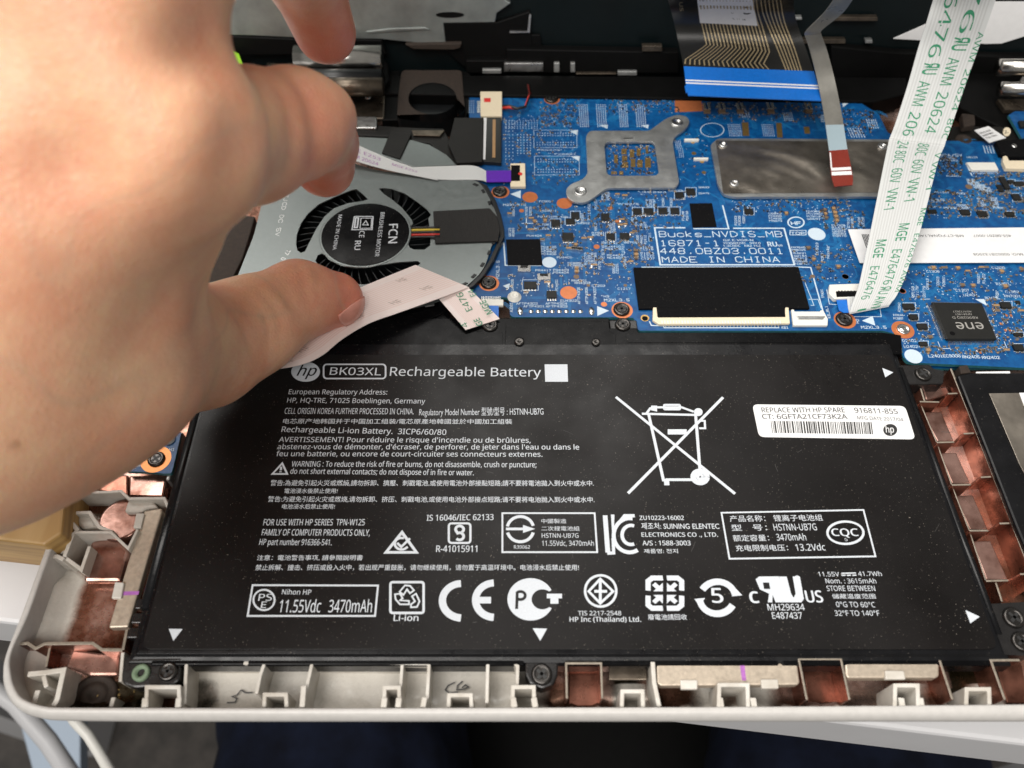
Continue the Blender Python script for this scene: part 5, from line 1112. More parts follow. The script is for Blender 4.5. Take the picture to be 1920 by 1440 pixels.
# too many to count: the tiniest chips, pads and vias, in the areas where the board carries them
def crumbs():
    mb = MB(); r = random.Random(4); n = 0
    def via(p, s=.22): mb.add([(p[0]-s, p[1], SZ+.02), (p[0], p[1]-s, SZ+.02), (p[0]+s, p[1], SZ+.02), (p[0], p[1]+s, SZ+.02)], [(0, 1, 2, 3)], "silk")
    areas = [(ZE, 380, 110, 1480, 330, 110, 90), (ZE, 640, 330, 1460, 620, 90, 70), (ZE, 350, 640, 1300, 820, 25, 50), (ZC, 340, 330, 900, 860, 60, 120), (ZC, 1000, 880, 1700, 1200, 60, 60), (ZC, 1500, 480, 1880, 860, 10, 30), (ZF, 760, 90, 1660, 200, 40, 110), (ZF, 1230, 440, 1700, 720, 40, 40), (ZF, 1400, 180, 1760, 320, 30, 30),
             (ZU, 0, 0, 1720, 460, 34, 110), (ZU, 60, 420, 520, 1180, 24, 40), (ZU, 1220, 420, 1720, 1160, 60, 60), (ZU, 420, 1080, 1480, 1190, 30, 30), (ZS, 800, 640, 1120, 900, 50, 30), (ZS, 1220, 830, 1930, 1440, 150, 80), (ZS, 620, 1080, 1250, 1440, 60, 50), (ZV, 330, 200, 1400, 380, 70, 50), (ZV, 1580, 270, 1860, 500, 40, 40), (ZC, 600, 230, 900, 430, 50, 50), (ZC, 1110, 560, 1480, 790, 60, 60), (ZC, 1100, 200, 1650, 330, 50, 50)]
    for Zf, x0, y0, x1, y1, nc, nv in areas:
        for k in range(int(nc*1.5)):
            p = P(*Zf([(r.uniform(x0, x1), r.uniform(y0, y1))])[0], BZ); v = r.random() < .5
            if any(math.hypot(p[0]-c[0], p[1]-c[1]) < q+.8 for c, q in PADS): continue
            w, d = (1.0, .5); hh = .35
            if v: w, d = d, w
            kd = r.choice(("cap_tan", "cap_brown", "chip_black", "chip_black", "cap_brown"))
            mb.box(p[0]-w*.3, p[1]-d*.5 if not v else p[1]-d*.3, BZ+.01, p[0]+w*.3, p[1]+d*.5 if not v else p[1]+d*.3, BZ+hh, kd)
            for s in (-1, 1):
                if v: mb.box(p[0]-w*.52, p[1]+s*d*.33-.16, BZ+.01, p[0]+w*.52, p[1]+s*d*.33+.16, BZ+hh*1.05, "solder")
                else: mb.box(p[0]+s*w*.33-.16, p[1]-d*.52, BZ+.01, p[0]+s*w*.33+.16, p[1]+d*.52, BZ+hh*1.05, "solder")
        for k in range(int(nv*1.5)):
            p = P(*Zf([(r.uniform(x0, x1), r.uniform(y0, y1))])[0], SZ)
            if not any(math.hypot(p[0]-c[0], p[1]-c[1]) < q+.3 for c, q in PADS): via(p, r.uniform(.10, .24))
    o = mb.build("tiny_components", pcb, recalc=False); o["kind"] = "stuff"
crumbs()

def traces():
    # bundles of copper runs under the lacquer, a shade lighter than the board
    mat("trace_blue", srgb(26, 106, 160), .36, spec=.45)
    mb = MB(); r = random.Random(31); z = BZ+.012
    for Zf, x0, y0, x1, y1, k in ((ZE, 380, 60, 1460, 960, 70), (ZC, 340, 220, 1000, 900, 50), (ZC, 1500, 430, 1900, 1200, 30), (ZF, 700, 60, 1880, 620, 60), (ZF, 1250, 600, 1880, 1060, 30), (ZU, 0, 0, 1720, 1240, 70), (ZS, 620, 480, 1930, 1440, 70), (ZV, 300, 300, 1900, 520, 40), (ZC, 600, 180, 1700, 440, 40)):
        for _ in range(k):
            p = P(*Zf([(r.uniform(x0, x1), r.uniform(y0, y1))])[0], z)[:2]; a = r.choice((0, 90, 45, 135, 0, 90)); n = r.choice((2, 3, 4, 6)); l1, l2 = r.uniform(2, 7), r.uniform(2, 6); tn = r.choice((-45, 45))
            d1 = np.array([math.cos(math.radians(a)), math.sin(math.radians(a))]); d2 = np.array([math.cos(math.radians(a+tn)), math.sin(math.radians(a+tn))]); nn = np.array([-d1[1], d1[0]])
            for q in range(n):
                s0 = p+nn*q*.34; polyline(mb, [s0, s0+d1*l1, s0+d1*l1+d2*l2], .14, z+.0008*len(mb.f) % .012, "trace_blue")
    mb.build("copper_trace", pcb, recalc=False)["kind"] = "stuff"
traces()

# ------------------------------------------------------------------ plates screwed over the board
def bracket():
    z = BZ+1.6
    o = thing("heatsink_bracket", P(1185, 300, BZ), "grey steel bracket plate with square window and two screw ears", "bracket")
    pts = ZC([(980, 460), (1430, 460), (1470, 430), (1560, 365), (1640, 338), (1715, 352), (1735, 400), (1700, 450), (1620, 505), (1605, 545), (1655, 850), (1630, 885), (1110, 890), (1060, 925), (1010, 965), (950, 1000), (860, 995), (808, 950), (805, 895), (850, 855), (930, 825), (968, 780), (955, 500)])
    win = ZC([(1115, 542), (1445, 540), (1472, 560), (1503, 775), (1478, 797), (1140, 797), (1110, 780), (1093, 570)])
    sx = [ring_pts(P(*ZC([(x, y)])[0], z), 1.15, 20) for x, y in ((912, 915), (1635, 400))]
    mb = MB(); holed(mb, roundpoly(outline(pts, z), 2.5), [roundpoly(outline(win, z), 1.5)]+sx, z-1.0, z, "dull_steel")
    mb.build("plate", o, .15)
    for x, y in ((912, 915), (1635, 400)):
        c = P(*ZC([(x, y)])[0], z)
        MB().lathe(c, [(2.3, z-.1), (2.25, z+.35), (1.9, z+.5), (1.3, z+.35), (1.15, z+.1)], "steel", 28).build("collar", o)
        MB().lathe(c, [(1.1, z-3), (1.1, z-.2), (.5, z-.15), (.02, z-.3)], "hinge_dark", 20).build("screw_socket", o)
    part_ = slab("alignment_mark", ZC([(1232, 512), (1312, 510), (1310, 524), (1234, 526)]), z+.05, .05, "steel", o)
bracket()
def spreader():
    z = BZ+1.5
    o = thing("heat_spreader", P(1510, 310, BZ), "wrinkled grey foil shield plate on the circuit board", "shield plate")
    pts = [(1334, 270), (1345, 260)]+ZD([(330, 732), (1210, 738)])+[(1675, 262), (1680, 340), (1650, 368)]+ZD([(1140, 1040), (380, 1042), (330, 1030), (300, 980), (262, 770)])
    holes = [ring_pts(P(x, y, z), .8, 16) for x, y in ZD([(325, 770), (385, 975), (1168, 778)])]
    mb = MB(); holed(mb, roundpoly(outline(pts, z), 4), [], z-1.0, z, "dull_steel"); mb.build("plate", o, .3)
    # crumpled foil skin on top
    r = random.Random(9); out = outline([(1342, 264), (1672, 266), (1664, 361), (1356, 363)], z)
    n, m_ = 46, 20; vs = []
    ph = [(r.uniform(.1, .55), r.uniform(.1, .55), r.uniform(0, 6), r.uniform(.03, .12)) for _ in range(14)]
    for j in range(m_):
        for i in range(n):
            u, v = i/(n-1), j/(m_-1)
            p = (1-v)*((1-u)*np.array(out[0])+u*np.array(out[1]))+v*((1-u)*np.array(out[3])+u*np.array(out[2]))
            e = min(1, 6*min(u, 1-u))*min(1, 5*min(v, 1-v)); h = sum(a*math.sin(fx*p[0]+fy*p[1]+q) for fx, fy, q, a in ph)
            h += .5*abs(math.sin(.11*p[0]+.25*p[1]))**6
            vs.append((p[0], p[1], z+.12+e*abs(h)*.8))
    mb = MB(); mb.add(vs, [(j*n+i, j*n+i+1, (j+1)*n+i+1, (j+1)*n+i) for j in range(m_-1) for i in range(n-1)], "grey_foil", True); mb.build("foil_skin", o)
    for x, y in ZD([(325, 770), (385, 975), (1168, 778)]):
        c = P(x, y, z); MB().lathe(c, [(1.7, z-.1), (1.6, z+.7), (1.2, z+.9), (.8, z+.7), (.75, z+.2), (.02, z+.2)], "steel", 22).build("rivet", o)
spreader()
# ------------------------------------------------------------------ cooling fan
def fan():
    z = .6
    o = thing("cooling_fan", P(700, 440, -8), "grey metal cooling fan with black hub between thumb and fingers", "fan")
    def W_(pts): return outline(ZQ(pts), z)
    outer = [(-160, 1100), (-60, 1000), (60, 700), (95, 560), (130, 420), (250, 200), (400, 130), (640, 140), (790, 180), (920, 222), (1400, 290), (1670, 300), (1720, 360), (1765, 440), (1770, 470), (1790, 500), (1820, 580), (1830, 660), (1790, 735), (1765, 790), (1740, 880), (1700, 960), (1640, 1020), (1560, 1090), (1450, 1150), (1250, 1210), (1000, 1240), (700, 1250), (300, 1240)]
    hubc = P(*ZQ([(865, 685)])[0], z); hr = abs(P(*ZQ([(1180, 685)])[0], z)[0]-hubc[0])
    s1 = [(365, 760), (370, 690), (400, 610), (450, 540), (530, 470), (640, 420), (760, 370), (800, 362), (830, 385), (885, 435), (850, 448), (740, 465), (640, 500), (570, 560), (510, 650), (430, 810), (400, 822), (375, 805)]
    s2 = [(962, 362), (985, 354), (1060, 362), (1150, 395), (1240, 455), (1310, 510), (1338, 548), (1318, 575), (1335, 700), (1330, 770), (1290, 798), (1215, 798), (1185, 785), (1172, 760), (1190, 700), (1182, 640), (1208, 610), (1195, 580), (1130, 500), (1060, 440), (1000, 400)]
    s3 = [(505, 880), (520, 840), (550, 825), (570, 835), (600, 870), (690, 915), (800, 930), (930, 915), (1090, 890), (1240, 880), (1262, 895), (1240, 915), (1130, 960), (980, 1030), (860, 1050), (700, 1040), (580, 980)]
    mb = MB(); holed(mb, roundpoly(W_(outer), 2), [W_(s1), W_(s2), W_(s3)], z-.5, z, "fan_plate")
    mb.build("cover_plate", o, .1)
    # spiral side wall with crenellated lip, dark well, hub
    well = ring_pts((hubc[0]+2, hubc[1]-.5), 38, 56); 
    MB().prism(well, -8, -7, "fan_black").build("well_floor", o)
    c0 = np.array([hubc[0]+2.0, hubc[1]-.5])
    right = W_([(1670, 298), (1740, 330), (1800, 430), (1840, 540), (1862, 640), (1866, 700), (1835, 770), (1790, 870), (1720, 980), (1640, 1060), (1560, 1100), (1400, 1160)])
    wallp = [np.array(p) for p in right]; inner = [c0+(p-c0)*.965 for p in wallp]
    MB().prism([tuple(p) for p in wallp]+[tuple(p) for p in inner[::-1]], -8, z-.25, "fan_black").build("side_wall", o, .2)
    for k in range(26):
        t = k/25*(len(wallp)-1); i = min(int(t), len(wallp)-2); p = wallp[i]+(wallp[i+1]-wallp[i])*(t-i); q = c0+(p-c0)*.955; d = (wallp[i+1]-wallp[i]); d /= np.linalg.norm(d)
        if k % 2: MB().prism([tuple(q-d*.9), tuple(q+d*.9), tuple(c0+(q-c0)*.975+d*.9), tuple(c0+(q-c0)*.975-d*.9)], z-.1, z+.25, "fan_black").build("lip_tooth", o, .1)
    imp = MB().lathe((hubc[0], hubc[1]), [(13, -7), (13, -1.2), (12.4, -.9), (.1, -.9)], "fan_black", 40).build("impeller", o)
    # swept blades
    bm = MB(); n = 7; a, b = [], []
    for k in range(n):
        t = k/(n-1); rr_ = 13+19*t; th = .30*t
        a.append((rr_*math.cos(th), rr_*math.sin(th), -6.5)); b.append((rr_*math.cos(th), rr_*math.sin(th), -1.0))
    off = [(p[0]-.12, p[1]+.30, p[2]) for p in a], [(p[0]-.12, p[1]+.30, p[2]) for p in b]
    bm.quadstrip(a, b, "blade"); bm.quadstrip(off[0], off[1], "blade"); bm.quadstrip(b, off[1], "blade")
    lo = bm.build("blade", None, wl=np.zeros(3)); me = lo.data; bpy.data.objects.remove(lo)
    for k in range(45):
        q = bpy.data.objects.new("blade", me); COL.objects.link(q); place(q, (hubc[0], hubc[1], 0), imp); q.rotation_euler = (0, 0, 2*math.pi*k/45)
    # hub with raised rim and printed disc
    MB().lathe((hubc[0], hubc[1]), [(hr*1.05, z-.3), (hr*1.05, z+.06), (hr*1.03, z+.12), (hr*1.0, z+.06)], "fan_plate", 48).build("hub_ring", o)
    disc = MB().lathe((hubc[0], hubc[1]), [(hr*1.0, z-.2), (hr*1.0, z+.08), (hr*.98, z+.14), (.05, z+.14)], "gloss_black", 48).build("hub_label", o)
    zt = z+.18
    def vt(s, x0, y0, x1, y1, cap, bold=.01):
        a, b = P(*ZQ([(x0, y0)])[0], zt), P(*ZQ([(x1, y1)])[0], zt); text("printed_text", disc, s, a, b, cap, "print_white", bold)
    vt("FCN", 1035, 615, 1028, 752, 2.9, .02); vt("BRUSHLESS MOTOR", 975, 530, 932, 848, 1.35, .01); vt("MADE IN CHINA", 672, 548, 628, 800, 1.2, .006); vt("CE", 822, 665, 818, 712, 1.7); vt("RU", 790, 735, 785, 800, 1.9, .03)
    mb = MB()
    for p, w in (([(785, 560), (920, 560), (912, 655), (768, 655)], .35), ([(833, 572), (910, 572), (905, 645), (825, 645)], .25), ([(845, 620), (885, 622), (868, 590)], .3), ([(795, 570), (815, 570), (805, 640), (785, 640)], .5)):
        polyline(mb, [P(x, y, zt) for x, y in ZQ(p)], w, zt, "print_white", True)
    mb.build("printed_mark", disc, recalc=False)
    # motor leads and black cloth tape
    for k, m in enumerate(("wire_dark", "wire_yellow", "wire_dark", "wire_red", "wire_dark")):
        y = 640+k*17; MB().tube([P(*ZQ([(1150, y+5)])[0], z-.6), P(*ZQ([(1230, y+2)])[0], z-.2), P(*ZQ([(1330, y)])[0], z+.5), P(*ZQ([(1400, y)])[0], z+.6)], .42, m, 8).build("motor_wire", o)
    slab("cloth_tape", ZQ([(1352, 520), (1760, 498), (1815, 560), (1835, 650), (1820, 735), (1365, 750)]), z+.75, .7, "cloth_tape", o, .25)
    # fixing lug pressed lettering
    mb = MB()
    for s, p0, p1, cap in (("7JCD DC 5V", (285, 400), (215, 700), 1.3), ("T7 0", (300, 800), (255, 870), 1.3)):
        stroke(mb, s, P(*ZQ([p0])[0], z+.03), P(*ZQ([p1])[0], z+.03), cap, z+.03, .22, "steel")
    mb.build("stamped_text", o, recalc=False)
    slab("white_patch", ZQ([(245, 378), (340, 330), (355, 345), (350, 375), (260, 380)]), z+.1, .1, "sticker_white", o)
mat("blade", (.008, .010, .011, 1), .4, spec=.3)
fan()
def fan_surround():
    # heat pipe hood and brown-black parts behind the fan
    o = thing("air_duct", P(800, 270, -8), "dark duct and grey cover piece between the fan and the hinge", "duct")
    slab("duct_cover", ZB([(840, 820), (1060, 830), (1190, 840), (1300, 870), (1400, 930), (1460, 990), (1200, 1000), (840, 870)]), -.4, .6, "fan_plate", o, .1)
    slab("duct_body", ZB([(840, 740), (1100, 760), (1380, 770), (1500, 980), (1460, 1000), (1300, 860), (1060, 820), (840, 810)]), -1.0, 5, "dark_part", o, .4)
    slab("duct_strap", ZB([(1060, 790), (1190, 800), (1120, 950), (1010, 915)]), .2, 1.0, "dark_part", o, .2)
    slab("duct_edge", ZB([(1190, 780), (1390, 780), (1360, 815), (1200, 810)]), -.2, .6, "hinge_dark", o, .2)
    p = outline(ZQ([(-400, 500), (70, 560), (30, 700), (-20, 860), (-120, 1060), (-500, 1000)]), -4); MB().prism(p, -8, -4, "brown_foam").build("foam_strip", o, .4)
    # glossy black film and rails under the lower ribbon
    q = thing("black_film", P(800, 590, -6), "glossy black film strip beneath the folded pinkish ribbon", "film")
    MB().prism(outline(ZR([(560, 760), (1020, 560), (1300, 520), (1490, 450), (1530, 500), (1240, 580), (940, 580), (700, 770)]), -1.2), -1.6, -1.2, "gloss_black").build("film", q, .1)
    slab("pale_rail", ZR([(1395, 568), (1582, 568), (1585, 588), (1397, 586)]), -1.0, .5, "off_white", q, .1)
    slab("pale_rail", ZR([(975, 540), (1225, 558), (1222, 574), (975, 562)]), -.9, .4, "copper_edge", q, .1)
    slab("grey_rail", ZR([(1360, 405), (1420, 400), (1420, 420), (1360, 428)]), -1.0, .4, "dull_steel", q, .1)
    slab("film_fold", ZR([(1170, 500), (1480, 420), (1500, 460), (1240, 575), (1090, 570)]), -.7, .3, "gloss_black", q, .1)
fan_surround()

# ------------------------------------------------------------------ ribbon cables
def spline(rows, n=14):
    rows = [(np.array(a, float), np.array(b, float)) for a, b in rows]; out = []
    for i in range(len(rows)-1):
        q = [rows[max(i-1, 0)], rows[i], rows[i+1], rows[min(i+2, len(rows)-1)]]
        for j in range(n):
            t = j/n; out.append(tuple(.5*((2*q[1][s])+(-q[0][s]+q[2][s])*t+(2*q[0][s]-5*q[1][s]+4*q[2][s]-q[3][s])*t*t+(-q[0][s]+3*q[1][s]-3*q[2][s]+q[3][s])*t**3) for s in (0, 1)))
    return out+[rows[-1]]
class Strip:
    """a thin flexible strip; rows are (left, right) edge points in mm"""
    def __init__(s, rows, n=14, th=.25, lin=False):
        s.r = rows if lin else spline(rows, n); s.th = th
        L_ = [0.0]
        for (a, b), (c, d) in zip(s.r, s.r[1:]): L_.append(L_[-1]+np.linalg.norm((a+b)/2-(c+d)/2))
        s.L = np.array(L_)
    def at(s, u, v, h=0.0):
        """u in mm along, v 0..1 across"""
        u = min(max(u, 0), s.L[-1]-1e-6); i = min(np.searchsorted(s.L, u, 'right')-1, len(s.r)-2); t = (u-s.L[i])/(s.L[i+1]-s.L[i]+1e-12)
        A = s.r[i][0]*(1-t)+s.r[i+1][0]*t; B_ = s.r[i][1]*(1-t)+s.r[i+1][1]*t; p = A*(1-v)+B_*v
        if h:
            n = np.cross(B_-A, (s.r[i+1][0]+s.r[i+1][1])-(s.r[i][0]+s.r[i][1])); n /= np.linalg.norm(n)+1e-12
            if n @ (np.array([0, 0, CAM_H])-p) < 0: n = -n
            p = p+n*h
        return p
    def mesh(s, name, m, parent, u0=0.0, u1=None, v0=0.0, v1=1.0, h=0.0, k=5, th=None, uvs=True):
        u1 = s.L[-1] if u1 is None else u1; th = th or s.th
        us = [u0]+[x for x in s.L if u0+1e-6 < x < u1-1e-6]+[u1]
        mb = MB(); rows = []
        nu = len(us)
        top = [[s.at(u, v0+(v1-v0)*j/k, h+1e-6) for j in range(k+1)] for u in us]; bot = [[s.at(u, v0+(v1-v0)*j/k, h-th) for j in range(k+1)] for u in us]
        vs = [p for r in top for p in r]+[p for r in bot for p in r]; w = k+1; o = nu*w
        fs = []
        for i in range(nu-1):
            for j in range(k): fs += [(i*w+j, i*w+j+1, (i+1)*w+j+1, (i+1)*w+j), (o+i*w+j, o+(i+1)*w+j, o+(i+1)*w+j+1, o+i*w+j+1)]
            fs += [(i*w, (i+1)*w, o+(i+1)*w, o+i*w), (i*w+k, o+i*w+k, o+(i+1)*w+k, (i+1)*w+k)]
        fs += [[j for j in range(w)]+[o+j for j in range(w)][::-1], [(nu-1)*w+j for j in range(w)][::-1]+[o+(nu-1)*w+j for j in range(w)]]
        mb.add(vs, fs, m, True); ob = mb.build(name, parent, recalc=False)
        me = ob.data; uvl = me.uv_layers.new(name="strip")
        co = []
        for u in us:
            for j in range(k+1): co.append((u/ max(s.L[-1], 1e-6), v0+(v1-v0)*j/k))
        co = co+co
        for lp in me.loops: uvl.data[lp.index].uv = co[lp.vertex_index]
        bm = bmesh.new(); bm.from_mesh(me); bmesh.ops.recalc_face_normals(bm, faces=bm.faces); bm.to_mesh(me); bm.free()
        es = ob.modifiers.new("edges", "EDGE_SPLIT"); es.split_angle = .9
        return ob
    def text(s, parent, st_, u0, u1, v0, cap, m, bold=.0, flip=False, name="printed_text", dv=None):
        """text along the strip: baseline at v0, letters rise towards larger v (dv of the width per cap height)"""
        wd = np.linalg.norm(s.r[0][1]-s.r[0][0]); k = (cap/wd) if dv is None else dv
        if flip: fn = lambda t, hh: s.at(u1+(u0-u1)*t, v0-k*hh, .05)
        else: fn = lambda t, hh: s.at(u0+(u1-u0)*t, v0+k*hh, .05)
        text(name, parent, st_, (0, 0, 0), (1, 0, 0), cap, m, bold, fn=fn)
def rows3(Zf, lst): return [(P(*Zf([(a, b)])[0], z0), P(*Zf([(c, d)])[0], z1)) for a, b, z0, c, d, z1 in lst]

def touchpad_cable():
    o = thing("ribbon_cable", P(1630, 580, BZ), "wide white ribbon cable with green lettering rising from board to deck", "ribbon cable")
    low = [(P(1588, 556, .1), P(1668, 548, .1)), (P(1590, 574, -.3), P(1667, 563, -.3)), (P(1592, 585, -.2), P(1666, 572, -.2)), (P(1593, 587, .5), P(1667, 573, .5)), (P(1596, 576, 1.3), P(1672, 566, 1.3)), (P(1601, 562, 2), P(1680, 556, 2)), (P(1610, 537, 3.2), P(1693, 530, 3.2)), (P(1620, 492, 5.2), P(1708, 488, 5.2)), (P(1633, 430, 7.6), P(1728, 424, 7.6)), (P(1647, 360, 10), P(1748, 345, 10)), (P(1658, 305, 11.5), P(1760, 300, 11.5)), (P(1667, 262, 12), P(1771, 274, 12))]
    hi = [(P(1667, 262, 12), P(1771, 274, 12)), (P(1671, 252, 13.2), P(1774, 264, 13.2)), (P(1680, 228, 14.5), P(1783, 240, 14.5)), (P(1702, 160, 21), P(1810, 160, 21)), (P(1722, 90, 30), P(1835, 90, 30)), (P(1738, 40, 38), P(1853, 40, 38)), (P(1750, 0, 44), P(1866, 2, 44)), (P(1765, -40, 52), P(1880, -40, 52)), (P(1790, -90, 70), P(1905, -90, 70))]
    s1 = Strip(low, 8); s2 = Strip(hi, 8)
    s1.mesh("lower_run", "ribbon_white", o, k=8); s2.mesh("upper_run", "ribbon_white", o, k=8)
    # reads downward: from the upper run into the lower one, letters' tops towards the right edge
    def um(s, py):              # distance along strip where its middle passes a photo row
        best = min(np.linspace(0, s.L[-1], 400), key=lambda u: abs(proj(s.at(u, .5))[1]-py)); return best
    def tx(s, str_, y0, y1, v0, bold=.0, dv=.2):
        ua, ub = um(s, y0), um(s, y1)
        fn = lambda t, hh: s.at(ua+(ub-ua)*t, v0+dv*hh, .06)
        text("printed_text", o, str_, (0, 0, 0), (1, 0, 0), 1, "green_ink", bold, fn=fn)
    # left line
    tx(s2, "E476476", -55, 108, .19); tx(s2, "ЯU", 118, 140, .18, .035); tx(s2, "AWM", 152, 200, .18); tx(s2, "206", 212, 258, .19)
    tx(s1, "24 80C", 266, 304, .16); tx(s1, "60V", 314, 340, .17); tx(s1, "VW-1", 350, 390, .17); tx(s1, "MGE", 448, 482, .16, .03); tx(s1, "E476476", 498, 560, .16); tx(s1, "ЯU", 564, 577, .15, .03)
    # middle line
    tx(s2, "E476", -65, 62, .56); tx(s2, "ЯU", 70, 95, .55, .035); tx(s2, "AWM", 108, 160, .55); tx(s2, "20624", 172, 248, .56)
    tx(s1, "80C", 268, 292, .53); tx(s1, "60V", 300, 328, .53); tx(s1, "VW-1", 336, 378, .53); tx(s1, "MGE", 420, 452, .54, .03); tx(s1, "E476476", 468, 534, .54); tx(s1, "ЯU AWM 2", 538, 572, .52, .01)
    # third line, trimmed by the cable's edge
    tx(s2, "AWM", 60, 115, .90, 0, .10); tx(s2, "20624", 130, 205, .90, 0, .10); tx(s2, "80C", 218, 255, .90, 0, .10)
    tx(s1, "V VW-1", 285, 362, .90, 0, .10); tx(s1, "MGE", 395, 425, .90, .03, .10); tx(s1, "E476476 AWM", 440, 550, .90, 0, .10)
    slab("blue_tab", ZG([(228, 1005), (405, 1000), (395, 1130), (300, 1135), (255, 1110)]), BZ+.9, .25, "blue_tab", o)
touchpad_cable()

def pinched_cable():
    o = thing("ribbon_cable", P(760, 580, BZ), "pinkish white folded ribbon cable held under the thumb", "ribbon cable")
    a = [(P(*ZR([(1300, 160)])[0], 4.0), P(*ZR([(1642, 303)])[0], 3.0)), (P(*ZR([(1170, 212)])[0], 5.0), P(*ZR([(1420, 385)])[0], 4.2)), (P(*ZR([(985, 288)])[0], 6.5), P(*ZR([(1180, 470)])[0], 5.2)), (P(*ZR([(840, 350)])[0], 7.5), P(*ZR([(1000, 535)])[0], 6.5)), (P(*ZR([(700, 430)])[0], 8), P(*ZR([(830, 635)])[0], 6.5)), (P(*ZR([(540, 540)])[0], 8), P(*ZR([(700, 740)])[0], 6)), (P(*ZR([(400, 640)])[0], 8), P(*ZR([(560, 802)])[0], 5.5)), (P(*ZR([(240, 700)])[0], 9), P(*ZR([(330, 842)])[0], 6)), (P(*ZR([(0, 740)])[0], 9), P(*ZR([(90, 880)])[0], 6)), (P(*ZR([(-250, 800)])[0], 8), P(*ZR([(-160, 940)])[0], 6))]
    s = Strip(a, 8); s.mesh("upper_run", "ribbon_pink", o, k=8)
    b = [(P(*ZR([(1450, 378)])[0], 2.6), P(*ZR([(1640, 306)])[0], 2.6)), (P(*ZR([(1530, 470)])[0], 2.0), P(*ZR([(1735, 400)])[0], 2.0)), (P(*ZR([(1622, 578)])[0], .8), P(*ZR([(1842, 506)])[0], .5))]
    # the folded end stops at a slanted cut
    s2 = Strip(b, 8); s2.mesh("folded_end", "ribbon_pink", o, k=6)
    wide = np.linalg.norm(s2.r[0][1]-s2.r[0][0])
    def tb(st_, p0, p1, cap, bold=.0):
        A, B_ = np.array(p0, float), np.array(p1, float)
        # text on the folded end: photo baseline mapped through the strip's plane
        zf = lambda q: .6+2.2*max(0, min(1, (578-q[1])/272.0))+.25
        a0, b0 = P(*ZR([p0])[0], zf(p0)), P(*ZR([p1])[0], zf(p1)); d = b0-a0; up = np.cross(np.array([0, 0, 1.0]), d); up /= np.linalg.norm(up)
        fn = lambda t, h: a0+d*t+up*cap*h
        text("printed_text", o, st_, a0, b0, cap, "green_ink", bold, fn=fn)
    tb("MGE", (1798, 466), (1748, 384), 2.0, .03); tb("E4", (1692, 352), (1668, 314), 1.9)
    tb("E476", (1668, 446), (1598, 332), 2.1); tb("476476", (1640, 552), (1540, 392), 1.9); tb("GE", (1735, 540), (1708, 498), 1.9, .03)
    for u, v in ((9, .30), (6, .72), (17, .78), (27, .35), (29, .8), (48, .70), (54, .85), (66, .8)):
        p = s.at(u, v)
        def fn(t, h, u=u, v=v): return s.at(u+2.6-5.0*t*.62+h*.9, v-.02-.11*h+.02*t, .05)
        text("printed_text", o, "HF", (0, 0, 0), (1, 0, 0), 1, "grey_ink", 0, fn=fn)
pinched_cable()

def camera_cable():
    o = thing("ribbon_cable", P(820, 320, -1), "narrow white ribbon cable with violet tab crossing the fan", "ribbon cable")
    a = [(P(*ZB([(500, 720)])[0], 6), P(*ZB([(500, 835)])[0], 6)), (P(*ZB([(700, 780)])[0], 5), P(*ZB([(700, 890)])[0], 5)), (P(*ZB([(850, 862)])[0], 3.5), P(*ZB([(850, 962)])[0], 3.5)), (P(*ZB([(1050, 950)])[0], 2.2), P(*ZB([(1030, 1015)])[0], 2.2)), (P(*ZB([(1200, 1005)])[0], 1.6), P(*ZB([(1170, 1045)])[0], 1.6)), (P(*ZB([(1350, 1072)])[0], 1.2), P(*ZB([(1345, 1080)])[0], 1.2))]
    s = Strip(a, 8); s.mesh("slanting_run", "ribbon_white", o, k=6)
    b = [(P(*ZB([(1195, 1003)])[0], 1.0), P(*ZB([(1335, 1074)])[0], 1.0)), (P(*ZB([(1400, 996)])[0], .9), P(*ZB([(1420, 1078)])[0], .9)), (P(*ZB([(1560, 994)])[0], .6), P(*ZB([(1590, 1078)])[0], .6)), (P(*ZB([(1638, 1026)])[0], 0), P(*ZB([(1638, 1090)])[0], 0))]
    Strip(b, 8).mesh("straight_run", "ribbon_white", o, k=5)
    slab("violet_tab", ZB([(1636, 1024), (1786, 1022), (1786, 1090), (1638, 1092)]), .05, .25, "violet", o)
    # three lines of pink lettering
    for st_, u0, u1, v in (("MGE E253", 20, 34, .45), ("AWM 20624", 20, 33.5, .86), ("MGE E253", 38.5, 48, .5), ):
        fn = lambda t, h, u0=u0, u1=u1, v=v: s.at(u0+(u1-u0)*t, v-.22*h, .05)
        text("printed_text", o, st_, (0, 0, 0), (1, 0, 0), 1, "pink_ink", .0, fn=fn)
camera_cable()

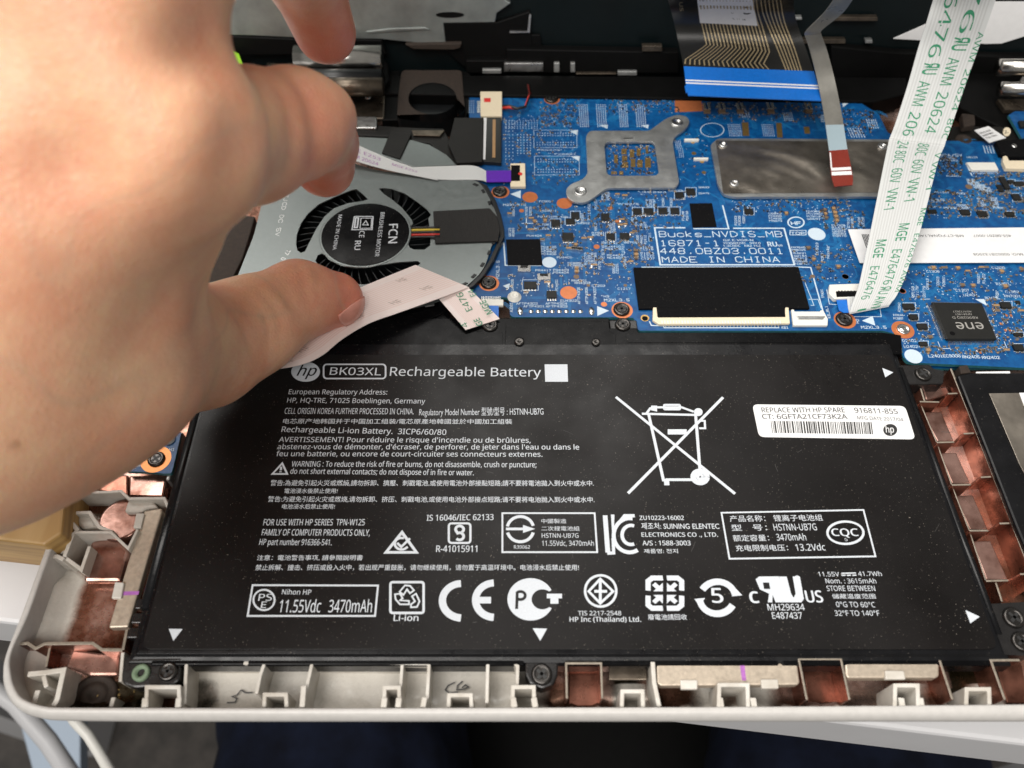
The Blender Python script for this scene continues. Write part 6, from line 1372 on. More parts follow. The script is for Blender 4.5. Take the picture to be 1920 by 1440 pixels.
def keyboard_cable():
    o = thing("keyboard_cable", P(1400, 180, 8), "black keyboard cable with gold traces and blue end hanging from deck", "ribbon cable")
    zt = 16
    a = [(P(*ZD([(5, -110)])[0], 58), P(*ZD([(700, -110)])[0], 58)), (P(*ZD([(35, 0)])[0], 38), P(*ZD([(700, 0)])[0], 38)), (P(*ZD([(62, 100)])[0], 28), P(*ZD([(715, 110)])[0], 28)), (P(*ZD([(90, 220)])[0], 21), P(*ZD([(758, 235)])[0], 21)), (P(*ZD([(118, 350)])[0], 17), P(*ZD([(806, 376)])[0], 17)), (P(*ZD([(128, 432)])[0], 15.3), P(*ZD([(832, 462)])[0], 15.3)), (P(*ZD([(142, 505)])[0], 14), P(*ZD([(858, 534)])[0], 14))]
    s = Strip(a, 8)
    us_ = np.linspace(0, s.L[-1], 500); ys_ = np.array([proj(s.at(u, .5))[1] for u in us_])
    def uat(zy): return float(us_[np.argmin(np.abs(ys_-zy/2.8235))])
    ub = uat(364); s.mesh("black_film", "flex_black", o, 0, ub, k=8)
    s.mesh("blue_stiffener", "blue_tab", o, ub, None, 0, 1, .12, k=8, th=.45)
    for v0, v1 in ((-.012, 0.0), (1.0, 1.012)): s.mesh("stiffener_ear", "blue_tab", o, uat(470), uat(505), v0, v1, .12, k=1, th=.45)
    u1, u2 = uat(446), uat(455)
    s.mesh("white_stripe", "sticker_white", o, uat(437), uat(445), .0, 1, .16, th=.04); s.mesh("white_stripe", "sticker_white", o, uat(451), uat(458), .0, 1, .16, th=.04)
    # traces: straight down, then fanned towards the left edge
    def vx(zx, zy):                # across-position of a photo point on the strip
        u = uat(zy); A = proj(s.at(u, 0))[0]; B_ = proj(s.at(u, 1))[0]; px = 1240+zx/2.8235; return u, (px-A)/(B_-A)
    mb = MB(); n = 24
    for k in range(n):
        t = k/(n-1)
        pts = [(205+t*400-.0, -60), (212+t*405, 60), (215+t*430, 130), (240+t*450, 240+t*42), (128+t*560, 325+t*12), (125+t*600, 352+t*14)]
        if t > .75: pts = [(505+(t-.75)*480, -60), (520+(t-.75)*480, 60), (548+(t-.75)*440, 130), (600+(t-.75)*420, 250), (650+(t-.75)*370, 366)]
        q = [vx(*p) for p in pts]; path = []
        for (ua, va), (uc, vc) in zip(q, q[1:]):
            for j in range(5): path.append((ua+(uc-ua)*j/5, va+(vc-va)*j/5))
        path.append(q[-1]); w = .0052
        mb.quadstrip([s.at(u, v-w, .04) for u, v in path], [s.at(u, v+w, .04) for u, v in path], "gold_trace")
    mb.build("trace", o, recalc=False)["kind"] = "stuff"
    # paper label on the film
    def q(zx, zy, h=.1): u, v = vx(zx, zy); return s.at(u, v, h)
    mb = MB(); m_ = 6
    for j in range(m_+1): pass
    L_ = [q(183+22*j/m_, -60+185*j/m_) for j in range(m_+1)]; R2 = [q(470+40*j/m_, -60+194*j/m_) for j in range(m_+1)]
    mb.quadstrip(L_, R2, "sticker_white", True); lb = mb.build("paper_label", o)
    def lt(st_, x0, y0, x1, y1, capz, bold=0):
        def fn(t, h):
            x = x0+(x1-x0)*t; y = y0+(y1-y0)*t; dx, dy = (x1-x0), (y1-y0); l = math.hypot(dx, dy); return q(x+dy/l*capz*h, y-dx/l*capz*h, .14)
        text("printed_text", lb, st_, (0, 0, 0), (1, 0, 0), 1, "print_dark", bold, fn=fn)
    lt("ЯU", 420, 25, 440, 80, 40, .03); lt("c", 400, 12, 405, 26, 12); lt("us", 425, 85, 432, 112, 18, .02); lt("one", 215, -5, 220, 30, 14, .02); lt("02", 200, 15, 203, 35, 12, .02); lt("CN2052 0402", 365, 40, 380, 120, 12, 0); lt("C", 400, 95, 402, 105, 12)
    lt("US", 95, 10, 98, 60, 18, .02)
    JOBS[-1]['m'] = "gold_trace"; JOBS[-1]['parent'] = o
keyboard_cable()

def slim_cable():
    o = thing("slim_cable", P(1560, 320, 4), "slim grey flat cable with dark red tip dangling over the foil plate", "ribbon cable")
    a = [(P(*ZD([(925, -20)])[0], 52), P(*ZD([(1025, -20)])[0], 52)), (P(*ZD([(860, 70)])[0], 44), P(*ZD([(960, 70)])[0], 43)), (P(*ZD([(770, 160)])[0], 37), P(*ZD([(852, 158)])[0], 36.5)), (P(*ZD([(758, 185)])[0], 34.5), P(*ZD([(848, 184)])[0], 34))]
    b = [(P(*ZD([(758, 185)])[0], 34.5), P(*ZD([(848, 184)])[0], 34)), (P(*ZD([(790, 280)])[0], 27), P(*ZD([(880, 275)])[0], 27)), (P(*ZD([(825, 420)])[0], 19), P(*ZD([(918, 420)])[0], 19)), (P(*ZD([(860, 600)])[0], 12), P(*ZD([(955, 600)])[0], 12)), (P(*ZD([(888, 795)])[0], 8), P(*ZD([(985, 788)])[0], 8)), (P(*ZD([(900, 930)])[0], 6), P(*ZD([(1012, 925)])[0], 6)), (P(*ZD([(918, 988)])[0], 5), P(*ZD([(1012, 980)])[0], 5))]
    Strip(a, 8).mesh("upper_run", "flex_grey", o, k=4); s = Strip(b, 8)
    def uat(zy):
        return min(np.linspace(0, s.L[-1], 600), key=lambda u: abs(proj(s.at(u, .5))[1]-zy/2.8235))
    s.mesh("middle_run", "flex_grey", o, 0, uat(660), k=4); s.mesh("sheen_run", "flex_sheen", o, uat(660), uat(795), k=4)  # lower stretch paler: reflected sheen put into the colour
    s.mesh("red_tip", "red_tab", o, uat(795), None, 0, 1, .1, k=4, th=.4)
    for y0, y1 in ((888, 903), (909, 928)): s.mesh("white_stripe", "sticker_white", o, uat(y0), uat(y1), .02, .97, .14, th=.04)
    s.mesh("white_stripe", "sticker_white", o, uat(805), uat(890), .0, .07, .14, th=.04)
slim_cable()

# ------------------------------------------------------------------ keyboard deck standing open behind, hinges
def deck():
    yd = 284.0
    o = thing("keyboard_deck", (45, yd, -6), "dark keyboard deck standing open behind the circuit board", "keyboard deck")
    # lean: the plane tilts back with height
    MB().add([(X0, yd, -8), (X1+20, yd, -8), (X1+20, yd+50.1, 225), (X0, yd+50.1, 225), (X0, yd+5, -8), (X1+20, yd+5, -8), (X1+20, yd+55.1, 225), (X0, yd+55.1, 225)], [(0, 1, 2, 3), (4, 5, 6, 7), (0, 4, 5, 1), (3, 7, 6, 2), (0, 3, 7, 4), (1, 2, 6, 5)], "deck_dark").build("panel", o)
    def onp(px, py, off=0.0):       # photo point on the leaning panel
        d = ray(px, py); k = 34/158.0; y0 = yd-off; t = (y0+k*(CAM_H+8))/(d[1]-k*d[2]); return np.array([d[0]*t, d[1]*t, CAM_H+d[2]*t])
    def plate(name, pts, off, th, m, bevel=0.0):
        f = [onp(x, y, off) for x, y in pts]; n = len(f); b = [p+np.array([0, th, 0]) for p in f]
        return MB().add(f+b, [list(range(n)), list(range(n, 2*n))[::-1]]+[(i, (i+1) % n, n+(i+1) % n, n+i) for i in range(n)], m).build(name, o, bevel)
    plate("support_plate", ZB([(-250, -500), (1700, -500), (1750, -120), (1750, 0), (1785, 20), (1700, 80), (1690, 135), (1380, 140), (1395, 265), (1340, 270), (1000, 235), (560, 230), (250, 215), (-250, 200)]), 3.0, 2.2, "deck_plate", .3)
    plate("plate_slot", ZB(arc(1420, 90, 85, 17, 0, 360, 24)), 3.2, .5, "deck_black")
    plate("plate_ridge", ZB([(915, 190), (1060, 172), (1270, 165), (1300, 178), (1100, 190), (930, 200)]), 3.6, .5, "deck_plate", .2)
    plate("black_frame", ZB([(1380, 140), (1700, 135), (1900, 70), (1920, 350), (1500, 400), (1390, 300)]), 2.4, 2, "deck_black", .3)
    plate("black_frame", ZB([(60, 215), (520, 235), (1010, 240), (1040, 330), (60, 330)]), 3.5, 2, "deck_black", .4)
    plate("bright_lug", ZB([(1150, 268), (1490, 262), (1480, 290), (1440, 300), (1200, 296)]), 4.5, 2, "brown_foam", .3)
    plate("wire_clip", ZT([(918, 170), (1015, 172), (1025, 80), (1035, 80), (1028, 178), (918, 180)]), 3, .6, "steel")
    plate("plate_tab", ZT([(915, 190), (1085, 190), (1095, 265), (915, 265)]), 2, 1.2, "deck_black", .3)
    plate("bottom_rail", ZT([(900, 268), (1840, 285), (1840, 400), (680, 400), (680, 330), (900, 330)]), 5, 3.5, "deck_black", .4)
    for x0, y0, x1, y1, m in ((888, 345, 1102, 392, "steel"), (770, 380, 872, 402, "dull_steel"), (1160, 345, 1190, 395, "dull_steel"), (1250, 345, 1275, 395, "dull_steel"), (1280, 400, 1500, 408, "hinge_dark"), (1508, 390, 1612, 412, "dull_steel"), (1640, 250, 1750, 282, "hinge_dark")):
        plate("metal_lug", ZT([(x0, y0), (x1, y0), (x1, y1), (x0, y1)]), 6.2, 2, m, .2)
    for x0, y0, x1, y1, m in ((905, 90, 1145, 112, "hinge_dark"), (740, 208, 975, 232, "hinge_dark"), (918, 370, 1105, 408, "dull_steel"), (700, 92, 745, 106, "dull_steel"), (1080, 212, 1118, 230, "dull_steel")):
        plate("metal_lug", ZD([(x0, y0), (x1, y0), (x1, y1), (x0, y1)]), 3.5, 2, m, .2)
    plate("paper_label", ZD([(1230, 205), (1400, 130), (1720, 10), (1960, 10), (1960, 180), (1800, 230), (1720, 232)]), 1.0, .4, "sticker_white")
    plate("bottom_rail", ZD([(900, 245), (1240, 280), (1800, 300), (1990, 300), (1990, 520), (1200, 520), (900, 430)]), 4.5, 3.5, "deck_black", .4)
deck()
def hinges():
    yd = 276.0
    o = thing("hinge", P(640, 190, -8), "polished steel hinge barrel behind the fingers", "hinge")
    MB().tube([PY(555, 112, 272), PY(716, 112, 272)], 5.2, "hinge_steel", 28).build("barrel", o)
    MB().tube([PY(560, 150, 262), PY(716, 150, 262)], 4.0, "fan_black", 24).build("barrel", o)
    MB().tube([PY(600, 163, 256), PY(718, 163, 256)], 3.4, "hinge_dark", 24).build("barrel", o)
    slab("leaf_plate", [(560, 175), (722, 172), (720, 222), (560, 225)], -1.0, 2, "hinge_dark", o, .5)
    slab("leaf_plate", [(660, 218), (706, 218), (706, 240), (660, 240)], 0, 2, "steel", o, .4)
    c = P(690, 182, -.9); MB().lathe(c, [(1.2, -1), (1.0, -.5), (.1, -.4)], "steel", 14).build("rivet", o)
    for x in (468, 510, 548): slab("gear_tooth", [(x-10, 118), (x+10, 118), (x+10, 130), (x-10, 130)], 2, 2, "hinge_dark", o, .2)
    MB().box(-125, 262, -9, -58, 276, -1, "deck_black").build("mount", o, .5)
    slab("end_cap", [(716, 104), (728, 120), (730, 150), (720, 160)], 2, 6, "deck_black", o, .5)
    b = thing("speaker_block", P(810, 190, -8), "brown square block with black oval hole behind the fan", "speaker")
    pts = outline(ZB([(1130, 420), (1490, 420), (1510, 660), (1440, 720), (1320, 740), (1100, 710), (1110, 560)]), 0)
    hole = outline(ZB(arc(1315, 590, 145, 95, 0, 360, 26)), 0)
    holed(MB(), roundpoly(pts, 2), [hole], -7, 0, "brown_foam", "fan_black").build("housing", b, .3)
    MB().prism(outline(ZB(arc(1315, 600, 150, 100, 0, 360, 26)), -5), -7, -5, "fan_black").build("cone", b)
    slab("housing_wing", ZB([(1000, 430), (1120, 420), (1110, 720), (1010, 720)]), -1.5, 5, "deck_black", b, .4)
    slab("housing_wing", ZB([(1490, 420), (1540, 440), (1560, 560), (1510, 720)]), -1.5, 5, "deck_black", b, .4)
    f = thing("hinge_bar", P(1200, 160, -8), "long black bar along the back edge of the circuit board", "bar")
    slab("bar", [(715, 140), (1700, 145), (1700, 176), (1640, 190), (870, 178), (715, 175)], -.4, 7, "deck_black", f, .6)
    h2 = thing("hinge", P(1880, 160, -8), "steel hinge barrels at the far right behind the cables", "hinge")
    MB().tube([PY(1872, 127, 268), PY(2050, 127, 268)], 3.2, "hinge_steel", 24).build("barrel", h2)
    MB().tube([PY(1875, 167, 258), PY(2050, 167, 258)], 2.6, "hinge_steel", 24).build("barrel", h2)
    slab("mount", [(1790, 100), (2050, 90), (2050, 240), (1880, 240), (1800, 200)], -3, 6, "deck_black", h2, .5)
    slab("leaf_plate", [(1870, 185), (2050, 185), (2050, 205), (1885, 205)], -1, 2, "hinge_dark", h2, .4)
    t = thing("paper_tag", P(1850, 245, -2), "small white paper tag with dark print by the far right hinge", "tag")
    slab("paper", ZS([(1285, 300), (1465, 250), (1690, 400), (1540, 440), (1480, 462)]), 1.2, .3, "sticker_white", t)
    for k in range(3):
        a, b_ = P(*ZS([(1365+k*38, 352+k*32)])[0], 1.25), P(*ZS([(1500+k*38, 310+k*32)])[0], 1.25); text("printed_text", t, ("Black AUX", "MAIN WHT", "Thin Film")[k], a, b_, .9, "print_dark", .02)
    slab("paper", ZS(arc(1700, 320, 50, 55, 0, 360, 20)), 1.0, .3, "ivory", t)
    a, b_ = P(*ZS([(1675, 345)])[0], 1.05), P(*ZS([(1725, 335)])[0], 1.05); text("printed_text", t, "2", a, b_, 1.6, "print_dark")
    g = thing("antenna_bracket", P(1840, 230, -8), "dark brown bracket with screw boss behind the white cable", "bracket")
    slab("plate", ZS([(1000, 250), (1600, 250), (1900, 300), (1990, 420), (1990, 450), (1000, 470), (960, 400)]), -2.2, 5, "dark_part", g, .5)
    c = P(*ZS([(1155, 420)])[0], -1.6); MB().lathe(c, [(3.2, -4), (3.1, -1.6), (1.3, -1.3), (1.1, -2), (.1, -2)], "brown_foam", 22).build("boss", g)
    slab("plate", ZS([(1120, 80), (1290, 100), (1300, 230), (1150, 250)]), 1.0, 3, "brown_foam", g, .5)
    w = thing("wireless_card", P(1900, 210, -3), "small green-blue daughter card at the picture's far right edge", "circuit board")
    slab("board", ZS([(1720, 110), (1800, 60), (2000, 60), (2000, 330), (1900, 420)]), -.2, 1, "pcb_blue", w, 0, "pcb_edge")
    slab("chip", ZS([(1850, 180), (2000, 180), (2000, 260), (1880, 260)]), .8, 1, "chip_black", w, .1)
    k = thing("lime_strip", P(430, 95, 0), "lime green strip glimpsed between index and middle finger", "strip")
    slab("strip", [(428, 92), (448, 100), (458, 128), (428, 128)], 6, 2, "lime", k, .3)
hinges()

# ------------------------------------------------------------------ drive at the right, small board at the left
def drive():
    o = thing("hard_drive", P(1900, 900, -9), "hard drive in black holder with clear silver pouch at the right edge", "hard drive")
    pts = outline(ZO([(500, 162), (560, 150), (823, 150), (1100, 150), (1300, 1180), (905, 1180), (780, 880), (640, 520)]), 0)
    MB().prism(pts, -8, 0, "casing_black").build("holder", o, .6)
    slab("pouch", ZO([(655, 250), (1050, 245), (1150, 700), (860, 700), (800, 590)]), .35, .3, "grey_foil", o, .1)
    slab("paper_label", ZO([(800, 248), (1050, 246), (1060, 300), (823, 310)]), .5, .12, "sticker_white", o)
    for k in range(6):
        x = 520+k*18; y = 225+k*40; slab("slot", ZO([(x, y), (x+30, y), (x+45, y+28), (x+14, y+28)]), -1.0, .4, "tape_black", o)
    slab("holder_lug", ZO([(510, 118), (550, 112), (570, 150), (520, 155)]), -.5, 4, "brown_foam", o, .3)
    slab("pale_strip", ZO([(592, 146), (755, 143), (758, 156), (594, 158)]), -.2, .5, "sticker_white", o, .1)
drive()
def side_board():
    z = -1.6
    o = thing("side_board", P(290, 830, z-2), "small blue circuit board with orange screw ring beside the battery", "circuit board")
    slab("board", roundpoly(ZJ([(930, 520), (960, 400), (1100, 250), (1360, 280), (1300, 540), (1285, 590), (1230, 592), (1130, 580), (945, 575)]), 3), z, 1.2, "pcb_blue", o, 0, "pcb_edge")
    c = P(*ZJ([(1170, 485)])[0], z); MB().prism(ring_pts(c, 4.1, 32), z-.1, z+.05, "pad_ring").build("copper_pad", o)
    screw(*ZJ([(1170, 480)])[0], z+.1, o, 1.2)
    c = P(*ZJ([(1268, 335)])[0], z); MB().lathe(c, [(1.7, z), (1.7, z+.9), (1.2, z+1.3), (.7, z+1.2), (.6, z+.5), (.1, z+.5)], "off_white", 22).build("alignment_post", o)
    slab("printed_arrow", ZJ([(1010, 545), (1060, 535), (1025, 508)]), z+.04, .1, "silk", o)
    mb = MB(); stroke(mb, "M2XL3.5", P(*ZJ([(955, 570)])[0], z+.04), P(*ZJ([(1005, 440)])[0], z+.04), .9, z+.04, .17); stroke(mb, "H1", P(*ZJ([(1268, 422)])[0], z+.04), P(*ZJ([(1308, 420)])[0], z+.04), .8, z+.04, .16)
    for p in ([(1090, 400), (1135, 395), (1130, 350)], [(1150, 372), (1205, 372), (1215, 340), (1160, 350)], [(1040, 500), (1075, 400), (1030, 405)]): polyline(mb, [P(x, y, z+.04) for x, y in ZJ(p)], .2, z+.04, "silk")
    mb.build("silkscreen", o, recalc=False)
    for x, y in ((1030, 480), (1035, 430)):
        m2 = MB(); boxpx(m2, *ZJ([(x-14, y-22)])[0], *ZJ([(x+14, y+10)])[0], z, .6, "chip_black"); boxpx(m2, *ZJ([(x-8, y+4)])[0], *ZJ([(x+8, y+18)])[0], z, .4, "solder"); m2.build("transistor", o, .05)
    q = thing("metal_bracket", P(330, 870, -8), "thin bent metal edge beneath the small blue board", "bracket")
    slab("flange", ZJ([(1345, 280), (1372, 280), (1270, 640), (1240, 640)]), -2.6, 5, "dull_steel", q, .3)
mat("pad_ring", srgb(226, 138, 50), .3, metal=.2, noise=.1, nscale=800)
side_board()
# ------------------------------------------------------------------ the hand: one continuous surface from a blended distance field
def skin_mat():
    m = mat("skin", srgb(224, 176, 148), .42)
    nt = m.node_tree; b = nt.nodes["Principled BSDF"]; N = nt.nodes.new; L = nt.links.new
    g = N("ShaderNodeNewGeometry")
    def nz(s, d=4, r=.55):
        t = N("ShaderNodeTexNoise"); t.inputs["Scale"].default_value = s; t.inputs["Detail"].default_value = d; t.inputs["Roughness"].default_value = r; L(g.outputs["Position"], t.inputs["Vector"]); return t.outputs["Fac"]
    red = N("ShaderNodeAttribute"); red.attribute_name = "flush"
    mole = N("ShaderNodeAttribute"); mole.attribute_name = "mole"
    cr = N("ShaderNodeValToRGB"); e = cr.color_ramp.elements; e[0].position = .30; e[0].color = srgb(240, 198, 160); e[1].position = .74; e[1].color = srgb(226, 156, 124)
    k1 = cr.color_ramp.elements.new(.50); k1.color = srgb(234, 180, 146)
    ad = N("ShaderNodeMath"); ad.operation = 'MULTIPLY_ADD'; ad.inputs[1].default_value = .28; sb = N("ShaderNodeMath"); sb.operation = 'SUBTRACT'; sb.inputs[1].default_value = .14
    L(nz(420, 3, .7), ad.inputs[0]); L(nz(42, 4, .6), ad.inputs[2]); L(ad.outputs[0], sb.inputs[0]); L(sb.outputs[0], cr.inputs[0])
    c2 = N("ShaderNodeMix"); c2.data_type = 'RGBA'; c2.inputs[7].default_value = srgb(202, 104, 86); L(cr.outputs[0], c2.inputs[6])
    a = N("ShaderNodeMath"); a.operation = 'MULTIPLY'; L(red.outputs["Fac"], a.inputs[0]); r = N("ShaderNodeMapRange"); r.inputs[1].default_value = .25; r.inputs[2].default_value = .75; r.inputs[3].default_value = .7; r.inputs[4].default_value = 1.0; L(nz(120), r.inputs[0]); L(r.outputs[0], a.inputs[1]); L(a.outputs[0], c2.inputs[0])
    # faint veins
    v = N("ShaderNodeMix"); v.data_type = 'RGBA'; v.inputs[7].default_value = srgb(200, 168, 142); L(c2.outputs[2], v.inputs[6])
    vr = N("ShaderNodeMapRange"); vr.inputs[1].default_value = .02; vr.inputs[2].default_value = .0; vr.inputs[4].default_value = .28
    vs_ = N("ShaderNodeMath"); vs_.operation = 'SUBTRACT'; vs_.inputs[1].default_value = .5; L(nz(26, 1), vs_.inputs[0]); va = N("ShaderNodeMath"); va.operation = 'ABSOLUTE'; L(vs_.outputs[0], va.inputs[0]); L(va.outputs[0], vr.inputs[0]); L(vr.outputs[0], v.inputs[0])
    mo = N("ShaderNodeMix"); mo.data_type = 'RGBA'; mo.inputs[7].default_value = srgb(150, 86, 50); L(v.outputs[2], mo.inputs[6]); L(mole.outputs["Fac"], mo.inputs[0])
    L(mo.outputs[2], b.inputs["Base Color"])
    b.inputs["Subsurface Weight"].default_value = .5; b.inputs["Subsurface Radius"].default_value = (1.0, .30, .12); b.inputs["Subsurface Scale"].default_value = .003
    b.inputs["Specular IOR Level"].default_value = .4
    vo = N("ShaderNodeTexVoronoi"); vo.feature = "DISTANCE_TO_EDGE"; vo.inputs["Scale"].default_value = 850; L(g.outputs["Position"], vo.inputs["Vector"])
    bp = N("ShaderNodeBump"); bp.inputs["Strength"].default_value = .38; bp.inputs["Distance"].default_value = .0003; L(vo.outputs["Distance"], bp.inputs["Height"])
    b2 = N("ShaderNodeBump"); b2.inputs["Strength"].default_value = .15; b2.inputs["Distance"].default_value = .0012; L(nz(240, 5, .7), b2.inputs["Height"]); L(bp.outputs[0], b2.inputs["Normal"]); L(b2.outputs[0], b.inputs["Normal"])
skin_mat(); mat("nail", srgb(222, 152, 134), .26, noise=.1, nscale=300)
def hand():
    J = lambda px, py, d, r: (PD(px, py, d), r*d/FPX)
    # joints: (photo x, photo y, distance, half width in photo pixels)
    wrist = J(-120, 640, 140, 300); arm = J(-380, 760, 148, 315)
    cmc = J(130, 650, 152, 225); thm = J(378, 652, 196, 106); thp = J(468, 612, 207, 88); ip = J(560, 562, 218, 70); tt = J(628, 562, 225, 53)
    imc = J(318, 270, 126, 148); ipr = J(462, 256, 152, 118); ipip = J(556, 232, 162, 95); ipc = J(606, 218, 166, 55); idip = J(611, 268, 182, 54); itip = J(608, 312, 192, 57)
    web = J(232, 415, 142, 148); web2 = J(150, 520, 146, 190)
    mmc = J(195, 0, 118, 172); mpr = J(292, -105, 122, 142); mpip = J(480, -180, 142, 100); mdip = J(570, -45, 182, 70); mtip = J(610, 60, 200, 57)
    rmc = J(40, -150, 119, 178); rpip = J(330, -360, 152, 100); rdip = J(480, -290, 180, 75); rtip = J(540, -210, 196, 62)
    lmc = J(-150, -230, 127, 170); lpip = J(130, -440, 162, 95); ldip = J(300, -400, 185, 70); ltip = J(370, -330, 196, 58)
    cones = [(arm, wrist, 6), (wrist, cmc, 10), (cmc, thm, 7), (thm, thp, 6), (thp, ip, 4), (ip, tt, 4), (wrist, imc, 14), (wrist, mmc, 14), (wrist, rmc, 14), (wrist, lmc, 14),
             (imc, ipr, 4), (ipr, ipip, 4), (ipip, ipc, 3), (ipc, idip, 3), (ipip, idip, 3), (idip, itip, 2.5), (cmc, web2, 8), (web2, web, 8), (web, imc, 8), (mmc, mpr, 4), (mpr, mpip, 4), (mpip, mdip, 3), (mdip, mtip, 2.5), (imc, mmc, 6), (mmc, rmc, 8), (rmc, lmc, 8), (rmc, rpip, 4), (rpip, rdip, 3), (rdip, rtip, 2.5), (lmc, lpip, 4), (lpip, ldip, 3), (ldip, ltip, 2.5)]
    vox = 1.0
    # only what lies near the frame needs building: crop the far forearm
    allp = np.array([c[0] for a, b, _ in cones for c in (a, b)]); allr = np.array([c[1] for a, b, _ in cones for c in (a, b)])
    lo = (allp-allr[:, None]).min(0)-4; hi = (allp+allr[:, None]).max(0)+4
    n = np.ceil((hi-lo)/vox).astype(int)+1
    ax = [lo[k]+vox*np.arange(n[k]) for k in range(3)]
    D = np.full(n, 60.0, np.float32)
    def rcone(a, ra, b, rb, X, Y, Z):
        ba = b-a; l2 = ba@ba; pax, pay, paz = X-a[0], Y-a[1], Z-a[2]
        h = np.clip((pax*ba[0]+pay*ba[1]+paz*ba[2])/l2, 0, 1); dx, dy, dz = pax-ba[0]*h, pay-ba[1]*h, paz-ba[2]*h
        return np.sqrt(dx*dx+dy*dy+dz*dz)-(ra+(rb-ra)*h)
    def smin(a, b, k):
        h = np.maximum(k-np.abs(a-b), 0)/k; return np.minimum(a, b)-h*h*k*.25
    def sub(p0, p1, rr):
        l = np.minimum(p0, p1)-rr; h = np.maximum(p0, p1)+rr
        i0 = np.clip(((l-lo)/vox).astype(int), 0, n-1); i1 = np.clip(((h-lo)/vox).astype(int)+2, 1, n); return tuple(slice(a, b) for a, b in zip(i0, i1))
    # fingers first grown separately so neighbours stay apart, then blended into the palm
    groups = {'palm': [0, 1, 2, 3, 6, 7, 8, 9, 16, 17, 18, 23, 24, 25], 'thumb': [4, 5], 'index': [10, 11, 12, 13, 14, 15], 'middle': [19, 20, 21, 22], 'ring': [26, 27, 28], 'little': [29, 30, 31]}
    F = {}
    for g, ids in groups.items():
        d = np.full(n, 60.0, np.float32)
        for i in ids:
            (a, ra), (b, rb), k = cones[i]; s = sub(a, b, max(ra, rb)+22)
            X, Y, Z = np.meshgrid(ax[0][s[0]], ax[1][s[1]], ax[2][s[2]], indexing='ij', sparse=True)
            d[s] = smin(d[s], rcone(a, ra, b, rb, X, Y, Z).astype(np.float32), k)
        F[g] = d
    D = F['palm']
    for g in ('thumb', 'index', 'middle', 'ring', 'little'): D = smin(D, F[g], 5.0)
    # shallow carved folds: between index and middle knuckles, thumb joint creases
    def carve(p, q, r, depth):
        nonlocal D
        s = sub(p, q, r+6); X, Y, Z = np.meshgrid(ax[0][s[0]], ax[1][s[1]], ax[2][s[2]], indexing='ij', sparse=True)
        c = rcone(p, r, q, r, X, Y, Z); D[s] = D[s]+depth*np.exp(-np.maximum(c+r, 0)**2/(2*r*r)).astype(np.float32)
    def bulge(c, r, d_): carve(c, c+np.array([.1, 0, 0]), r, -d_)
    def surf(px, py):                  # first point of the skin along a sight line
        for dpt in np.arange(70, 262, .5):
            p = PD(px, py, dpt); k = np.round((p-lo)/vox).astype(int)
            if (k >= 0).all() and (k < n).all() and D[tuple(k)] < 0: return p
        return PD(px, py, 150)
    def groove(pts, r, d_):
        q = [surf(*p) for p in pts]
        for a, b in zip(q, q[1:]): carve(a, b, r, d_)
    # folds, tendons and knuckles where the photograph shows them
    groove([(392, 70), (368, 96), (330, 112)], 4.0, 1.5)
    groove([(250, 236), (170, 300), (80, 356)], 4.5, .9); groove([(335, 275), (230, 345), (100, 430)], 6, -.8)
    groove([(300, 130), (180, 170), (60, 210)], 6, -.7)
    bulge(surf(340, 165), 8, 1.3); bulge(surf(385, 240), 8, .8)
    groove([(448, 150), (455, 230), (440, 330), (425, 400)], 4.5, .9)
    groove([(405, 470), (392, 540), (380, 600)], 3.5, .9); groove([(330, 520), (280, 590), (240, 680)], 6, .7)
    for pts in ([(586, 500), (596, 520), (598, 545)], [(560, 497), (572, 530), (575, 560)], [(604, 505), (616, 530)]): groove(pts, .9, .45)
    for pts in ([(470, 560), (500, 600), (505, 640)], [(490, 545), (522, 590), (525, 630)], [(512, 540), (545, 575)], [(450, 600), (470, 650)], [(535, 545), (560, 580)]): groove(pts, 1.0, .55)
    for pts in ([(500, 190), (515, 260), (505, 330)], [(530, 175), (552, 240), (545, 310)], [(565, 170), (590, 225), (585, 290)]): groove(pts, 1.7, .55)
    groove([(640, 572), (662, 560), (688, 545)], .9, .5)
    # ---- surface nets
    sg = D < 0
    c = np.zeros(np.array(D.shape)-1, np.int8)
    for dx in (0, 1):
        for dy in (0, 1):
            for dz in (0, 1): c += sg[dx:D.shape[0]-1+dx, dy:D.shape[1]-1+dy, dz:D.shape[2]-1+dz]
    act = np.argwhere((c > 0) & (c < 8)); idx = -np.ones(c.shape, np.int64); idx[tuple(act.T)] = np.arange(len(act))
    acc = np.zeros((len(act), 3)); cnt = np.zeros(len(act))
    corners = [(x, y, z) for x in (0, 1) for y in (0, 1) for z in (0, 1)]
    for i, p in enumerate(corners):
        for q in corners[i+1:]:
            if sum(abs(a-b) for a, b in zip(p, q)) != 1: continue
            v0 = D[act[:, 0]+p[0], act[:, 1]+p[1], act[:, 2]+p[2]]; v1 = D[act[:, 0]+q[0], act[:, 1]+q[1], act[:, 2]+q[2]]
            k = (v0 < 0) != (v1 < 0); t = np.where(k, v0/np.where(k, v0-v1, 1), 0)
            for a in range(3): acc[:, a] += np.where(k, p[a]+(q[a]-p[a])*t, 0)
            cnt += k
    V = lo+vox*(act+acc/cnt[:, None])
    faces = []
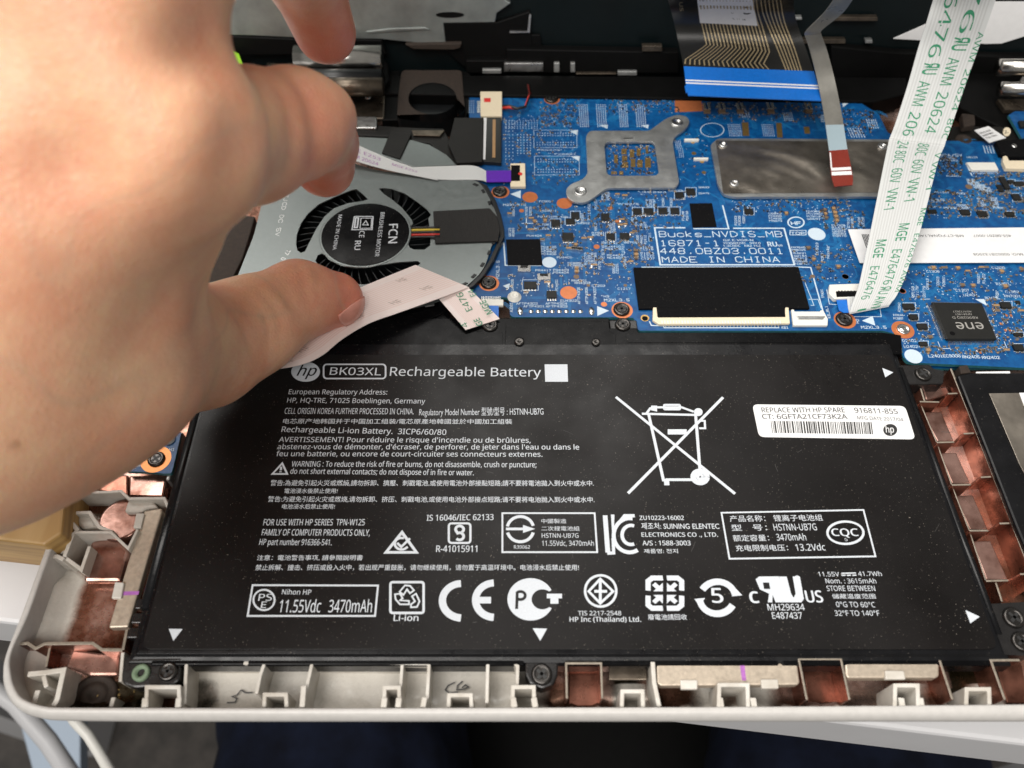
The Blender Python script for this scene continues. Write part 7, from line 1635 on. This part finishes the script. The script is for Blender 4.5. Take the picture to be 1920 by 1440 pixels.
    for a in range(3):
        s0 = [slice(1, -1)]*3; b_, c_ = (a+1) % 3, (a+2) % 3
        A0 = [slice(1, D.shape[k]-1) for k in range(3)]; A1 = list(A0); A0[a] = slice(0, D.shape[a]-1); A1[a] = slice(1, D.shape[a])
        f0, f1 = sg[tuple(A0)], sg[tuple(A1)]; e = np.argwhere(f0 != f1); off = np.array([1, 1, 1]); off[a] = 0; fl = f0[tuple(e.T)]; e = e+off
        def at(db, dc):
            q = e.copy(); q[:, b_] -= db; q[:, c_] -= dc; return idx[q[:, 0], q[:, 1], q[:, 2]]
        Q = np.stack([at(0, 0), at(1, 0), at(1, 1), at(0, 1)], 1); Q = np.where(fl[:, None], Q, Q[:, ::-1]); Q = Q[(Q >= 0).all(1)]; faces.append(Q)
    Q = np.concatenate(faces)
    mb = MB(); base_ = PD(-120, 640, 140); me = bpy.data.meshes.new("hand"); wl = np.array([base_[0], base_[1], V[:, 2].min()])
    me.from_pydata(((V-wl)*MM).tolist(), [], Q.tolist()); me.materials.append(MATS["skin"]); me.polygons.foreach_set("use_smooth", [True]*len(me.polygons))
    o = bpy.data.objects.new("hand", me); COL.objects.link(o); place(o, wl, None)
    tag(o, "bare hand reaching in from the left, thumb pressing the ribbon cable", "hand")
    sm = o.modifiers.new("smooth", "SMOOTH"); sm.iterations = 4; sm.factor = .5
    # flush towards the finger ends and creases
    fl = np.zeros(len(V))
    for (p, r), rad in ((itip, 16), (tt, 17), (mtip, 18), (ip, 12), (idip, 14)): fl = np.maximum(fl, .95*np.exp(-((np.linalg.norm(V-p, axis=1)/rad)**2)))
    fl = np.maximum(fl, .55*np.exp(-((np.linalg.norm(V-PD(560, 235, 154), axis=1)/14)**2)))
    mo = np.clip(1.6-np.linalg.norm(V-PD(30, 832, 128), axis=1)*0-0, 0, 0)
    px_, py_ = proj(V.T); dm = np.hypot(px_-30, py_-833); mo = np.clip((12-dm)/7, 0, 1)*.5
    for nm, arr in (("flush", fl), ("mole", mo)):
        at = me.attributes.new(nm, 'FLOAT', 'POINT'); at.data.foreach_set("value", arr)
    # thumb nail: a thin plate laid on the skin of the thumb's lower right side
    from mathutils.bvhtree import BVHTree
    from mathutils import Vector as Vc
    tree = BVHTree.FromPolygons(V.tolist(), Q.tolist())
    C4 = [(630, 592), (686, 551), (698, 584), (645, 613)]; nu, nv = 14, 12; top = []; eye = Vc((0, 0, CAM_H))
    def nailp(a, b):
        # rounded outline in the patch's own plane
        x, y = 2*a-1, 2*b-1; f = 1-.08*(x*x*y*y); x, y = x*f*math.sqrt(1-.10*y*y), y*f*math.sqrt(1-.06*x*x); a, b = (x+1)/2, (y+1)/2
        px = (1-b)*((1-a)*C4[0][0]+a*C4[1][0])+b*((1-a)*C4[3][0]+a*C4[2][0]); py = (1-b)*((1-a)*C4[0][1]+a*C4[1][1])+b*((1-a)*C4[3][1]+a*C4[2][1]); return px, py
    good = None
    for i in range(nu):
        for j in range(nv):
            a, b = i/(nu-1), j/(nv-1); d = ray(*nailp(a, b)); d = Vc(d/np.linalg.norm(d)); hit, nr, _, _ = tree.ray_cast(eye, d)
            if hit is None or (good is not None and (hit-good).length > 12):
                hit, nr, _, _ = tree.find_nearest(eye+d*(good-eye).length if good else Vc(tt[0])) 
            good = hit; e = min(a, 1-a, b, 1-b); top.append(np.array(hit)+np.array(nr)*(.10+.16*min(1, e*6)))
    w = nv; fs = [(i*w+j, i*w+j+1, (i+1)*w+j+1, (i+1)*w+j) for i in range(nu-1) for j in range(nv-1)]
    mb = MB(); mb.add(top, fs, "nail", True); no = mb.build("nail", o, recalc=False)
    so = no.modifiers.new("thickness", "SOLIDIFY"); so.thickness = .0006; so.offset = 0
hand()
run_text()
